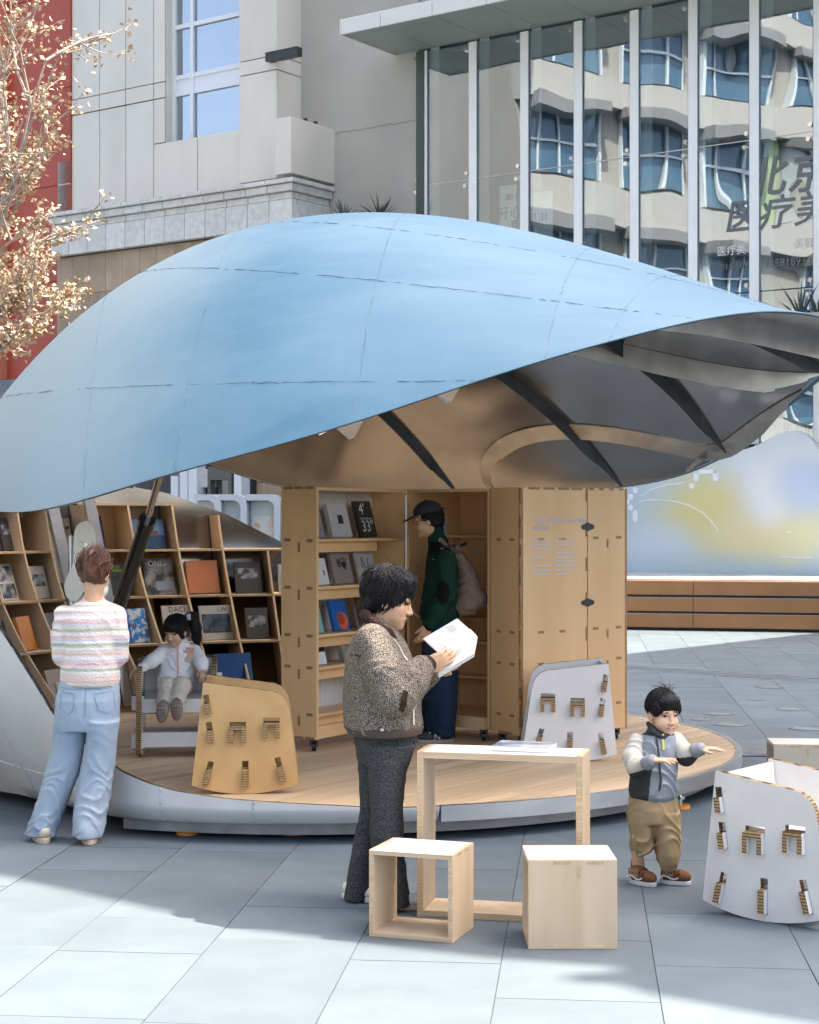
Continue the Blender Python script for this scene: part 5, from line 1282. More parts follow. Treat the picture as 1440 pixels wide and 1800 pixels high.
# ------------------------------------------------------------------ people: smooth blended volumes meshed to one continuous surface each
def rotm(yaw=0, pitch=0, roll=0):
    cy, sy, cp, sp_, cr_, sr = cos(yaw), sin(yaw), cos(pitch), sin(pitch), cos(roll), sin(roll)
    Rz = np.array([[cy, -sy, 0], [sy, cy, 0], [0, 0, 1]]); Ry = np.array([[cp, 0, sp_], [0, 1, 0], [-sp_, 0, cp]]); Rx = np.array([[1, 0, 0], [0, cr_, -sr], [0, sr, cr_]])
    return Rz @ Ry @ Rx
A_ = lambda v: np.array(v, dtype=np.float32)
class Sdf:
    def __init__(s): s.p = []
    def _a(s, fn, lo, hi, k, op): s.p.append((fn, np.minimum(lo, hi), np.maximum(lo, hi), k, op)); return s
    def cap(s, a, b, ra, rb=None, k=.02, op=1):
        a, b = A_(a), A_(b); rb = ra if rb is None else rb; ab = b - a; L2_ = float(ab @ ab) + 1e-9
        def fn(P):
            t = np.clip(((P - a) @ ab) / L2_, 0, 1); return np.linalg.norm(P - a - t[..., None] * ab, axis=-1) - (ra + (rb - ra) * t)
        m = max(ra, rb); return s._a(fn, np.minimum(a, b) - m, np.maximum(a, b) + m, k, op)
    def chain(s, pts, rs, k=.02, op=1):
        for i in range(len(pts) - 1): s.cap(pts[i], pts[i + 1], rs[i], rs[i + 1], k, op)
        return s
    def ell(s, c, r, R=None, k=.02, op=1):
        c, r = A_(c), A_(r); R = np.eye(3) if R is None else R; R = R.astype(np.float32)
        def fn(P):
            q = (P - c) @ R; k0 = np.linalg.norm(q / r, axis=-1); k1 = np.linalg.norm(q / (r * r), axis=-1); return k0 * (k0 - 1) / np.maximum(k1, 1e-6)
        m = float(r.max()); return s._a(fn, c - m, c + m, k, op)
    def loft(s, sec, ang, k=.02, op=1, rnd_=.012):       # sec: (z, x, y, half depth along ang, half width across)
        sec = sorted(sec); Z = [q[0] for q in sec]; ca, sa = cos(ang), sin(ang)
        def fn(P):
            z = P[..., 2]; zc = np.clip(z, Z[0], Z[-1])
            cx, cy, ru, rv = (np.interp(zc, Z, [q[i] for q in sec]).astype(np.float32) for i in (1, 2, 3, 4))
            dx, dy = P[..., 0] - cx, P[..., 1] - cy; u = (dx * ca + dy * sa) / ru; v = (-dx * sa + dy * ca) / rv
            q = np.sqrt(u * u + v * v); d = (q - 1) * np.minimum(ru, rv); dz = np.abs(z - zc)
            return np.where(dz > 0, np.sqrt(np.maximum(d + rnd_, 0) ** 2 + dz ** 2) - rnd_ * (d > -rnd_) + np.minimum(d + rnd_, 0) * 0, d)
        m = max(max(q[3], q[4]) for q in sec); xs = [q[1] for q in sec]; ys = [q[2] for q in sec]
        return s._a(fn, A_((min(xs) - m, min(ys) - m, Z[0])), A_((max(xs) + m, max(ys) + m, Z[-1])), k, op)
    def bounds(s):
        return np.min([p[1] for p in s.p if p[4] > 0], 0), np.max([p[2] for p in s.p if p[4] > 0], 0)
    def field(s, lo, hi, h):
        n = np.maximum(np.ceil((hi - lo) / h).astype(int) + 1, 3)
        D = np.full(n, .2, np.float32); ax = [lo[i] + h * np.arange(n[i], dtype=np.float32) for i in range(3)]
        for fn, a, b, k, op in s.p:
            m = k + 3 * h; i0 = np.clip(np.floor((a - m - lo) / h).astype(int), 0, n); i1 = np.clip(np.ceil((b + m - lo) / h).astype(int) + 1, 0, n)
            if (i1 <= i0).any(): continue
            sl = tuple(slice(i0[i], i1[i]) for i in range(3))
            P = np.stack(np.meshgrid(*[ax[i][sl[i]] for i in range(3)], indexing='ij'), -1).astype(np.float32)
            D[sl] = s._mix(D[sl], fn(P), k, op)
        return D, ax
    @staticmethod
    def _mix(A, d, k, op):
        if op < 0: A = -A
        h = np.clip(.5 + .5 * (A - d) / k, 0, 1); r = A + (d - A) * h - k * h * (1 - h)
        return -r if op < 0 else r
    def value(s, P):
        P = np.atleast_2d(A_(P)); D = np.full(len(P), .2, np.float32)
        for fn, a, b, k, op in s.p: D = s._mix(D, fn(P), k, op)
        return D
    def mesh(s, name, mats, parent, base, h=.006, warp=None, smooth=True, cut=None, pid=None):
        lo, hi = s.bounds(); lo = lo - 4 * h; hi = hi + 4 * h
        D, ax = s.field(lo, hi, h)
        if warp is not None or cut is not None:
            P = np.stack(np.meshgrid(*ax, indexing='ij'), -1).astype(np.float32)
            if warp is not None: D = D + warp(P)
            if cut is not None: D = np.maximum(D, cut(P))
        V, Q = nets(D, lo, h); V = V - A_(base)
        me = bpy.data.meshes.new(name); me.vertices.add(len(V)); me.vertices.foreach_set('co', V.astype(np.float32).ravel())
        me.loops.add(Q.size); me.loops.foreach_set('vertex_index', Q.ravel().astype(np.int32)); me.polygons.add(len(Q))
        me.polygons.foreach_set('loop_start', np.arange(0, Q.size, 4, dtype=np.int32))
        me.polygons.foreach_set('use_smooth', np.ones(len(Q), bool)); me.update(calc_edges=True); me.validate()
        for m in (mats if isinstance(mats, (list, tuple)) else [mats]): me.materials.append(m)
        if pid is not None:
            ctr = V[Q].mean(1) + A_(base); me.polygons.foreach_set('material_index', pid(ctr).astype(np.int32))
        return link(name, me, parent)
def nets(D, lo, h):
    ins = D < 0; n = D.shape; c = np.zeros(tuple(x - 1 for x in n), np.int8)
    for i in (0, 1):
        for j in (0, 1):
            for k in (0, 1): c += ins[i:n[0] - 1 + i, j:n[1] - 1 + j, k:n[2] - 1 + k]
    act = (c > 0) & (c < 8); I = np.argwhere(act); idx = np.full(act.shape, -1, np.int64); idx[act] = np.arange(len(I))
    acc = np.zeros((len(I), 3)); cnt = np.zeros(len(I))
    g = lambda o: D[I[:, 0] + o[0], I[:, 1] + o[1], I[:, 2] + o[2]]
    for ax in range(3):
        b, d = [(1, 2), (0, 2), (0, 1)][ax]
        for p in (0, 1):
            for q in (0, 1):
                o = [0, 0, 0]; o[b] = p; o[d] = q; e = list(o); e[ax] = 1
                A, B = g(o), g(e); m = (A < 0) != (B < 0); t = np.where(m, A / np.where(m, A - B, 1), 0)
                pt = np.tile(np.array(o, float), (len(I), 1)); pt[:, ax] = t
                acc[m] += pt[m]; cnt[m] += 1
    V = (I + acc / np.maximum(cnt, 1)[:, None]) * h + lo
    Q = []
    for ax in range(3):
        b, d = [(1, 2), (2, 0), (0, 1)][ax]
        sl0 = [slice(1, -1)] * 3; sl0[ax] = slice(0, -1); sl1 = [slice(1, -1)] * 3; sl1[ax] = slice(1, None)
        A, B = ins[tuple(sl0)], ins[tuple(sl1)]
        off = np.array([1, 1, 1]); off[ax] = 0
        for flip, m in ((0, A & ~B), (1, ~A & B)):
            E = np.argwhere(m) + off
            if not len(E): continue
            eb = np.zeros(3, int); eb[b] = 1; ed = np.zeros(3, int); ed[d] = 1
            ids = [idx[tuple((E - x).T)] for x in (eb * 0, eb, eb + ed, ed)]
            q = np.stack(ids, 1); Q.append(q[:, ::-1] if flip else q)
    Q = np.concatenate(Q); Q = Q[(Q >= 0).all(1)]
    return V, Q
def folds(f, amp, dirv=(1, .4, .6), seed=0, aniso=(1, 1, 1)):
    a = A_(dirv) / np.linalg.norm(dirv)
    def fn(P):
        q = P * A_(aniso); w = np.sin(q @ A_((3.1, 5.3, 2.2)) * f * .23 + seed) + np.sin(q @ A_((-2.3, 3.9, 4.1)) * f * .17 + seed * 1.7)
        s = np.sin((q @ a) * f + 1.5 * w + seed) * (.55 + .45 * np.sin(q @ A_((4.2, -3.3, 1.9)) * f * .12 + seed))
        return -amp * 1.5 * (1.5 * (1 - np.abs(np.clip(s, -1, 1))) ** 2 - .45)
    return fn
def near_mask(P, c, r): return np.exp(-(np.linalg.norm(P - A_(c), axis=-1) / r) ** 2)

SKIN = M('skin', (.58, .35, .215), (.52, .30, .175), 12, rough=.5, bump=.04, bscale=120); SKIN.node_tree.nodes['Principled BSDF'].inputs['Subsurface Weight'].default_value = .08
SKIN.node_tree.nodes['Principled BSDF'].inputs['Subsurface Radius'].default_value = (.02, .008, .004)
SKIN_CHILD = M('child_skin', (.66, .41, .27), (.60, .36, .23), 10, rough=.5); LIP = M('lip', (.42, .17, .12), rough=.45); EYEM = M('eye_dark', (.012, .009, .008), rough=.15); EYEW = M('eye_white', (.55, .5, .46), rough=.3)
HAIR = M('black_hair', (.006, .006, .007), (.013, .012, .013), 70, (1, 1, .25), rough=.5, spec=.18, bump=.6, bscale=120, bstretch=(1, 1, .2))
HAIR_AUB = M('auburn_hair', (.14, .048, .018), (.035, .013, .008), 40, (1, 1, .3), rough=.4, bump=.6, bscale=120, bstretch=(1, 1, .2))
class Head:
    """local axes: x forward, y to the person's left, z up; unit scale is an adult head of about 23 cm"""
    def __init__(s, sdf, c, yaw, pitch, roll=0, sc=1.0, child=False, old=False):
        s.sdf, s.c, s.R, s.sc = sdf, A_(c), rotm(yaw, pitch, roll), sc
        E = lambda v, r, k=.02, op=1: sdf.ell(s.w(v), A_(r) * sc, s.R, k * sc, op)
        E((-.012, 0, .03), (.094, .076, .088)); E((.028, 0, -.035), (.062, .060 if not child else .064, .075)); E((.072, 0, -.098), (.02, .026, .018), .03)
        for y in (-1, 1):
            E((.052, .036 * y, -.035 if not child else -.045), (.03, .03 if not child else .034, .032), .03)
            E((-.008, .074 * y, -.012), (.022, .010, .033), .008); E((.004, .083 * y, -.010), (.010, .006, .018), .005, -1)
            E((.092, .031 * y, .004), (.017, .020, .012), .012, -1)
        E((.078, 0, .022), (.014, .052, .012), .022)
        nl = .75 if child else 1.0
        sdf.cap(s.w((.086, 0, .004)), s.w((.088 + .019 * nl, 0, -.034)), .008 * sc, .011 * sc, .012 * sc)
        for y in (-1, 1): E((.096, .011 * y, -.038), (.011, .009, .008), .008)
        E((.088, 0, -.063), (.012, .026, .006), .008); E((.085, 0, -.074), (.012, .022, .0065), .008); E((.098, 0, -.0685), (.012, .030, .0018), .003, -1)
        if old:
            for y in (-1, 1): E((.05, .035 * y, -.075), (.028, .024, .022), .03)
            E((.035, 0, -.108), (.045, .035, .022), .03)
    def w(s, v): return s.c + s.R @ (A_(v) * s.sc)
    def surf(s, y, z, x0=.16):
        o = s.w((x0, y, z)); d = -(s.R @ A_((1, 0, 0))); t = 0.
        for _ in range(40):
            v = float(s.sdf.value(o + d * t)[0]); t += v * .8
            if abs(v) < 3e-4: break
        return o + d * t
    def features(s, parent, base, closed=False, mouth=True, brow=HAIR, smile=False):
        f = s.R @ A_((1, 0, 0)); E = lambda name, c, r, m, dz=0: P(name, eobj(c - A_(base), A_(r) * s.sc, s.R), m, parent, smooth=True)
        for y in (-.031, .031):
            c = s.surf(y, .003)
            if closed: E('eye', c + f * .0008, (.004, .015, .0022), EYEM)
            else:
                E('eye', c - f * .0015 * s.sc, (.0042, .0145, .0062), EYEM); E('eyelid', c + f * .001 * s.sc + s.R @ A_((0, 0, .0055)) * s.sc, (.0042, .017, .002), HAIR)
            c = s.surf(y * 1.05, .026); E('eyebrow', c, (.003, .019, .0035), brow)
        if smile:
            for nm_, dz_, r_, m_ in (('lips', 0, .0042, LIP), ('mouth_line', .0012, .0022, EYEM)):
                P(nm_, MB().tube([Vector(s.surf(y, -.069 + .010 * (y / .026) ** 2 + dz_) - A_(base)) for y in np.linspace(-.026, .026, 7)], [r_ * s.sc * q for q in (.3, .8, 1.1, 1.25, 1.1, .8, .3)], 6), m_, parent, smooth=True)
        elif mouth:
            c = s.surf(0, -.068); E('lips', c - f * .001, (.0055, .022, .0075), LIP)
        for y in (-.007, .007):
            c = s.surf(y, -.0435); E('nostril', c - f * .001, (.003, .003, .002), LIP)
def eobj(c, r, R):
    mb = MB().sphere((0, 0, 0), tuple(r), 12, 8); mb.v = [tuple(A_(c) + R @ A_(v)) for v in mb.v]; return mb
def hand(sdf, wrist, d, n, sc=1.0, curl=(.35, .4, .4, .45), thumb=1, thumb_out=.6, spread=.06, k=.006):
    """d: along the fingers, n: out of the palm, thumb: +1 / -1 which side (n x d) the thumb leaves"""
    d = A_(d) / np.linalg.norm(d); n = A_(n) - d * (A_(n) @ d); n /= np.linalg.norm(n); t = np.cross(n, d) * thumb; w = A_(wrist)
    R = np.stack([d, t, n], 1)
    sdf.ell(w + d * .048 * sc, A_((.055, .040, .0165)) * sc, R, .012 * sc); sdf.cap(w - d * .02 * sc, w + d * .02 * sc, .024 * sc, .026 * sc, .015 * sc)
    lens = [(.042, .026, .02), (.046, .030, .022), (.043, .028, .02), (.034, .021, .018)]
    for i in range(4):
        off = (.0285 - .019 * i); p = w + d * (.086 - abs(i - 1.2) * .005) * sc + t * off * sc; a = 0.
        fd_ = d + t * spread * (1.5 - i)
        fd_ = fd_ / np.linalg.norm(fd_)
        q = p - fd_ * .03 * sc; sdf.cap(q, p, .0105 * sc, .0098 * sc, k * sc)
        for j, L_ in enumerate(lens[i]):
            a += curl[i] * (1, 1.1, .8)[j]; dd_ = fd_ * cos(a) + n * sin(a); p2 = p + dd_ * L_ * sc
            sdf.cap(p, p2, (.0098 - .0008 * j) * sc, (.0092 - .0009 * j) * sc, k * sc); p = p2
    p = w + d * .022 * sc + t * .026 * sc; td = d * .62 + t * thumb_out + n * .35; td /= np.linalg.norm(td)
    sdf.cap(w + d * .012 * sc + t * .012 * sc, p + td * .024 * sc, .016 * sc, .0135 * sc, .012 * sc); p = p + td * .024 * sc
    td2 = td * .75 + d * .5; td2 /= np.linalg.norm(td2); p2 = p + td2 * .032 * sc; sdf.cap(p, p2, .0115 * sc, .0105 * sc, k * sc); td3 = td2 * .8 + d * .45 + n * .1; td3 /= np.linalg.norm(td3); sdf.cap(p2, p2 + td3 * .026 * sc, .0105 * sc, .0088 * sc, k * sc)
def strands(hd, parent, base, n, mat, rad=(.105, .09, .10), cen=(-.012, 0, .03), el=(-.1, 1.5), az=(-pi, pi), fall=1.2, wid=.0035, out=.012, jitter=.25, name='hair_strands', flow=None, seed=3):
    r_ = random.Random(seed); mb = MB()
    for _ in range(n):
        a = r_.uniform(*az); e = r_.uniform(*el); pts = []; a1 = a + r_.gauss(0, jitter); f = fall * r_.uniform(.6, 1.2); o = out * r_.uniform(-.15, 1)
        for j in range(7):
            t = j / 6; ee = e - f * t; aa = a + (a1 - a) * t
            if flow: ee, aa = flow(a, e, t, f, a1)
            v = A_((cos(ee) * cos(aa) * rad[0], cos(ee) * sin(aa) * rad[1], sin(ee) * rad[2] if ee > -.2 else (sin(-.2) + (ee + .2) * 1.0) * rad[2])) * (1 + o / .1 * t * t) + A_(cen)
            pts.append(Vector(hd.w(v) - A_(base)))
        mb.tube(pts, [wid * hd.sc * q for q in (.6, 1, 1.1, 1.1, .9, .7, .15)], 4, caps=False)
    return P(name, mb, mat, parent, smooth=True)
def wisps(hd, parent, base, n, mat, roots, L, name='hair_wisps', seed=5, up=(.2, 0, 1)):
    r_ = random.Random(seed); mb = MB()
    for _ in range(n):
        v = A_([r_.uniform(a, b) for a, b in roots]); p = Vector(hd.w(v) - A_(base)); d = Vector(hd.R @ A_(up)) + Vector((r_.gauss(0, .5), r_.gauss(0, .4), r_.gauss(0, .4))); d.normalize(); pts = [p]
        b = Vector((r_.gauss(0, 1), r_.gauss(0, 1), r_.gauss(0, 1))) * .28; l = L * r_.uniform(.5, 1.2)
        for j in range(6): d = (d + b).normalized(); pts.append(pts[-1] + d * l / 6)
        mb.tube(pts, [.0012, .0012, .001, .001, .0008, .0006, .0003], 3, caps=False)
    return P(name, mb, mat, parent, smooth=True)
def shoe(parent, base, heel, toe, z0, L, w, hgt, upper, sole_m, h=.004, name='shoe', sole_h=.025):
    heel, toe = A_(heel), A_(toe); d = toe - heel; d[2] = 0; d /= np.linalg.norm(d); s_ = np.array([-d[1], d[0], 0]); a = atan2(d[1], d[0]); c = heel + d * L / 2
    S_ = Sdf(); R = rotm(a)
    S_.ell((c[0] + d[0] * L * .2, c[1] + d[1] * L * .2, z0 + sole_h + hgt * .28), (L * .30, w * .5, hgt * .42), R, .02); S_.ell((c[0] - d[0] * L * .22, c[1] - d[1] * L * .22, z0 + sole_h + hgt * .45), (L * .27, w * .43, hgt * .6), R, .03)
    o = S_.mesh(name, upper, parent, base, h, cut=lambda P: np.maximum(z0 + sole_h * .7 - P[..., 2], P[..., 2] - (z0 + sole_h + hgt)))
    T_ = Sdf(); T_.loft([(z0 + .004, c[0], c[1], L * .5, w * .49), (z0 + sole_h, c[0], c[1], L * .505, w * .5)], a, rnd_=.004); T_.mesh('sole', sole_m, o, base, h)
    return o
def npy(v): return A_(tuple(v))
def cloth(name, c1, c2=None, scale=60, **k): return M(name, c1, c2, scale, rough=.85, sheen=.0, spec=.25, **k)
def ribbon(pts, base, w, nrm_, th=.003):
    """flat strip along world points"""
    mb = MB(); pts = [Vector(p) - Vector(base) for p in pts]; nrm_ = Vector(nrm_).normalized()
    for i, p in enumerate(pts):
        d = (pts[min(i + 1, len(pts) - 1)] - pts[max(i - 1, 0)]).normalized(); s_ = d.cross(nrm_).normalized() * w / 2
        mb.v += [tuple(p - s_), tuple(p + s_), tuple(p + s_ + nrm_ * th), tuple(p - s_ + nrm_ * th)]
    for i in range(len(pts) - 1):
        for k in range(4): mb.f.append((i * 4 + k, i * 4 + (k + 1) % 4, i * 4 + 4 + (k + 1) % 4, i * 4 + 4 + k)); mb.m.append(0)
    mb.f += [(0, 1, 2, 3), tuple(len(mb.v) - 4 + k for k in (3, 2, 1, 0))]; mb.m += [0, 0]
    return mb
def onsurf(sdf, pts, d=(0, 1, 0), off=.001):
    """push world points along d until they meet the volume"""
    out = []; d = A_(d) / np.linalg.norm(d)
    for p in pts:
        o = A_(tuple(p)) - d * .6; t = 0.
        for _ in range(80):
            v = float(sdf.value(o + d * t)[0]); t += max(v, .0003) * .8
            if abs(v) < 5e-4 or t > 1.4: break
        out.append(Vector(o + d * (t - off)))
    return out
# ------------------------------------------------------------------ old woman reading, in the middle
def section(Y, rows, dy=0):
    """rows: (py, px_left, px_right, half width in depth) -> loft sections for a body seen side on"""
    out = []
    for py, a, b, hw in rows:
        p0, p1 = W(a, py, Y), W(b, py, Y); out.append((p0.z, (p0.x + p1.x) / 2, Y + dy, (p1.x - p0.x) / 2, hw))
    return out
Y = 8.0; base = Vector((W(680, 1590, Y).x, Y, 0))
ow = thing('person', 'older woman in tweed zip jacket and grey trousers reading an open book', 'person', base)
body = Sdf()
hd = Head(body, npy(W(686, 1053, Y)), radians(-6), radians(17), 0, 1.04, old=True)
body.cap(npy(W(676, 1080, Y)), npy(W(656, 1118, Y)), .058, .065, .03)
body.loft([(z - 0, x, y, a * .78, b * .78) for z, x, y, a, b in section(Y, [(1115, 632, 695, .19), (1180, 615, 725, .19), (1285, 622, 736, .18)])], 0, .03)
sR_, eR_, wR_ = W(648, 1126, 7.82), W(690, 1224, 7.74), W(743, 1174, 7.84); sL_, eL_, wL_ = W(660, 1126, 8.18), W(712, 1215, 8.24), W(757, 1182, 8.12)
for a, b, c in ((sR_, eR_, wR_), (sL_, eL_, wL_)): body.chain([npy(a), npy(b), npy(c)], [.05, .042, .028], .02)
hand(body, npy(W(750, 1168, 7.855)), (.85, .18, .28), (.15, .75, .30), .98, (.35, .4, .42, .5), thumb=1, thumb_out=.75)
hand(body, npy(W(760, 1178, 8.11)), (.85, -.15, .25), (.1, -.6, .5), .98, (.35, .4, .42, .5), thumb=-1, thumb_out=.6)
hipA, kneeA, ankA = W(657, 1310, 8.09), W(648, 1440, 8.1), W(622, 1572, 8.12); hipB, kneeB, ankB = W(692, 1310, 7.9), W(682, 1440, 7.9), W(690, 1578, 7.93)
for a, b, c in ((hipA, kneeA, ankA), (hipB, kneeB, ankB)): body.chain([npy(a), npy(b), npy(c)], [.05, .04, .032], .03)
body.mesh('body', SKIN, ow, base, .0045)
hd.features(ow, base, closed=True)
TWEED = M('tweed', (.026, .019, .014), (.45, .385, .32), 260, rough=.95, bump=.9, bscale=170, lo=.42, hi=.66, detail=3, spec=.15)
BROWN_KNIT = M('brown_rib_knit', (.050, .030, .023), (.03, .018, .014), 160, (1, 1, .1), rough=.9, bump=.6, bscale=150, bstretch=(1, 1, .05), spec=.2)
jk = Sdf()
jsec = section(Y, [(1090, 643, 684, .09), (1106, 630, 698, .16), (1122, 620, 709, .21), (1150, 609, 722, .235), (1190, 605, 733, .24), (1240, 604, 741, .245), (1272, 606, 743, .24), (1279, 610, 742, .235)])
jk.loft(jsec, radians(-4), .03, rnd_=.015)
jk.chain([npy(W(654, 1128, 7.84)), npy(W(676, 1185, 7.76)), npy(W(696, 1222, 7.74)), npy(W(722, 1196, 7.80)), npy(W(741, 1175, 7.845))], [.082, .090, .088, .076, .058], .03)
jk.chain([npy(W(664, 1128, 8.18)), npy(eL_), npy(wL_)], [.08, .085, .055], .03)
elb = npy(W(692, 1215, 7.70))
fo_ = folds(34, 1, (1, .2, -.8), 1.3); fo2 = folds(20, 1, (.4, .3, 1), 4.1)
def jw(P): return .007 * fo_(P) * near_mask(P, elb, .16) + .005 * fo2(P) * (.35 + near_mask(P, npy(W(690, 1250, 7.8)), .2)) + .006 * fo_(P) * near_mask(P, npy(W(665, 1150, 7.75)), .10)
jacket = jk.mesh('jacket', TWEED, ow, base, .006, jw)
cz = Sdf(); cz.chain([npy(W(737, 1180, 7.842)), npy(W(751, 1168, 7.856))], [.055, .044], .01); cz.mesh('cuff', BROWN_KNIT, ow, base, .004)
cz = Sdf(); cz.chain([npy(W(752, 1186, 8.125)), npy(W(762, 1179, 8.115))], [.052, .042], .01); cz.mesh('cuff', BROWN_KNIT, ow, base, .004)
co = Sdf(); co.chain([npy(W(644, 1080, 7.93)), npy(W(660, 1096, 7.86)), npy(W(684, 1112, 7.86)), npy(W(698, 1128, 7.90))], [.018, .02, .018, .012], .02); co.chain([npy(W(644, 1080, 7.93)), npy(W(645, 1078, 8.07)), npy(W(664, 1094, 8.14)), npy(W(690, 1112, 8.1))], [.02, .022, .02, .014], .02)
co.ell(npy(W(657, 1092, Y)), (.075, .11, .03), rotm(0, radians(28)), .02)
co.mesh('collar', BROWN_KNIT, ow, base, .005)
hm = Sdf(); hm.loft([(q[0], q[1], q[2], q[3] * 1.05, q[4] * 1.05) for q in section(Y, [(1277, 608, 742, .235), (1284, 613, 740, .228)])], 0, .01); hm.mesh('hem_band', M('hem_brown', (.06, .04, .03), rough=.8), ow, base, .005)
zp = onsurf(jk, [W(a, b, 7.8) for a, b in ((699, 1124), (709, 1136), (719, 1155), (726, 1180))], (-.35, 1, 0), .006)
P('zip_edge', ribbon(zp, base, .006, (.3, -1, 0), .003), M('zip_piping', (.62, .58, .52), rough=.5), ow)
zp = onsurf(jk, [W(a, b, 7.8) for a, b in ((728, 1205), (736, 1225), (741, 1250), (741, 1276))], (-.8, 1, 0), .006)
P('zip_edge', ribbon(zp, base, .007, (.5, -1, 0), .003), bpy.data.materials['zip_piping'], ow)
zp = onsurf(jk, [W(a, b, 7.7) for a, b in ((711, 1212), (708, 1230), (704, 1248), (700, 1262))], (-.1, 1, 0), .012)
P('pocket_welt', ribbon(zp, base, .026, (.1, -1, 0), .005), BROWN_KNIT, ow)
zp = onsurf(jk, [W(a, b, 7.7) for a, b in ((607, 1156), (620, 1155), (632, 1156))], (.1, 1, 0), .001)
P('shoulder_seam', ribbon(zp, base, .008, (0, -1, 0), .002), BROWN_KNIT, ow)
P('drawcord_toggle', MB().sphere(W(672, 1283, 7.76) - base, (.009, .008, .007)), bpy.data.materials['zip_piping'], ow, smooth=True)
GREYTR = M('grey_trouser_wool', (.030, .032, .034), (.115, .118, .12), 230, rough=.95, bump=.4, bscale=200, lo=.45, hi=.68, detail=2, spec=.15)
tr_ = Sdf()
tr_.loft(section(Y, [(1272, 624, 736, .165), (1300, 622, 732, .175), (1335, 629, 722, .165)]), 0, .03)
def leg(S_, rows, Yc, k=.03): S_.loft(section(Yc, rows), 0, k, rnd_=.008)
leg(tr_, [(1310, 626, 690, .095), (1360, 630, 682, .09), (1420, 634, 674, .08), (1480, 624, 664, .075), (1540, 612, 655, .078), (1578, 604, 649, .082)], 8.09)
leg(tr_, [(1310, 648, 731, .10), (1360, 648, 714, .095), (1420, 651, 707, .085), (1480, 651, 708, .085), (1540, 652, 714, .095), (1588, 652, 722, .105)], 7.9)
f3 = folds(26, 1, (.3, .2, 1), 2.2); tr_.mesh('trousers', GREYTR, ow, base, .006, lambda P: .004 * f3(P) * (.4 + np.exp(-((P[..., 2] - .30) / .2) ** 2)))
zp = onsurf(tr_, [W(a, b, 7.7) for a, b in ((694, 1322), (708, 1324), (722, 1321))], (0, 1, 0), .0008); P('pocket_seam', ribbon(zp, base, .004, (0, -1, 0), .001), BLACK, ow)
SHOE_W = M('cream_shoe', (.66, .62, .54), (.58, .54, .47), 20, rough=.6)
shoe(ow, base, W(602, 1588, 8.13) - Vector((0, 0, 0)), W(655, 1588, 8.05), 0, .21, .085, .065, SHOE_W, WHITE)
shoe(ow, base, W(668, 1600, 7.93), W(736, 1600, 7.90), 0, .225, .088, .07, SHOE_W, M('tan_sole', (.45, .33, .22), rough=.6))
hs = Sdf()
hs.ell(hd.w((-.03, 0, .052)), (.108, .096, .098), hd.R, .02); hs.ell(hd.w((-.072, 0, -.02)), (.058, .080, .075), hd.R, .03); hs.ell(hd.w((.035, 0, .095)), (.066, .078, .044), hd.R, .03); hs.ell(hd.w((.070, .0, .070)), (.030, .066, .026), hd.R, .02)
hs.ell(hd.w((.022, -.068, .025)), (.034, .018, .050), hd.R, .02); hs.ell(hd.w((.022, .068, .025)), (.034, .018, .050), hd.R, .02)
def hw(sc=1.0, f=90, amp=.004, seed=0):
    q = folds(f, amp, (.7, .3, 1), seed, (1, 1, .45)); return q
face = hd.w((.075, 0, -.025)); Rh = hd.R
def facecut(P, c=None, r=(.060, .075, .078)):
    q = (P - A_(face)) @ Rh.astype(np.float32); k0 = np.linalg.norm(q / (A_(r) * hd.sc), axis=-1); return (1 - k0) * .05
hs.mesh('hair', HAIR, ow, base, .004, hw(), cut=facecut)
strands(hd, ow, base, 520, HAIR, (.118, .100, .112), (-.028, 0, .042), (.0, 1.45), (-2.9, 2.9), 1.0, .0035, .012, .5)
strands(hd, ow, base, 60, HAIR, (.105, .088, .10), (-.02, 0, .02), (-.5, .2), (1.9, 4.4), .55, .003, .02, .3, seed=8)
wisps(hd, ow, base, 22, HAIR, ((-.06, .08), (-.05, .05), (.12, .14)), .08, up=(.6, 0, .8)); wisps(hd, ow, base, 60, HAIR, ((-.12, -.05), (-.08, .08), (-.08, .06)), .04, up=(-.6, 0, -.6), seed=9)
# open book in her hands
bkb = W(790, 1140, 7.97); ob_ = thing('open_book', 'white paged book held open by the older woman', 'book', bkb)
g0, g1 = W(777, 1153, 7.965), W(838, 1117, 7.99); uf = Vector((-.088, .10, .074)); un = Vector((-.02, -.095, -.080))
def page(name, a, b, off, th, mat, side):
    n = (b - a).cross(off).normalized()
    if n.z < 0: n = -n
    q = [a, b, b + off, a + off]; mb = MB().add([v - bkb for v in q] + [v - bkb - n * th for v in q], [(0, 1, 2, 3), (7, 6, 5, 4), (0, 4, 5, 1), (1, 5, 6, 2), (2, 6, 7, 3), (3, 7, 4, 0)]); return P(name, mb, mat, ob_), n
BP = M('book_page', (.56, .555, .54), (.53, .525, .51), 3, rough=.6)
p1, n1 = page('page_block', g0, g1, uf, .010, BP, 1); p2, n2 = page('page_block', g0, g1, un, .012, BP, -1)
page('cover', g0 - n1 * .0105, g1 - n1 * .0105, uf * 1.03, .002, WHITE, 1); page('cover', g0 - n2 * .0125, g1 - n2 * .0125, un * 1.03, .002, WHITE, -1)
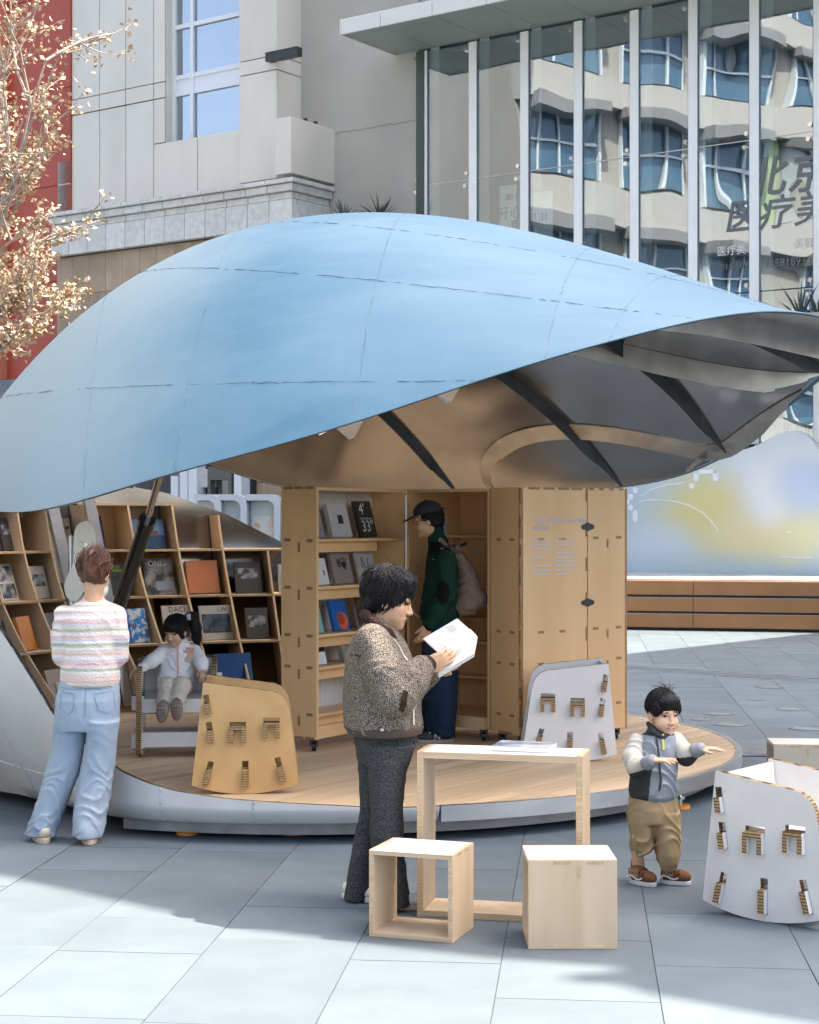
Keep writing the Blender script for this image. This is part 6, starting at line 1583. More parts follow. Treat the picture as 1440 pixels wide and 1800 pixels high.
# a loose leaf standing up from the gutter
page('loose_leaf', g0.lerp(g1, .15), g1, Vector((-.03, .012, .03)), .0006, PAGE, 1)
pr_ = MB()
def onpage(a, b, off, n, u, v): return a + (b - a) * u + off * v + n * .0006 - bkb
for i in range(6):
    for k in range(5):
        u, v = .60 + .04 * k, .62 + .06 * (5 - i)
        if i == 0 and k > 1: continue
        q = [onpage(g0, g1, uf, n1, u, v), onpage(g0, g1, uf, n1, u + .03, v), onpage(g0, g1, uf, n1, u + .03, v + .02), onpage(g0, g1, uf, n1, u, v + .02)]; pr_.add(q, [(0, 1, 2, 3)])
for c_, (u, v) in enumerate(((.22, .35), (.45, .33), (.68, .33))):
    for j in range(10):
        t = 2 * pi * j / 10; t2 = t + .5; r = .05; f_ = lambda t, r: onpage(g0, g1, uf, n1, u + cos(t) * r * .8, v + sin(t) * r * 1.3); pr_.add([f_(t, r), f_(t2, r), f_(t2, r * .8), f_(t, r * .8)], [(0, 1, 2, 3)])
for i in range(4): pr_.add([onpage(g0, g1, un, n2, .25, .25 + .08 * i), onpage(g0, g1, un, n2, .6, .25 + .08 * i), onpage(g0, g1, un, n2, .6, .27 + .08 * i), onpage(g0, g1, un, n2, .25, .27 + .08 * i)], [(0, 1, 2, 3)])
P('print', pr_, INK_GREY, ob_)

# ------------------------------------------------------------------ woman in the striped sweater, seen from behind
Y = 9.58; base = Vector((W(120, 1475, Y).x, Y, 0))
lw_ = thing('person', 'woman seen from behind in striped knit sweater and pale wide jeans', 'person', base)
body = Sdf(); hd = Head(body, npy(W(166, 1011, Y)), radians(84), radians(24), 0, .98)
body.cap(npy(W(166, 1030, Y)), npy(W(164, 1068, Y - .02)), .046, .058, .03)
fr = lambda rows, Yc: [(W(0, py, Yc).z, (W(a, py, Yc).x + W(b, py, Yc).x) / 2, Yc, dp, (W(b, py, Yc).x - W(a, py, Yc).x) / 2) for py, a, b, dp in rows]   # seen from the back: angle 90
body.loft(fr([(1068, 138, 190, .06), (1100, 122, 196, .08), (1200, 122, 196, .08)], Y), pi / 2, .03)
lA = [W(114, 1085, Y), W(109, 1148, Y), W(135, 1165, Y + .24)]; lB = [W(203, 1085, Y), W(207, 1148, Y), W(190, 1150, Y + .26)]
for L_ in (lA, lB): body.chain([npy(p) for p in L_], [.03, .028, .026], .02)
hand(body, npy(lA[2]), (.5, .5, .2), (0, .2, 1), .9, thumb=1); hand(body, npy(lB[2]), (-.3, .6, .3), (0, .2, 1), .9, thumb=-1)
for pts in ([W(136, 1250, Y), W(118, 1345, Y + .02), W(78, 1455, Y + .02)], [W(180, 1250, Y), W(172, 1345, Y), W(158, 1455, Y - .03)]): body.chain([npy(p) for p in pts], [.055, .045, .035], .03)
body.mesh('body', SKIN, lw_, base, .006)
SWE = bpy.data.materials.new('striped_knit'); SWE.use_nodes = True
n_ = SWE.node_tree.nodes; l_ = SWE.node_tree.links; bs = n_['Principled BSDF']; bs.inputs['Roughness'].default_value = .95; bs.inputs['Sheen Weight'].default_value = .25; bs.inputs['Specular IOR Level'].default_value = .15
tc = n_.new('ShaderNodeTexCoord'); sx_ = n_.new('ShaderNodeSeparateXYZ'); l_.new(tc.outputs['Object'], sx_.inputs[0])
nz = n_.new('ShaderNodeTexNoise'); nz.inputs['Scale'].default_value = 3; nzf = n_.new('ShaderNodeTexNoise'); nzf.inputs['Scale'].default_value = 130
l_.new(tc.outputs['Object'], nz.inputs[0]); l_.new(tc.outputs['Object'], nzf.inputs[0])
m1 = n_.new('ShaderNodeMath'); m1.operation = 'MULTIPLY_ADD'; m1.inputs[1].default_value = .03; l_.new(nz.outputs[0], m1.inputs[0]); l_.new(sx_.outputs[2], m1.inputs[2])
m2 = n_.new('ShaderNodeMath'); m2.operation = 'MULTIPLY_ADD'; m2.inputs[1].default_value = .008; l_.new(nzf.outputs[0], m2.inputs[0]); l_.new(m1.outputs[0], m2.inputs[2])
mr = n_.new('ShaderNodeMapRange'); mr.inputs[1].default_value = W(0, 1204, Y).z + .02; mr.inputs[2].default_value = W(0, 1056, Y).z + .02; l_.new(m2.outputs[0], mr.inputs[0])
cr_ = n_.new('ShaderNodeValToRGB'); l_.new(mr.outputs[0], cr_.inputs[0]); l_.new(cr_.outputs[0], bs.inputs['Base Color'])
PK, WH, SG, LI, CRM = (.66, .45, .40), (.74, .71, .68), (.36, .36, .27), (.58, .54, .60), (.66, .60, .52)
stops = [(0, SG), (.03, WH), (.05, PK), (.14, CRM), (.17, WH), (.20, SG), (.225, WH), (.26, PK), (.31, LI), (.345, WH), (.37, PK), (.42, CRM), (.45, WH), (.49, SG), (.52, WH), (.55, LI), (.59, PK), (.63, WH), (.66, SG), (.70, CRM), (.74, LI), (.77, PK), (.82, WH), (.85, LI), (.88, PK), (.91, WH), (.945, SG), (.97, WH), (1, PK)]
el_ = cr_.color_ramp.elements; el_[0].position = 0; el_[0].color = (*stops[0][1], 1); el_[1].position = 1; el_[1].color = (*stops[-1][1], 1)
for p_, c_ in stops[1:-1]: e_ = el_.new(p_); e_.color = (*c_, 1)
wv = n_.new('ShaderNodeTexVoronoi'); wv.inputs['Scale'].default_value = 95; bp_ = n_.new('ShaderNodeBump'); bp_.inputs['Strength'].default_value = .6; bp_.inputs['Distance'].default_value = .005
l_.new(tc.outputs['Object'], wv.inputs[0]); l_.new(wv.outputs['Distance'], bp_.inputs['Height']); l_.new(bp_.outputs[0], bs.inputs['Normal'])
sw = Sdf()
sw.loft(fr([(1051, 148, 182, .05), (1056, 144, 186, .06), (1063, 130, 200, .09), (1072, 114, 211, .115), (1090, 108, 214, .13), (1130, 110, 210, .135), (1180, 107, 209, .135), (1196, 107, 209, .132), (1203, 109, 207, .125)], Y), pi / 2, .02)
sw.chain([npy(W(112, 1082, Y)), npy(W(106, 1120, Y - .02)), npy(W(107, 1152, Y)), npy(W(130, 1166, Y + .2))], [.054, .050, .046, .04], .025)
sw.chain([npy(W(206, 1082, Y)), npy(W(210, 1120, Y - .02)), npy(W(209, 1152, Y)), npy(W(190, 1160, Y + .2))], [.054, .050, .046, .04], .025)
sf = folds(22, 1, (.6, 0, .8), .6); sw.mesh('sweater', SWE, lw_, base, .006, lambda P: .004 * sf(P) + .0010 * np.sin(P[..., 2] * 330 + sf(P)))
DENIM = M('pale_denim', (.24, .315, .40), (.40, .465, .53), 4.5, (1, 1, .5), rough=.85, bump=.25, bscale=220, spec=.2, lo=.3, hi=.7)
jn = Sdf()
jn.loft(fr([(1196, 106, 209, .115), (1230, 98, 211, .135), (1262, 96, 210, .13), (1280, 97, 206, .12)], Y), pi / 2, .02)
def legf(rows, Yc, k=.02): jn.loft(fr(rows, Yc), pi / 2, k, rnd_=.006)
legf([(1268, 97, 156, .115), (1320, 90, 146, .10), (1360, 80, 138, .095), (1400, 68, 122, .095), (1440, 54, 106, .10), (1466, 46, 98, .105)], Y + .02)
legf([(1268, 154, 209, .115), (1320, 150, 204, .10), (1360, 142, 200, .095), (1400, 134, 194, .095), (1440, 130, 184, .10), (1467, 131, 178, .105)], Y - .04)
jf = folds(24, 1, (.5, .1, 1), 3.3); jf2 = folds(40, 1, (.2, .3, 1), .8)
jn.mesh('jeans', DENIM, lw_, base, .006, lambda P: .0045 * jf(P) * np.clip((.62 - P[..., 2]) * 2.2, .2, 1) + .003 * jf2(P) * np.exp(-((P[..., 2] - .38) / .12) ** 2) + .004 * jf2(P) * np.exp(-((P[..., 2] - .08) / .1) ** 2))
STITCH = M('denim_seam', (.20, .29, .40), rough=.9)
for q in (((112, 1213), (138, 1216), (137, 1244), (126, 1252), (112, 1243), (112, 1213)), ((172, 1216), (202, 1212), (206, 1240), (195, 1251), (180, 1244), (172, 1216)), ((158, 1203), (158, 1230), (157, 1262)), ((110, 1206), (135, 1208), (180, 1208), (206, 1206))):
    pts_ = []
    for a, b in zip(q, q[1:]): pts_ += [W(a[0] + (b[0] - a[0]) * t / 6, a[1] + (b[1] - a[1]) * t / 6, Y) for t in range(6)]
    P('denim_seam', ribbon(onsurf(jn, pts_, (0, 1, 0), .0015), base, .004, (0, -1, .1), .0025), STITCH, lw_)
SN = M('cream_trainer', (.62, .56, .46), (.50, .43, .33), 14, rough=.6)
for hx, tx_, yy in ((80, 62, 9.58), (157, 160, 9.54)):
    shoe(lw_, base, W(hx, 1476, yy - .1), W(tx_, 1472, yy + .2), 0, .25, .095, .075, SN, M('trainer_sole', (.50, .40, .28), rough=.6), sole_h=.03)
hs = Sdf(); hs.ell(hd.w((-.015, 0, .035)), (.105, .088, .100), hd.R, .02); hs.ell(hd.w((-.07, .012, .075)), (.05, .046, .045), hd.R, .03); hs.ell(hd.w((-.085, -.012, .03)), (.035, .04, .05), hd.R, .03)
face = hd.w((.08, 0, -.05)); Rh = hd.R; hs.mesh('hair', HAIR_AUB, lw_, base, .0045, hw(f=80, amp=.006), cut=lambda P: facecut(P, r=(.085, .085, .11)))
strands(hd, lw_, base, 240, HAIR_AUB, (.112, .096, .108), (-.02, 0, .035), (-.5, .9), (1.6, 4.7), -.9, .0026, .035, .6)
wisps(hd, lw_, base, 60, HAIR_AUB, ((-.13, -.02), (-.06, .06), (.04, .14)), .085, up=(-.4, 0, .8))
P('mask_strap', MB().tube([Vector(hd.w(v)) - base for v in ((.0, -.086, .02), (-.02, -.086, -.02), (.01, -.084, -.045), (.06, -.065, -.05))], .0025, 5).tube([Vector(hd.w(v)) - base for v in ((.0, .086, .02), (-.02, .086, -.02), (.01, .084, -.045), (.06, .065, -.05))], .0025, 5), WHITE, lw_)
mk = Sdf(); mk.ell(hd.w((.06, 0, -.06)), (.065, .07, .06), hd.R); mk.mesh('face_mask', WHITE, lw_, base, .006)
P('hair_clip', MB().tube([Vector(hd.w((-.13, -.03, .09))) - base, Vector(hd.w((-.135, 0, .06))) - base, Vector(hd.w((-.125, .02, .02))) - base], .006, 6), BLACK, lw_)

# ------------------------------------------------------------------ man in cap and green fleece with backpack
Y = 12.42; base = Vector((W(772, 1300, Y).x, Y, DZ))
mn_ = thing('person', 'man in black cap, dark green fleece and dark jeans facing the cabinet', 'person', base)
body = Sdf(); hd = Head(body, npy(W(752, 914, Y)), radians(172), radians(12), 0, 1.0)
body.cap(npy(W(762, 930, Y)), npy(W(774, 962, Y)), .055, .062, .03)
body.loft([(z, x, y, a * .8, b * .8) for z, x, y, a, b in section(Y, [(965, 760, 803, .19), (1030, 750, 806, .18), (1090, 746, 804, .17)])], 0, .03)
body.chain([npy(W(781, 984, Y - .19)), npy(W(782, 1046, Y - .24)), npy(W(755, 1098, Y - .22))], [.05, .042, .03], .02)
body.chain([npy(W(776, 984, Y + .19)), npy(W(770, 1046, Y + .22)), npy(W(750, 1085, Y + .16))], [.05, .042, .03], .02)
hand(body, npy(W(754, 1100, Y - .22)), (-.45, .1, -.9), (-.3, .9, .2), .98, (.3, .35, .4, .45), thumb=1, thumb_out=.45); hand(body, npy(W(750, 1087, Y + .16)), (-.7, -.1, .2), (0, 0, 1), .95, thumb=-1)
for dy in (-.1, .1): body.chain([npy(W(776, 1110, Y + dy)), npy(W(773, 1200, Y + dy)), npy(W(768, 1285, Y + dy))], [.085, .055, .04], .03)
body.mesh('body', SKIN, mn_, base, .006); hd.features(mn_, base)
GREEN = M('green_fleece', (.012, .042, .028), (.009, .032, .021), 60, rough=.95, bump=.5, bscale=140, spec=.15); BLKF = M('black_fleece_patch', (.010, .010, .011), rough=.95, spec=.1, bump=.3, bscale=140)
fl_ = Sdf(); fl_.loft(section(Y, [(930, 756, 779, .062), (944, 754, 784, .07), (955, 754, 789, .085), (966, 754, 799, .15), (985, 751, 806, .20), (1020, 747, 810, .21), (1060, 741, 809, .21), (1080, 738, 806, .205), (1087, 740, 804, .195)]), 0, .02)
armp = [npy(W(784, 982, Y - .19)), npy(W(786, 1046, Y - .235)), npy(W(768, 1075, Y - .235)), npy(W(757, 1094, Y - .222))]
fl_.chain(armp, [.075, .066, .058, .048], .025); fl_.chain([npy(W(778, 982, Y + .19)), npy(W(772, 1046, Y + .22)), npy(W(752, 1083, Y + .16))], [.075, .066, .045], .025)
gf = folds(26, 1, (.8, .1, 1), 1.9); gw = lambda P: .005 * gf(P)
pe = npy(W(779, 1042, Y - .3)); ps_ = npy(W(773, 957, Y - .12))
def gpid(c):
    e = (np.abs(c[:, 0] - pe[0]) / .046) ** 2 + (np.abs(c[:, 2] - pe[2]) / .088) ** 2; m = (e < 1) & (c[:, 1] < Y - .15)
    zl = W(0, 968, Y).z + (c[:, 0] - W(772, 0, Y).x) * .2; s_ = (c[:, 2] > zl) & (c[:, 2] < W(0, 952, Y).z) & (c[:, 0] > W(756, 0, Y).x) & (c[:, 1] < Y)
    return (m | s_).astype(int)
fl_.mesh('fleece', [GREEN, BLKF], mn_, base, .005, gw, pid=gpid)
zc2_ = Sdf(); zc2_.chain([npy(W(759, 1090, Y - .224)), npy(W(755, 1099, Y - .221))], [.047, .043], .01); zc2_.mesh('cuff', BLKF, mn_, base, .005)
P('chest_zip', ribbon(onsurf(fl_, [W(a, b, Y - .3) for a, b in ((748, 985), (752, 984), (756, 984))], (.3, 1, 0), .001), base, .006, (-.3, -1, 0), .002), ALU, mn_)
DJ = M('dark_denim', (.006, .018, .040), (.012, .032, .062), 7, (1, 1, .4), rough=.85, bump=.3, bscale=200, spec=.2)
jm = Sdf(); jm.loft(section(Y, [(1080, 744, 804, .17), (1110, 742, 806, .19), (1140, 743, 806, .185)]), 0, .02)
jm.loft(section(Y - .1, [(1130, 746, 806, .10), (1200, 748, 804, .10), (1260, 750, 801, .10), (1291, 752, 799, .105)]), 0, .02, rnd_=.006); jm.loft(section(Y + .1, [(1130, 741, 800, .10), (1200, 742, 794, .10), (1260, 742, 790, .10), (1286, 743, 788, .105)]), 0, .02, rnd_=.006)
mf = folds(22, 1, (.4, .2, 1), 5.2); jm.mesh('jeans', DJ, mn_, base, .006, lambda P: .006 * mf(P) * np.clip((1.1 - P[..., 2]) * 1.5, .2, 1))
SH_B = M('black_trainer', (.018, .02, .022), (.05, .05, .055), 30, rough=.6); SOLE_G = M('grey_sole', (.30, .29, .28), rough=.6)
s1_ = shoe(mn_, base, W(798, 1309, Y - .12), W(734, 1309, Y - .16), DZ, .27, .10, .075, SH_B, SOLE_G)
s2_ = shoe(mn_, base, W(785, 1300, Y + .1), W(726, 1300, Y + .06), DZ, .26, .10, .075, SH_B, SOLE_G)
me = text_mesh('N', .062, .0015); me.transform(Matrix.Translation(W(769, 1296, Y - .195) - base) @ Matrix.Rotation(radians(4), 4, 'Z') @ FACE_Y); me.materials.append(M('trainer_emblem', (.45, .46, .47), rough=.4)); link('emblem', me, s1_)
P('shoelace', MB().tube([W(a, b, Y - .17) - base for a, b in ((757, 1288), (752, 1291), (756, 1294), (748, 1295), (752, 1298))], .006, 5), LET_W, s1_)
hs = Sdf(); hs.ell(hd.w((-.025, 0, .03)), (.098, .088, .085), hd.R, .02); hs.ell(hd.w((-.07, 0, -.03)), (.045, .07, .05), hd.R, .03)
face = hd.w((.085, 0, -.05)); Rh = hd.R; hs.mesh('hair', HAIR, mn_, base, .005, hw(), cut=lambda P: facecut(P, r=(.095, .09, .09)))
strands(hd, mn_, base, 120, HAIR, (.098, .09, .09), (-.025, 0, .03), (-.5, .3), (1.5, 4.7), .45, .0035, .012, .2)
cp = Sdf(); cp.ell(hd.w((-.012, 0, .055)), (.108, .092, .088), hd.R, .02)
CAPM = M('charcoal_cap', (.028, .03, .032), (.02, .021, .023), 60, rough=.85, bump=.2, bscale=160)
zc3_ = hd.w((0, 0, .045)); un_ = (hd.R @ A_((0, 0, 1))).astype(np.float32)
cp.mesh('cap', CAPM, mn_, base, .004, cut=lambda P: -((P - A_(zc3_)) @ un_))
bri = Sdf(); bri.ell(hd.w((.118, 0, .038)), (.068, .074, .008), hd.R @ rotm(0, radians(14)), .006); bri.mesh('cap_brim', CAPM, mn_, base, .0035)
P('cap_button', MB().sphere(Vector(hd.w((-.012, 0, .144))) - base, .008), CAPM, mn_, smooth=True); P('cap_strap', MB().tube([Vector(hd.w(v)) - base for v in ((-.115, -.04, .06), (-.125, 0, .055), (-.135, .0, .06))], .007, 6), BLACK, mn_)
gl_ = MB()
for y in (-.034, .034):
    pts_ = [Vector(hd.w((.112, y + .022 * cos(t), .002 + .018 * sin(t)))) - base for t in np.linspace(0, 2 * pi, 17)]; gl_.tube(pts_, .0016, 5)
    gl_.tube([Vector(hd.w((.112, y * 1.65, .006))) - base, Vector(hd.w((.0, y * 2.5, .008))) - base], .0016, 5)
P('glasses', gl_, M('gold_wire', (.55, .45, .28), rough=.3, metal=1), mn_)
BAG = M('taupe_canvas', (.20, .145, .11), (.17, .12, .09), 40, rough=.85, bump=.3, bscale=180)
bb = W(822, 1030, Y - .05); bp2 = thing('backpack', 'taupe canvas backpack worn by the man in the green fleece', 'backpack', bb)
bg_ = Sdf(); bg_.loft(section(Y - .02, [(962, 795, 808, .05), (975, 797, 818, .10), (1000, 799, 834, .135), (1030, 798, 846, .15), (1055, 794, 850, .155), (1068, 794, 846, .15), (1074, 800, 838, .13)]), 0, .03, rnd_=.03)
bg_.ell(npy(W(842, 1052, Y - .02)), (.055, .12, .075), rotm(0, radians(-12)), .02)
bf = folds(24, 1, (.5, .4, 1), 7.1); bg_.mesh('bag_body', BAG, bp2, bb, .006, lambda P: .005 * bf(P))
P('shoulder_strap', ribbon(onsurf(fl_, [W(a, b, Y - .25) for a, b in ((772, 948), (779, 952), (786, 960), (793, 972))], (0, 1, 0), .006), bb, .03, (0, -1, .3), .006), BAG, bp2)
P('shoulder_strap', ribbon([W(a, b, Y - .17) for a, b in ((790, 966), (797, 975), (802, 985))], bb, .05, (0, -1, .3), .01), BAG, bp2)
P('grab_loop', MB().tube([W(a, b, Y) - bb for a, b in ((803, 968), (807, 960), (816, 957), (821, 954))], .013, 6), BLACK, bp2); P('side_buckle', MB().box(W(799, 1024, Y - .17) - bb, W(805, 1018, Y - .12) - bb), BLACK, bp2)
P('pocket_seam', ribbon(onsurf(bg_, [W(a, b, Y - .3) for a, b in ((803, 1026), (815, 1029), (830, 1032), (840, 1030))], (0, 1, 0), .0012), bb, .005, (0, -1, 0), .003), M('bag_seam', (.10, .07, .055), rough=.9), bp2)
P('pocket_flap', ribbon(onsurf(bg_, [W(a, b, Y - .3) for a, b in ((833, 1038), (840, 1042), (847, 1047), (851, 1052))], (-.3, 1, 0), .004), bb, .05, (.3, -1, 0), .006), BAG, bp2)
P('zip_pull', MB().cyl(W(850, 1050, Y - .13) - bb, W(850, 1062, Y - .13) - bb, .007, 6), BLACK, bp2)

# ------------------------------------------------------------------ girl seated in the white rocking chair
Y = 11.72; base = Vector((W(305, 1225, Y).x, Y, W(305, 1228, Y).z))
gi = thing('person', 'small girl with ponytail in white zip jacket sitting in the white rocking chair', 'person', base)
body = Sdf(); hd = Head(body, npy(W(309, 1109, Y - .05)), radians(-118), radians(20), 0, .84, child=True)
body.cap(npy(W(313, 1124, Y)), npy(W(313, 1142, Y)), .036, .045, .02)
frf = fr
body.loft(frf([(1138, 296, 335, .05), (1165, 288, 338, .07), (1205, 284, 336, .075)], Y + .02), -pi / 2, .02)
aR = [W(289, 1143, Y), W(266, 1163, Y - .08), W(246, 1176, Y - .12)]; aL = [W(343, 1143, Y), W(354, 1166, Y - .08), W(357, 1176, Y - .12)]
for L_ in (aR, aL): body.chain([npy(p) for p in L_], [.024, .022, .02], .015)
hand(body, npy(W(246, 1176, Y - .12)), (-.75, -.35, -.25), (0, -.2, -1), .62, (.45, .5, .5, .5), thumb=-1); hand(body, npy(W(357, 1177, Y - .12)), (.1, -.7, -.5), (0, -.3, -1), .62, (.5, .5, .5, .5), thumb=1)
hA = [W(296, 1208, Y - .02), W(292, 1206, Y - .27), W(287, 1240, Y - .46)]; hB = [W(324, 1208, Y - .02), W(318, 1206, Y - .27), W(311, 1237, Y - .46)]
for L_ in (hA, hB): body.chain([npy(p) for p in L_], [.04, .03, .026], .015)
body.mesh('body', SKIN_CHILD, gi, base, .004); hd.features(gi, base)
WJ = M('white_fleece', (.84, .82, .80), (.79, .77, .75), 14, rough=.9, bump=.25, bscale=60, spec=.2); PKM = M('pink_trim', (.66, .40, .32), rough=.85)
gj = Sdf(); gj.loft(frf([(1126, 302, 329, .042), (1133, 296, 336, .06), (1140, 288, 343, .075), (1160, 284, 343, .095), (1185, 280, 341, .105), (1197, 277, 342, .11), (1203, 280, 339, .10)], Y), -pi / 2, .02)
gj.chain([npy(W(290, 1144, Y)), npy(W(266, 1163, Y - .08)), npy(W(248, 1175, Y - .115))], [.045, .042, .030], .02); gj.chain([npy(W(341, 1144, Y)), npy(W(354, 1165, Y - .08)), npy(W(357, 1175, Y - .11))], [.045, .042, .032], .02)
qf = folds(40, 1, (.6, .2, 1), 2.5); gj.mesh('jacket', WJ, gi, base, .0045, lambda P: .0035 * qf(P))
P('zip_strip', ribbon(onsurf(gj, [W(a, b, Y - .3) for a, b in ((306, 1130), (305, 1145), (305, 1160), (306, 1180), (306, 1197))], (0, 1, 0), .006), base, .011, (0, -1, 0), .002), PKM, gi)
P('chest_pocket', ribbon(onsurf(gj, [W(a, b, Y - .3) for a, b in ((323, 1144), (323, 1152), (322, 1160), (322, 1168))], (0, 1, 0), .006), base, .078, (0, -1, 0), .003), PKM, gi)
P('pocket_flap', ribbon(onsurf(gj, [W(a, b, Y - .3) for a, b in ((323, 1143), (323, 1148), (323, 1152))], (0, 1, 0), .009), base, .082, (0, -1, 0), .004), M('pink_flap', (.60, .35, .28), rough=.85), gi)
me = text_mesh('FILA', .026, .0006); q_ = onsurf(gj, [W(323, 1164, Y - .3)], (0, 1, 0), .012)[0]; me.transform(Matrix.Translation(q_ - base) @ FACE_Y); me.materials.append(WHITE); link('lettering', me, gi)
CRE = M('cream_trousers', (.66, .60, .49), (.60, .54, .43), 9, rough=.9, spec=.2)
gt = Sdf(); gt.ell(npy(W(310, 1205, Y + .0)), (.115, .10, .075), None, .02)
gt.chain([npy(W(296, 1206, Y - .03)), npy(W(293, 1206, Y - .25)), npy(W(288, 1236, Y - .42))], [.068, .058, .047], .02); gt.chain([npy(W(324, 1206, Y - .03)), npy(W(318, 1206, Y - .25)), npy(W(311, 1233, Y - .42))], [.068, .058, .047], .02)
gt.mesh('trousers', CRE, gi, base, .0045, lambda P: .004 * qf(P))
SOLE_B = M('clear_brown_sole', (.22, .16, .12), (.16, .11, .085), 30, rough=.35)
for px, py in ((286, 1250), (311, 1246)):
    c_ = npy(W(px, py, Y - .50)); Sh = Sdf(); Rr = rotm(0, 0, radians(-22 if False else 0)); Sh.ell(c_ + A_((0, .012, .0)), (.040, .035, .075), rotm(0, radians(4 if px < 300 else -3), radians(-14)), .01); o_ = Sh.mesh('shoe', M('pale_trainer', (.60, .55, .48), rough=.6), gi, base, .004)
    So = Sdf(); So.ell(c_ + A_((0, -.014, 0)), (.041, .016, .078), rotm(0, radians(4 if px < 300 else -3), radians(-14)), .01); So.ell(c_ + A_((0, -.030, .002)), (.05, .006, .008), None, .006, -1); so_ = So.mesh('sole', SOLE_B, o_, base, .0035)
    for i in range(5): P('tread', MB().sphere(Vector(c_) - base + Vector((0.012 * (-1) ** i, -.028 + .004 * abs(i - 2), -.045 + .022 * i)), (.016, .004, .006)), M('tread_grey', (.30, .23, .18), rough=.5), o_)
hs = Sdf(); hs.ell(hd.w((-.02, 0, .038)), (.10 * .84, .09 * .84, .098 * .84), hd.R, .02); hs.ell(hd.w((.068, 0, .05)), (.034 * .84, .066 * .84, .05 * .84), hd.R, .02)
hs.ell(hd.w((.03, .075, .0)), (.03 * .84, .018 * .84, .06 * .84), hd.R, .02); hs.ell(hd.w((.03, -.075, .0)), (.03 * .84, .018 * .84, .06 * .84), hd.R, .02)
face = hd.w((.085, 0, -.045)); Rh = hd.R; hs.mesh('hair', HAIR, gi, base, .0035, hw(f=120, amp=.002), cut=lambda P: facecut(P, r=(.07, .078, .076)))
strands(hd, gi, base, 130, HAIR, (.108, .094, .104), (-.018, 0, .036), (.2, 1.4), (-3, 3), .9, .0032, .006, .12)
pt_ = Sdf(); pt_.chain([npy(W(330, 1082, Y + .02)), npy(W(338, 1086, Y + .06)), npy(W(344, 1104, Y + .07)), npy(W(346, 1122, Y + .03)), npy(W(350, 1134, Y + .02))], [.018, .036, .038, .03, .008], .015)
pt_.mesh('ponytail', HAIR, gi, base, .004, hw(f=130, amp=.004, seed=2)); P('hair_tie', MB().tube([W(331, 1079, Y + .0) - base, W(331, 1090, Y + .0) - base], .017, 8), M('hair_tie_grey', (.45, .50, .58), rough=.5), gi, smooth=True)
mb = MB()
for i in range(40):
    p = W(346, 1112, Y + .05) + Vector((rnd.gauss(0, .014), rnd.gauss(0, .014), rnd.gauss(0, .02))); e = W(352 + rnd.gauss(0, 4), 1132 + rnd.gauss(0, 4), Y + .02); mb.tube([p - base, p.lerp(e, .5) + Vector((.008, 0, 0)) - base, e - base], [.0025, .002, .0005], 4, caps=False)
P('ponytail_strands', mb, HAIR, gi, smooth=True)

# ------------------------------------------------------------------ small boy with arms stretched out
Y = 8.46; base = Vector((W(1156, 1553, Y).x, Y, 0))
bo = thing('person', 'little boy in grey vest and khaki trousers stretching out both hands', 'person', base)
body = Sdf(); hd = Head(body, npy(W(1165, 1254, Y)), radians(-64), radians(8), 0, .87, child=True)
body.cap(npy(W(1160, 1276, Y + .01)), npy(W(1155, 1296, Y + .02)), .042, .05, .02)
body.loft(fr([(1298, 1132, 1178, .045), (1340, 1128, 1178, .06), (1405, 1124, 1176, .06)], Y), -pi / 2, .02)
aR = [W(1119, 1306, Y), W(1118, 1346, Y - .06), W(1146, 1338, Y - .20)]; aL = [W(1188, 1304, Y + .02), W(1208, 1330, Y - .02), W(1230, 1317, Y - .10)]
for L_ in (aR, aL): body.chain([npy(p) for p in L_], [.026, .025, .022], .015)
hand(body, npy(W(1147, 1337, Y - .205)), (.85, -.35, .10), (.15, .1, -1), .66, (.10, .14, .18, .2), thumb=-1, thumb_out=.7, spread=.14); hand(body, npy(W(1231, 1317, Y - .105)), (.9, -.25, .10), (.1, .1, -1), .66, (.12, .16, .2, .2), thumb=1, thumb_out=.6, spread=.12)
lR = [W(1128, 1420, Y + .02), W(1122, 1468, Y - .02), W(1121, 1532, Y + .02)]; lL = [W(1172, 1420, Y), W(1174, 1468, Y - .03), W(1174, 1532, Y)]
for L_ in (lR, lL): body.chain([npy(p) for p in L_], [.04, .032, .03], .015)
body.mesh('body', SKIN_CHILD, bo, base, .004); hd.features(bo, base, smile=True)
VEST = M('grey_vest', (.26, .285, .31), (.22, .245, .27), 6, rough=.6, bump=.05, bscale=60); VESTD = M('charcoal_fleece', (.030, .033, .033), rough=.9); CRMJ = M('cream_sleeve', (.60, .57, .48), (.55, .52, .44), 8, rough=.8)
vs_ = Sdf(); vs_.loft(fr([(1278, 1140, 1174, .05), (1287, 1134, 1180, .06), (1294, 1124, 1188, .07), (1310, 1118, 1190, .09), (1350, 1112, 1190, .105), (1385, 1107, 1191, .112), (1398, 1108, 1191, .11), (1405, 1112, 1187, .10)], Y), -pi / 2, .02)
vf = folds(30, 1, (.7, .2, 1), 3.9)
xs = W(1132, 1380, Y).x
def vpid(c):
    zl = W(0, 1345, Y).z; side = (c[:, 0] < W(1134, 0, Y).x + (W(0, 1405, Y).z - c[:, 2]) * -.12) & (c[:, 2] < W(0, 1338, Y).z); col_ = (c[:, 2] > W(0, 1291, Y).z); arm = (c[:, 0] < W(1117, 0, Y).x) & (c[:, 2] > zl)
    return (side | col_ | arm).astype(int)
vs_.mesh('vest', [VEST, VESTD], bo, base, .0045, lambda P: .004 * vf(P), pid=vpid)
sl_ = Sdf(); sl_.chain([npy(W(1120, 1304, Y - .01)), npy(W(1113, 1328, Y - .04)), npy(W(1119, 1348, Y - .09)), npy(W(1142, 1340, Y - .18))], [.044, .046, .044, .027], .02)
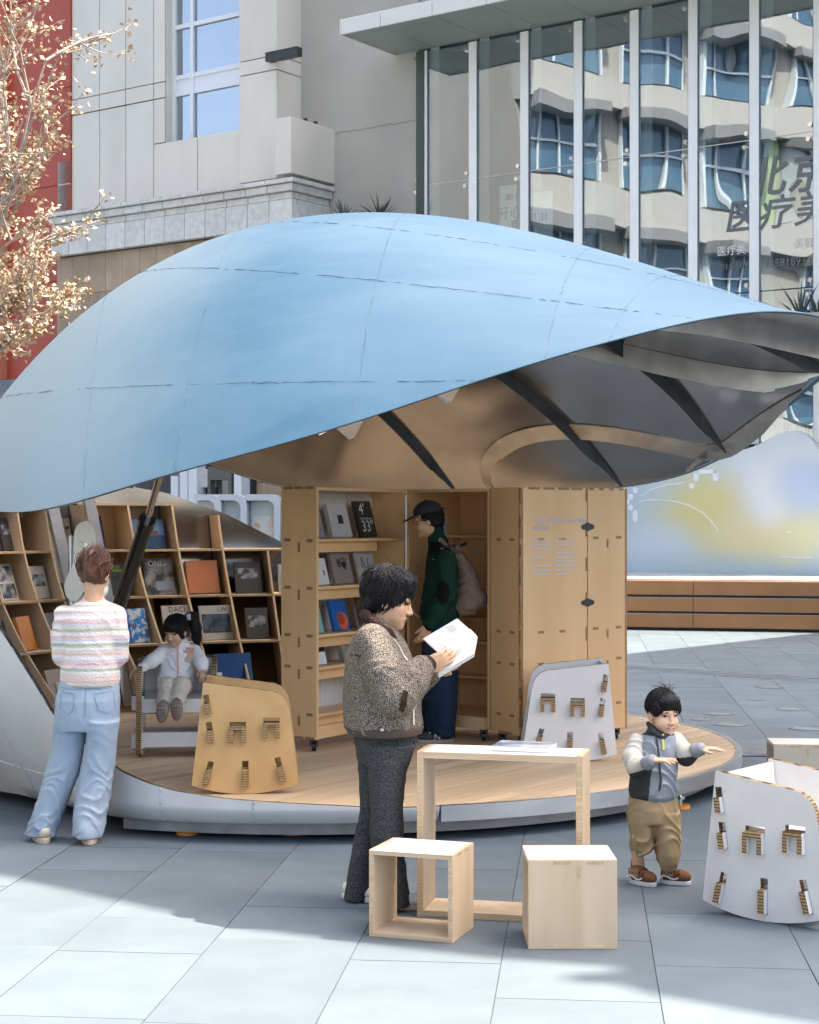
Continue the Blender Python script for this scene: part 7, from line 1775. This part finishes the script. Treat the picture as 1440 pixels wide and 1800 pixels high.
sl_.chain([npy(W(1187, 1303, Y + .01)), npy(W(1206, 1328, Y - .03)), npy(W(1228, 1318, Y - .095))], [.043, .044, .027], .02)
def spid(c): 
    a = (c[:, 0] < W(1150, 0, Y).x) & (c[:, 2] < W(0, 1352, Y - .1).z + (c[:, 0] - W(1120, 0, Y).x) * .45 - .0); b = (c[:, 0] > W(1185, 0, Y).x) & (c[:, 2] < W(0, 1326, Y).z + (c[:, 0] - W(1206, 0, Y).x) * .2)
    return (a | b).astype(int)
sl_.mesh('sleeves', [CRMJ, VESTD], bo, base, .0042, lambda P: .004 * vf(P), pid=spid)
for p_, q_ in ((W(1139, 1341, Y - .17), W(1146, 1338, Y - .195)), (W(1224, 1319, Y - .088), W(1231, 1317, Y - .103))):
    S_ = Sdf(); S_.chain([npy(p_), npy(q_)], [.037, .033], .01); S_.mesh('cuff', M('grey_cuff', (.28, .29, .31), rough=.8), bo, base, .004)
cl_ = Sdf(); cl_.chain([npy(W(1140, 1272, Y + .02)), npy(W(1146, 1283, Y - .05)), npy(W(1160, 1294, Y - .07))], [.012, .014, .012], .012); cl_.chain([npy(W(1176, 1282, Y + .0)), npy(W(1176, 1288, Y - .045)), npy(W(1166, 1297, Y - .07))], [.012, .014, .011], .012); cl_.mesh('collar', VESTD, bo, base, .004)
ZIPM = M('zip_black', (.02, .022, .024), rough=.5); YEL = M('yellow_zip', (.62, .50, .05), rough=.5)
P('zip_strip', ribbon(onsurf(vs_, [W(a, b, Y - .3) for a, b in ((1165, 1298), (1167, 1315), (1169, 1340), (1171, 1370), (1172, 1385), (1169, 1401))], (0, 1, 0), .005), base, .010, (0, -1, 0), .003), ZIPM, bo)
P('pocket_zip', ribbon(onsurf(vs_, [W(a, b, Y - .3) for a, b in ((1177, 1307), (1178, 1317), (1178, 1328))], (0, 1, 0), .005), base, .011, (0, -1, 0), .003), YEL, bo)
P('shirt_button', MB().sphere(W(1166, 1292, Y - .092) - base, .005), YEL, bo, smooth=True)
P('stitched_badge', ribbon(onsurf(vs_, [W(a, b, Y - .3) for a, b in ((1182, 1311), (1186, 1310), (1189, 1310))], (0, 1, 0), .001), base, .012, (0, -1, 0), .001), WHITE, bo)
KHA = M('khaki_trousers', (.42, .30, .165), (.35, .25, .135), 7, rough=.85, bump=.1, bscale=90, spec=.2)
kt = Sdf(); kt.loft(fr([(1396, 1106, 1189, .09), (1420, 1104, 1192, .105), (1440, 1104, 1194, .10)], Y), -pi / 2, .02)
kt.loft(fr([(1430, 1104, 1152, .085), (1460, 1108, 1150, .085), (1480, 1107, 1149, .08), (1492, 1109, 1146, .07), (1498, 1113, 1143, .055)], Y), -pi / 2, .015)
kt.loft(fr([(1430, 1150, 1195, .085), (1470, 1153, 1196, .085), (1500, 1154, 1194, .08), (1516, 1157, 1191, .068), (1524, 1161, 1188, .05)], Y - .02), -pi / 2, .015)
kf = folds(34, 1, (.35, .2, 1), 6.4); kt.mesh('trousers', KHA, bo, base, .0045, lambda P: .006 * kf(P) * (.5 + .6 * np.exp(-((P[..., 2] - .19) / .09) ** 2)))
S_ = Sdf(); S_.cap(npy(W(1121, 1516, Y + .02)), npy(W(1121, 1528, Y + .02)), .034, .034); S_.mesh('sock', LET_N, bo, base, .005)
BSH = bpy.data.materials.new('brown_checked_canvas'); BSH.use_nodes = True; nb_ = BSH.node_tree.nodes; ck = nb_.new('ShaderNodeTexChecker'); ck.inputs['Scale'].default_value = 90; ck.inputs['Color1'].default_value = (.16, .07, .03, 1); ck.inputs['Color2'].default_value = (.38, .26, .15, 1)
tcb = nb_.new('ShaderNodeTexCoord'); BSH.node_tree.links.new(tcb.outputs['Object'], ck.inputs[0]); BSH.node_tree.links.new(ck.outputs[0], nb_['Principled BSDF'].inputs['Base Color']); nb_['Principled BSDF'].inputs['Roughness'].default_value = .8
SUEDE = M('brown_suede', (.17, .075, .03), (.13, .055, .022), 30, rough=.95)
for hx, hy, tx_, ty_, yy in ((1108, 1556, 1142, 1558, 8.46), (1161, 1555, 1208, 1557, 8.45)):
    h0, t0 = W(hx, hy, yy + .02), W(tx_, ty_, yy - .06 if hx < 1150 else yy - .03); L_ = .155; o_ = shoe(bo, base, h0, t0, 0, L_, .072, .075, SUEDE, WHITE, .0032, sole_h=.02)
    d_ = (t0 - h0); d_.z = 0; d_.normalize(); n2_ = Vector((d_.y, -d_.x, 0))
    P('side_panel', MB().box((-.03, -.004, -.022), (.03, .0, .022)).xf(Matrix.Translation(h0 + d_ * .045 + n2_ * .033 + Vector((0, 0, -h0.z + .062)) - base) @ Matrix.Rotation(atan2(d_.y, d_.x), 4, 'Z')), BSH, o_, bevel=.003)
    P('side_stripe', ribbon([h0 + d_ * (.01 + .018 * i) + n2_ * (.040 + .0 * i) + Vector((0, 0, -h0.z + .04 + .008 * sin(i * 1.3))) for i in range(6)], base, .007, n2_, .003), WHITE, o_)
    for q_ in (.075, .098): P('strap', MB().tube([h0 + d_ * q_ + n2_ * .034 + Vector((0, 0, -h0.z + .07 - (q_ - .07) * .5)) - base, h0 + d_ * q_ + Vector((0, 0, -h0.z + .088 - (q_ - .07) * .6)) - base, h0 + d_ * q_ - n2_ * .034 + Vector((0, 0, -h0.z + .07 - (q_ - .07) * .5)) - base], .009, 6), M('brown_strap', (.12, .05, .02), rough=.9), o_, smooth=True)
hs = Sdf(); hs.ell(hd.w((-.012, 0, .045)), (.102 * .87, .088 * .87, .094 * .87), hd.R, .02); hs.ell(hd.w((.056, 0, .080)), (.042 * .87, .068 * .87, .036 * .87), hd.R, .02)
for y in (-1, 1): hs.ell(hd.w((.035, .072 * y, .035)), (.034 * .87, .016 * .87, .035 * .87), hd.R, .015)
face = hd.w((.088, 0, -.055)); Rh = hd.R; hs.mesh('hair', HAIR, bo, base, .0035, hw(f=120, amp=.002), cut=lambda P: np.maximum(facecut(P, r=(.095, .085, .094)), -((P - A_(hd.w((0, 0, -.025)))) @ (hd.R @ A_((-.35, 0, 1))).astype(np.float32))))
strands(hd, bo, base, 220, HAIR, (.106, .092, .102), (-.012, 0, .042), (.35, 1.45), (-3.1, 3.1), .85, .003, .004, .15)
wisps(hd, bo, base, 26, HAIR, ((-.05, .03), (-.04, .04), (.135, .145)), .04, up=(-.2, 0, 1))
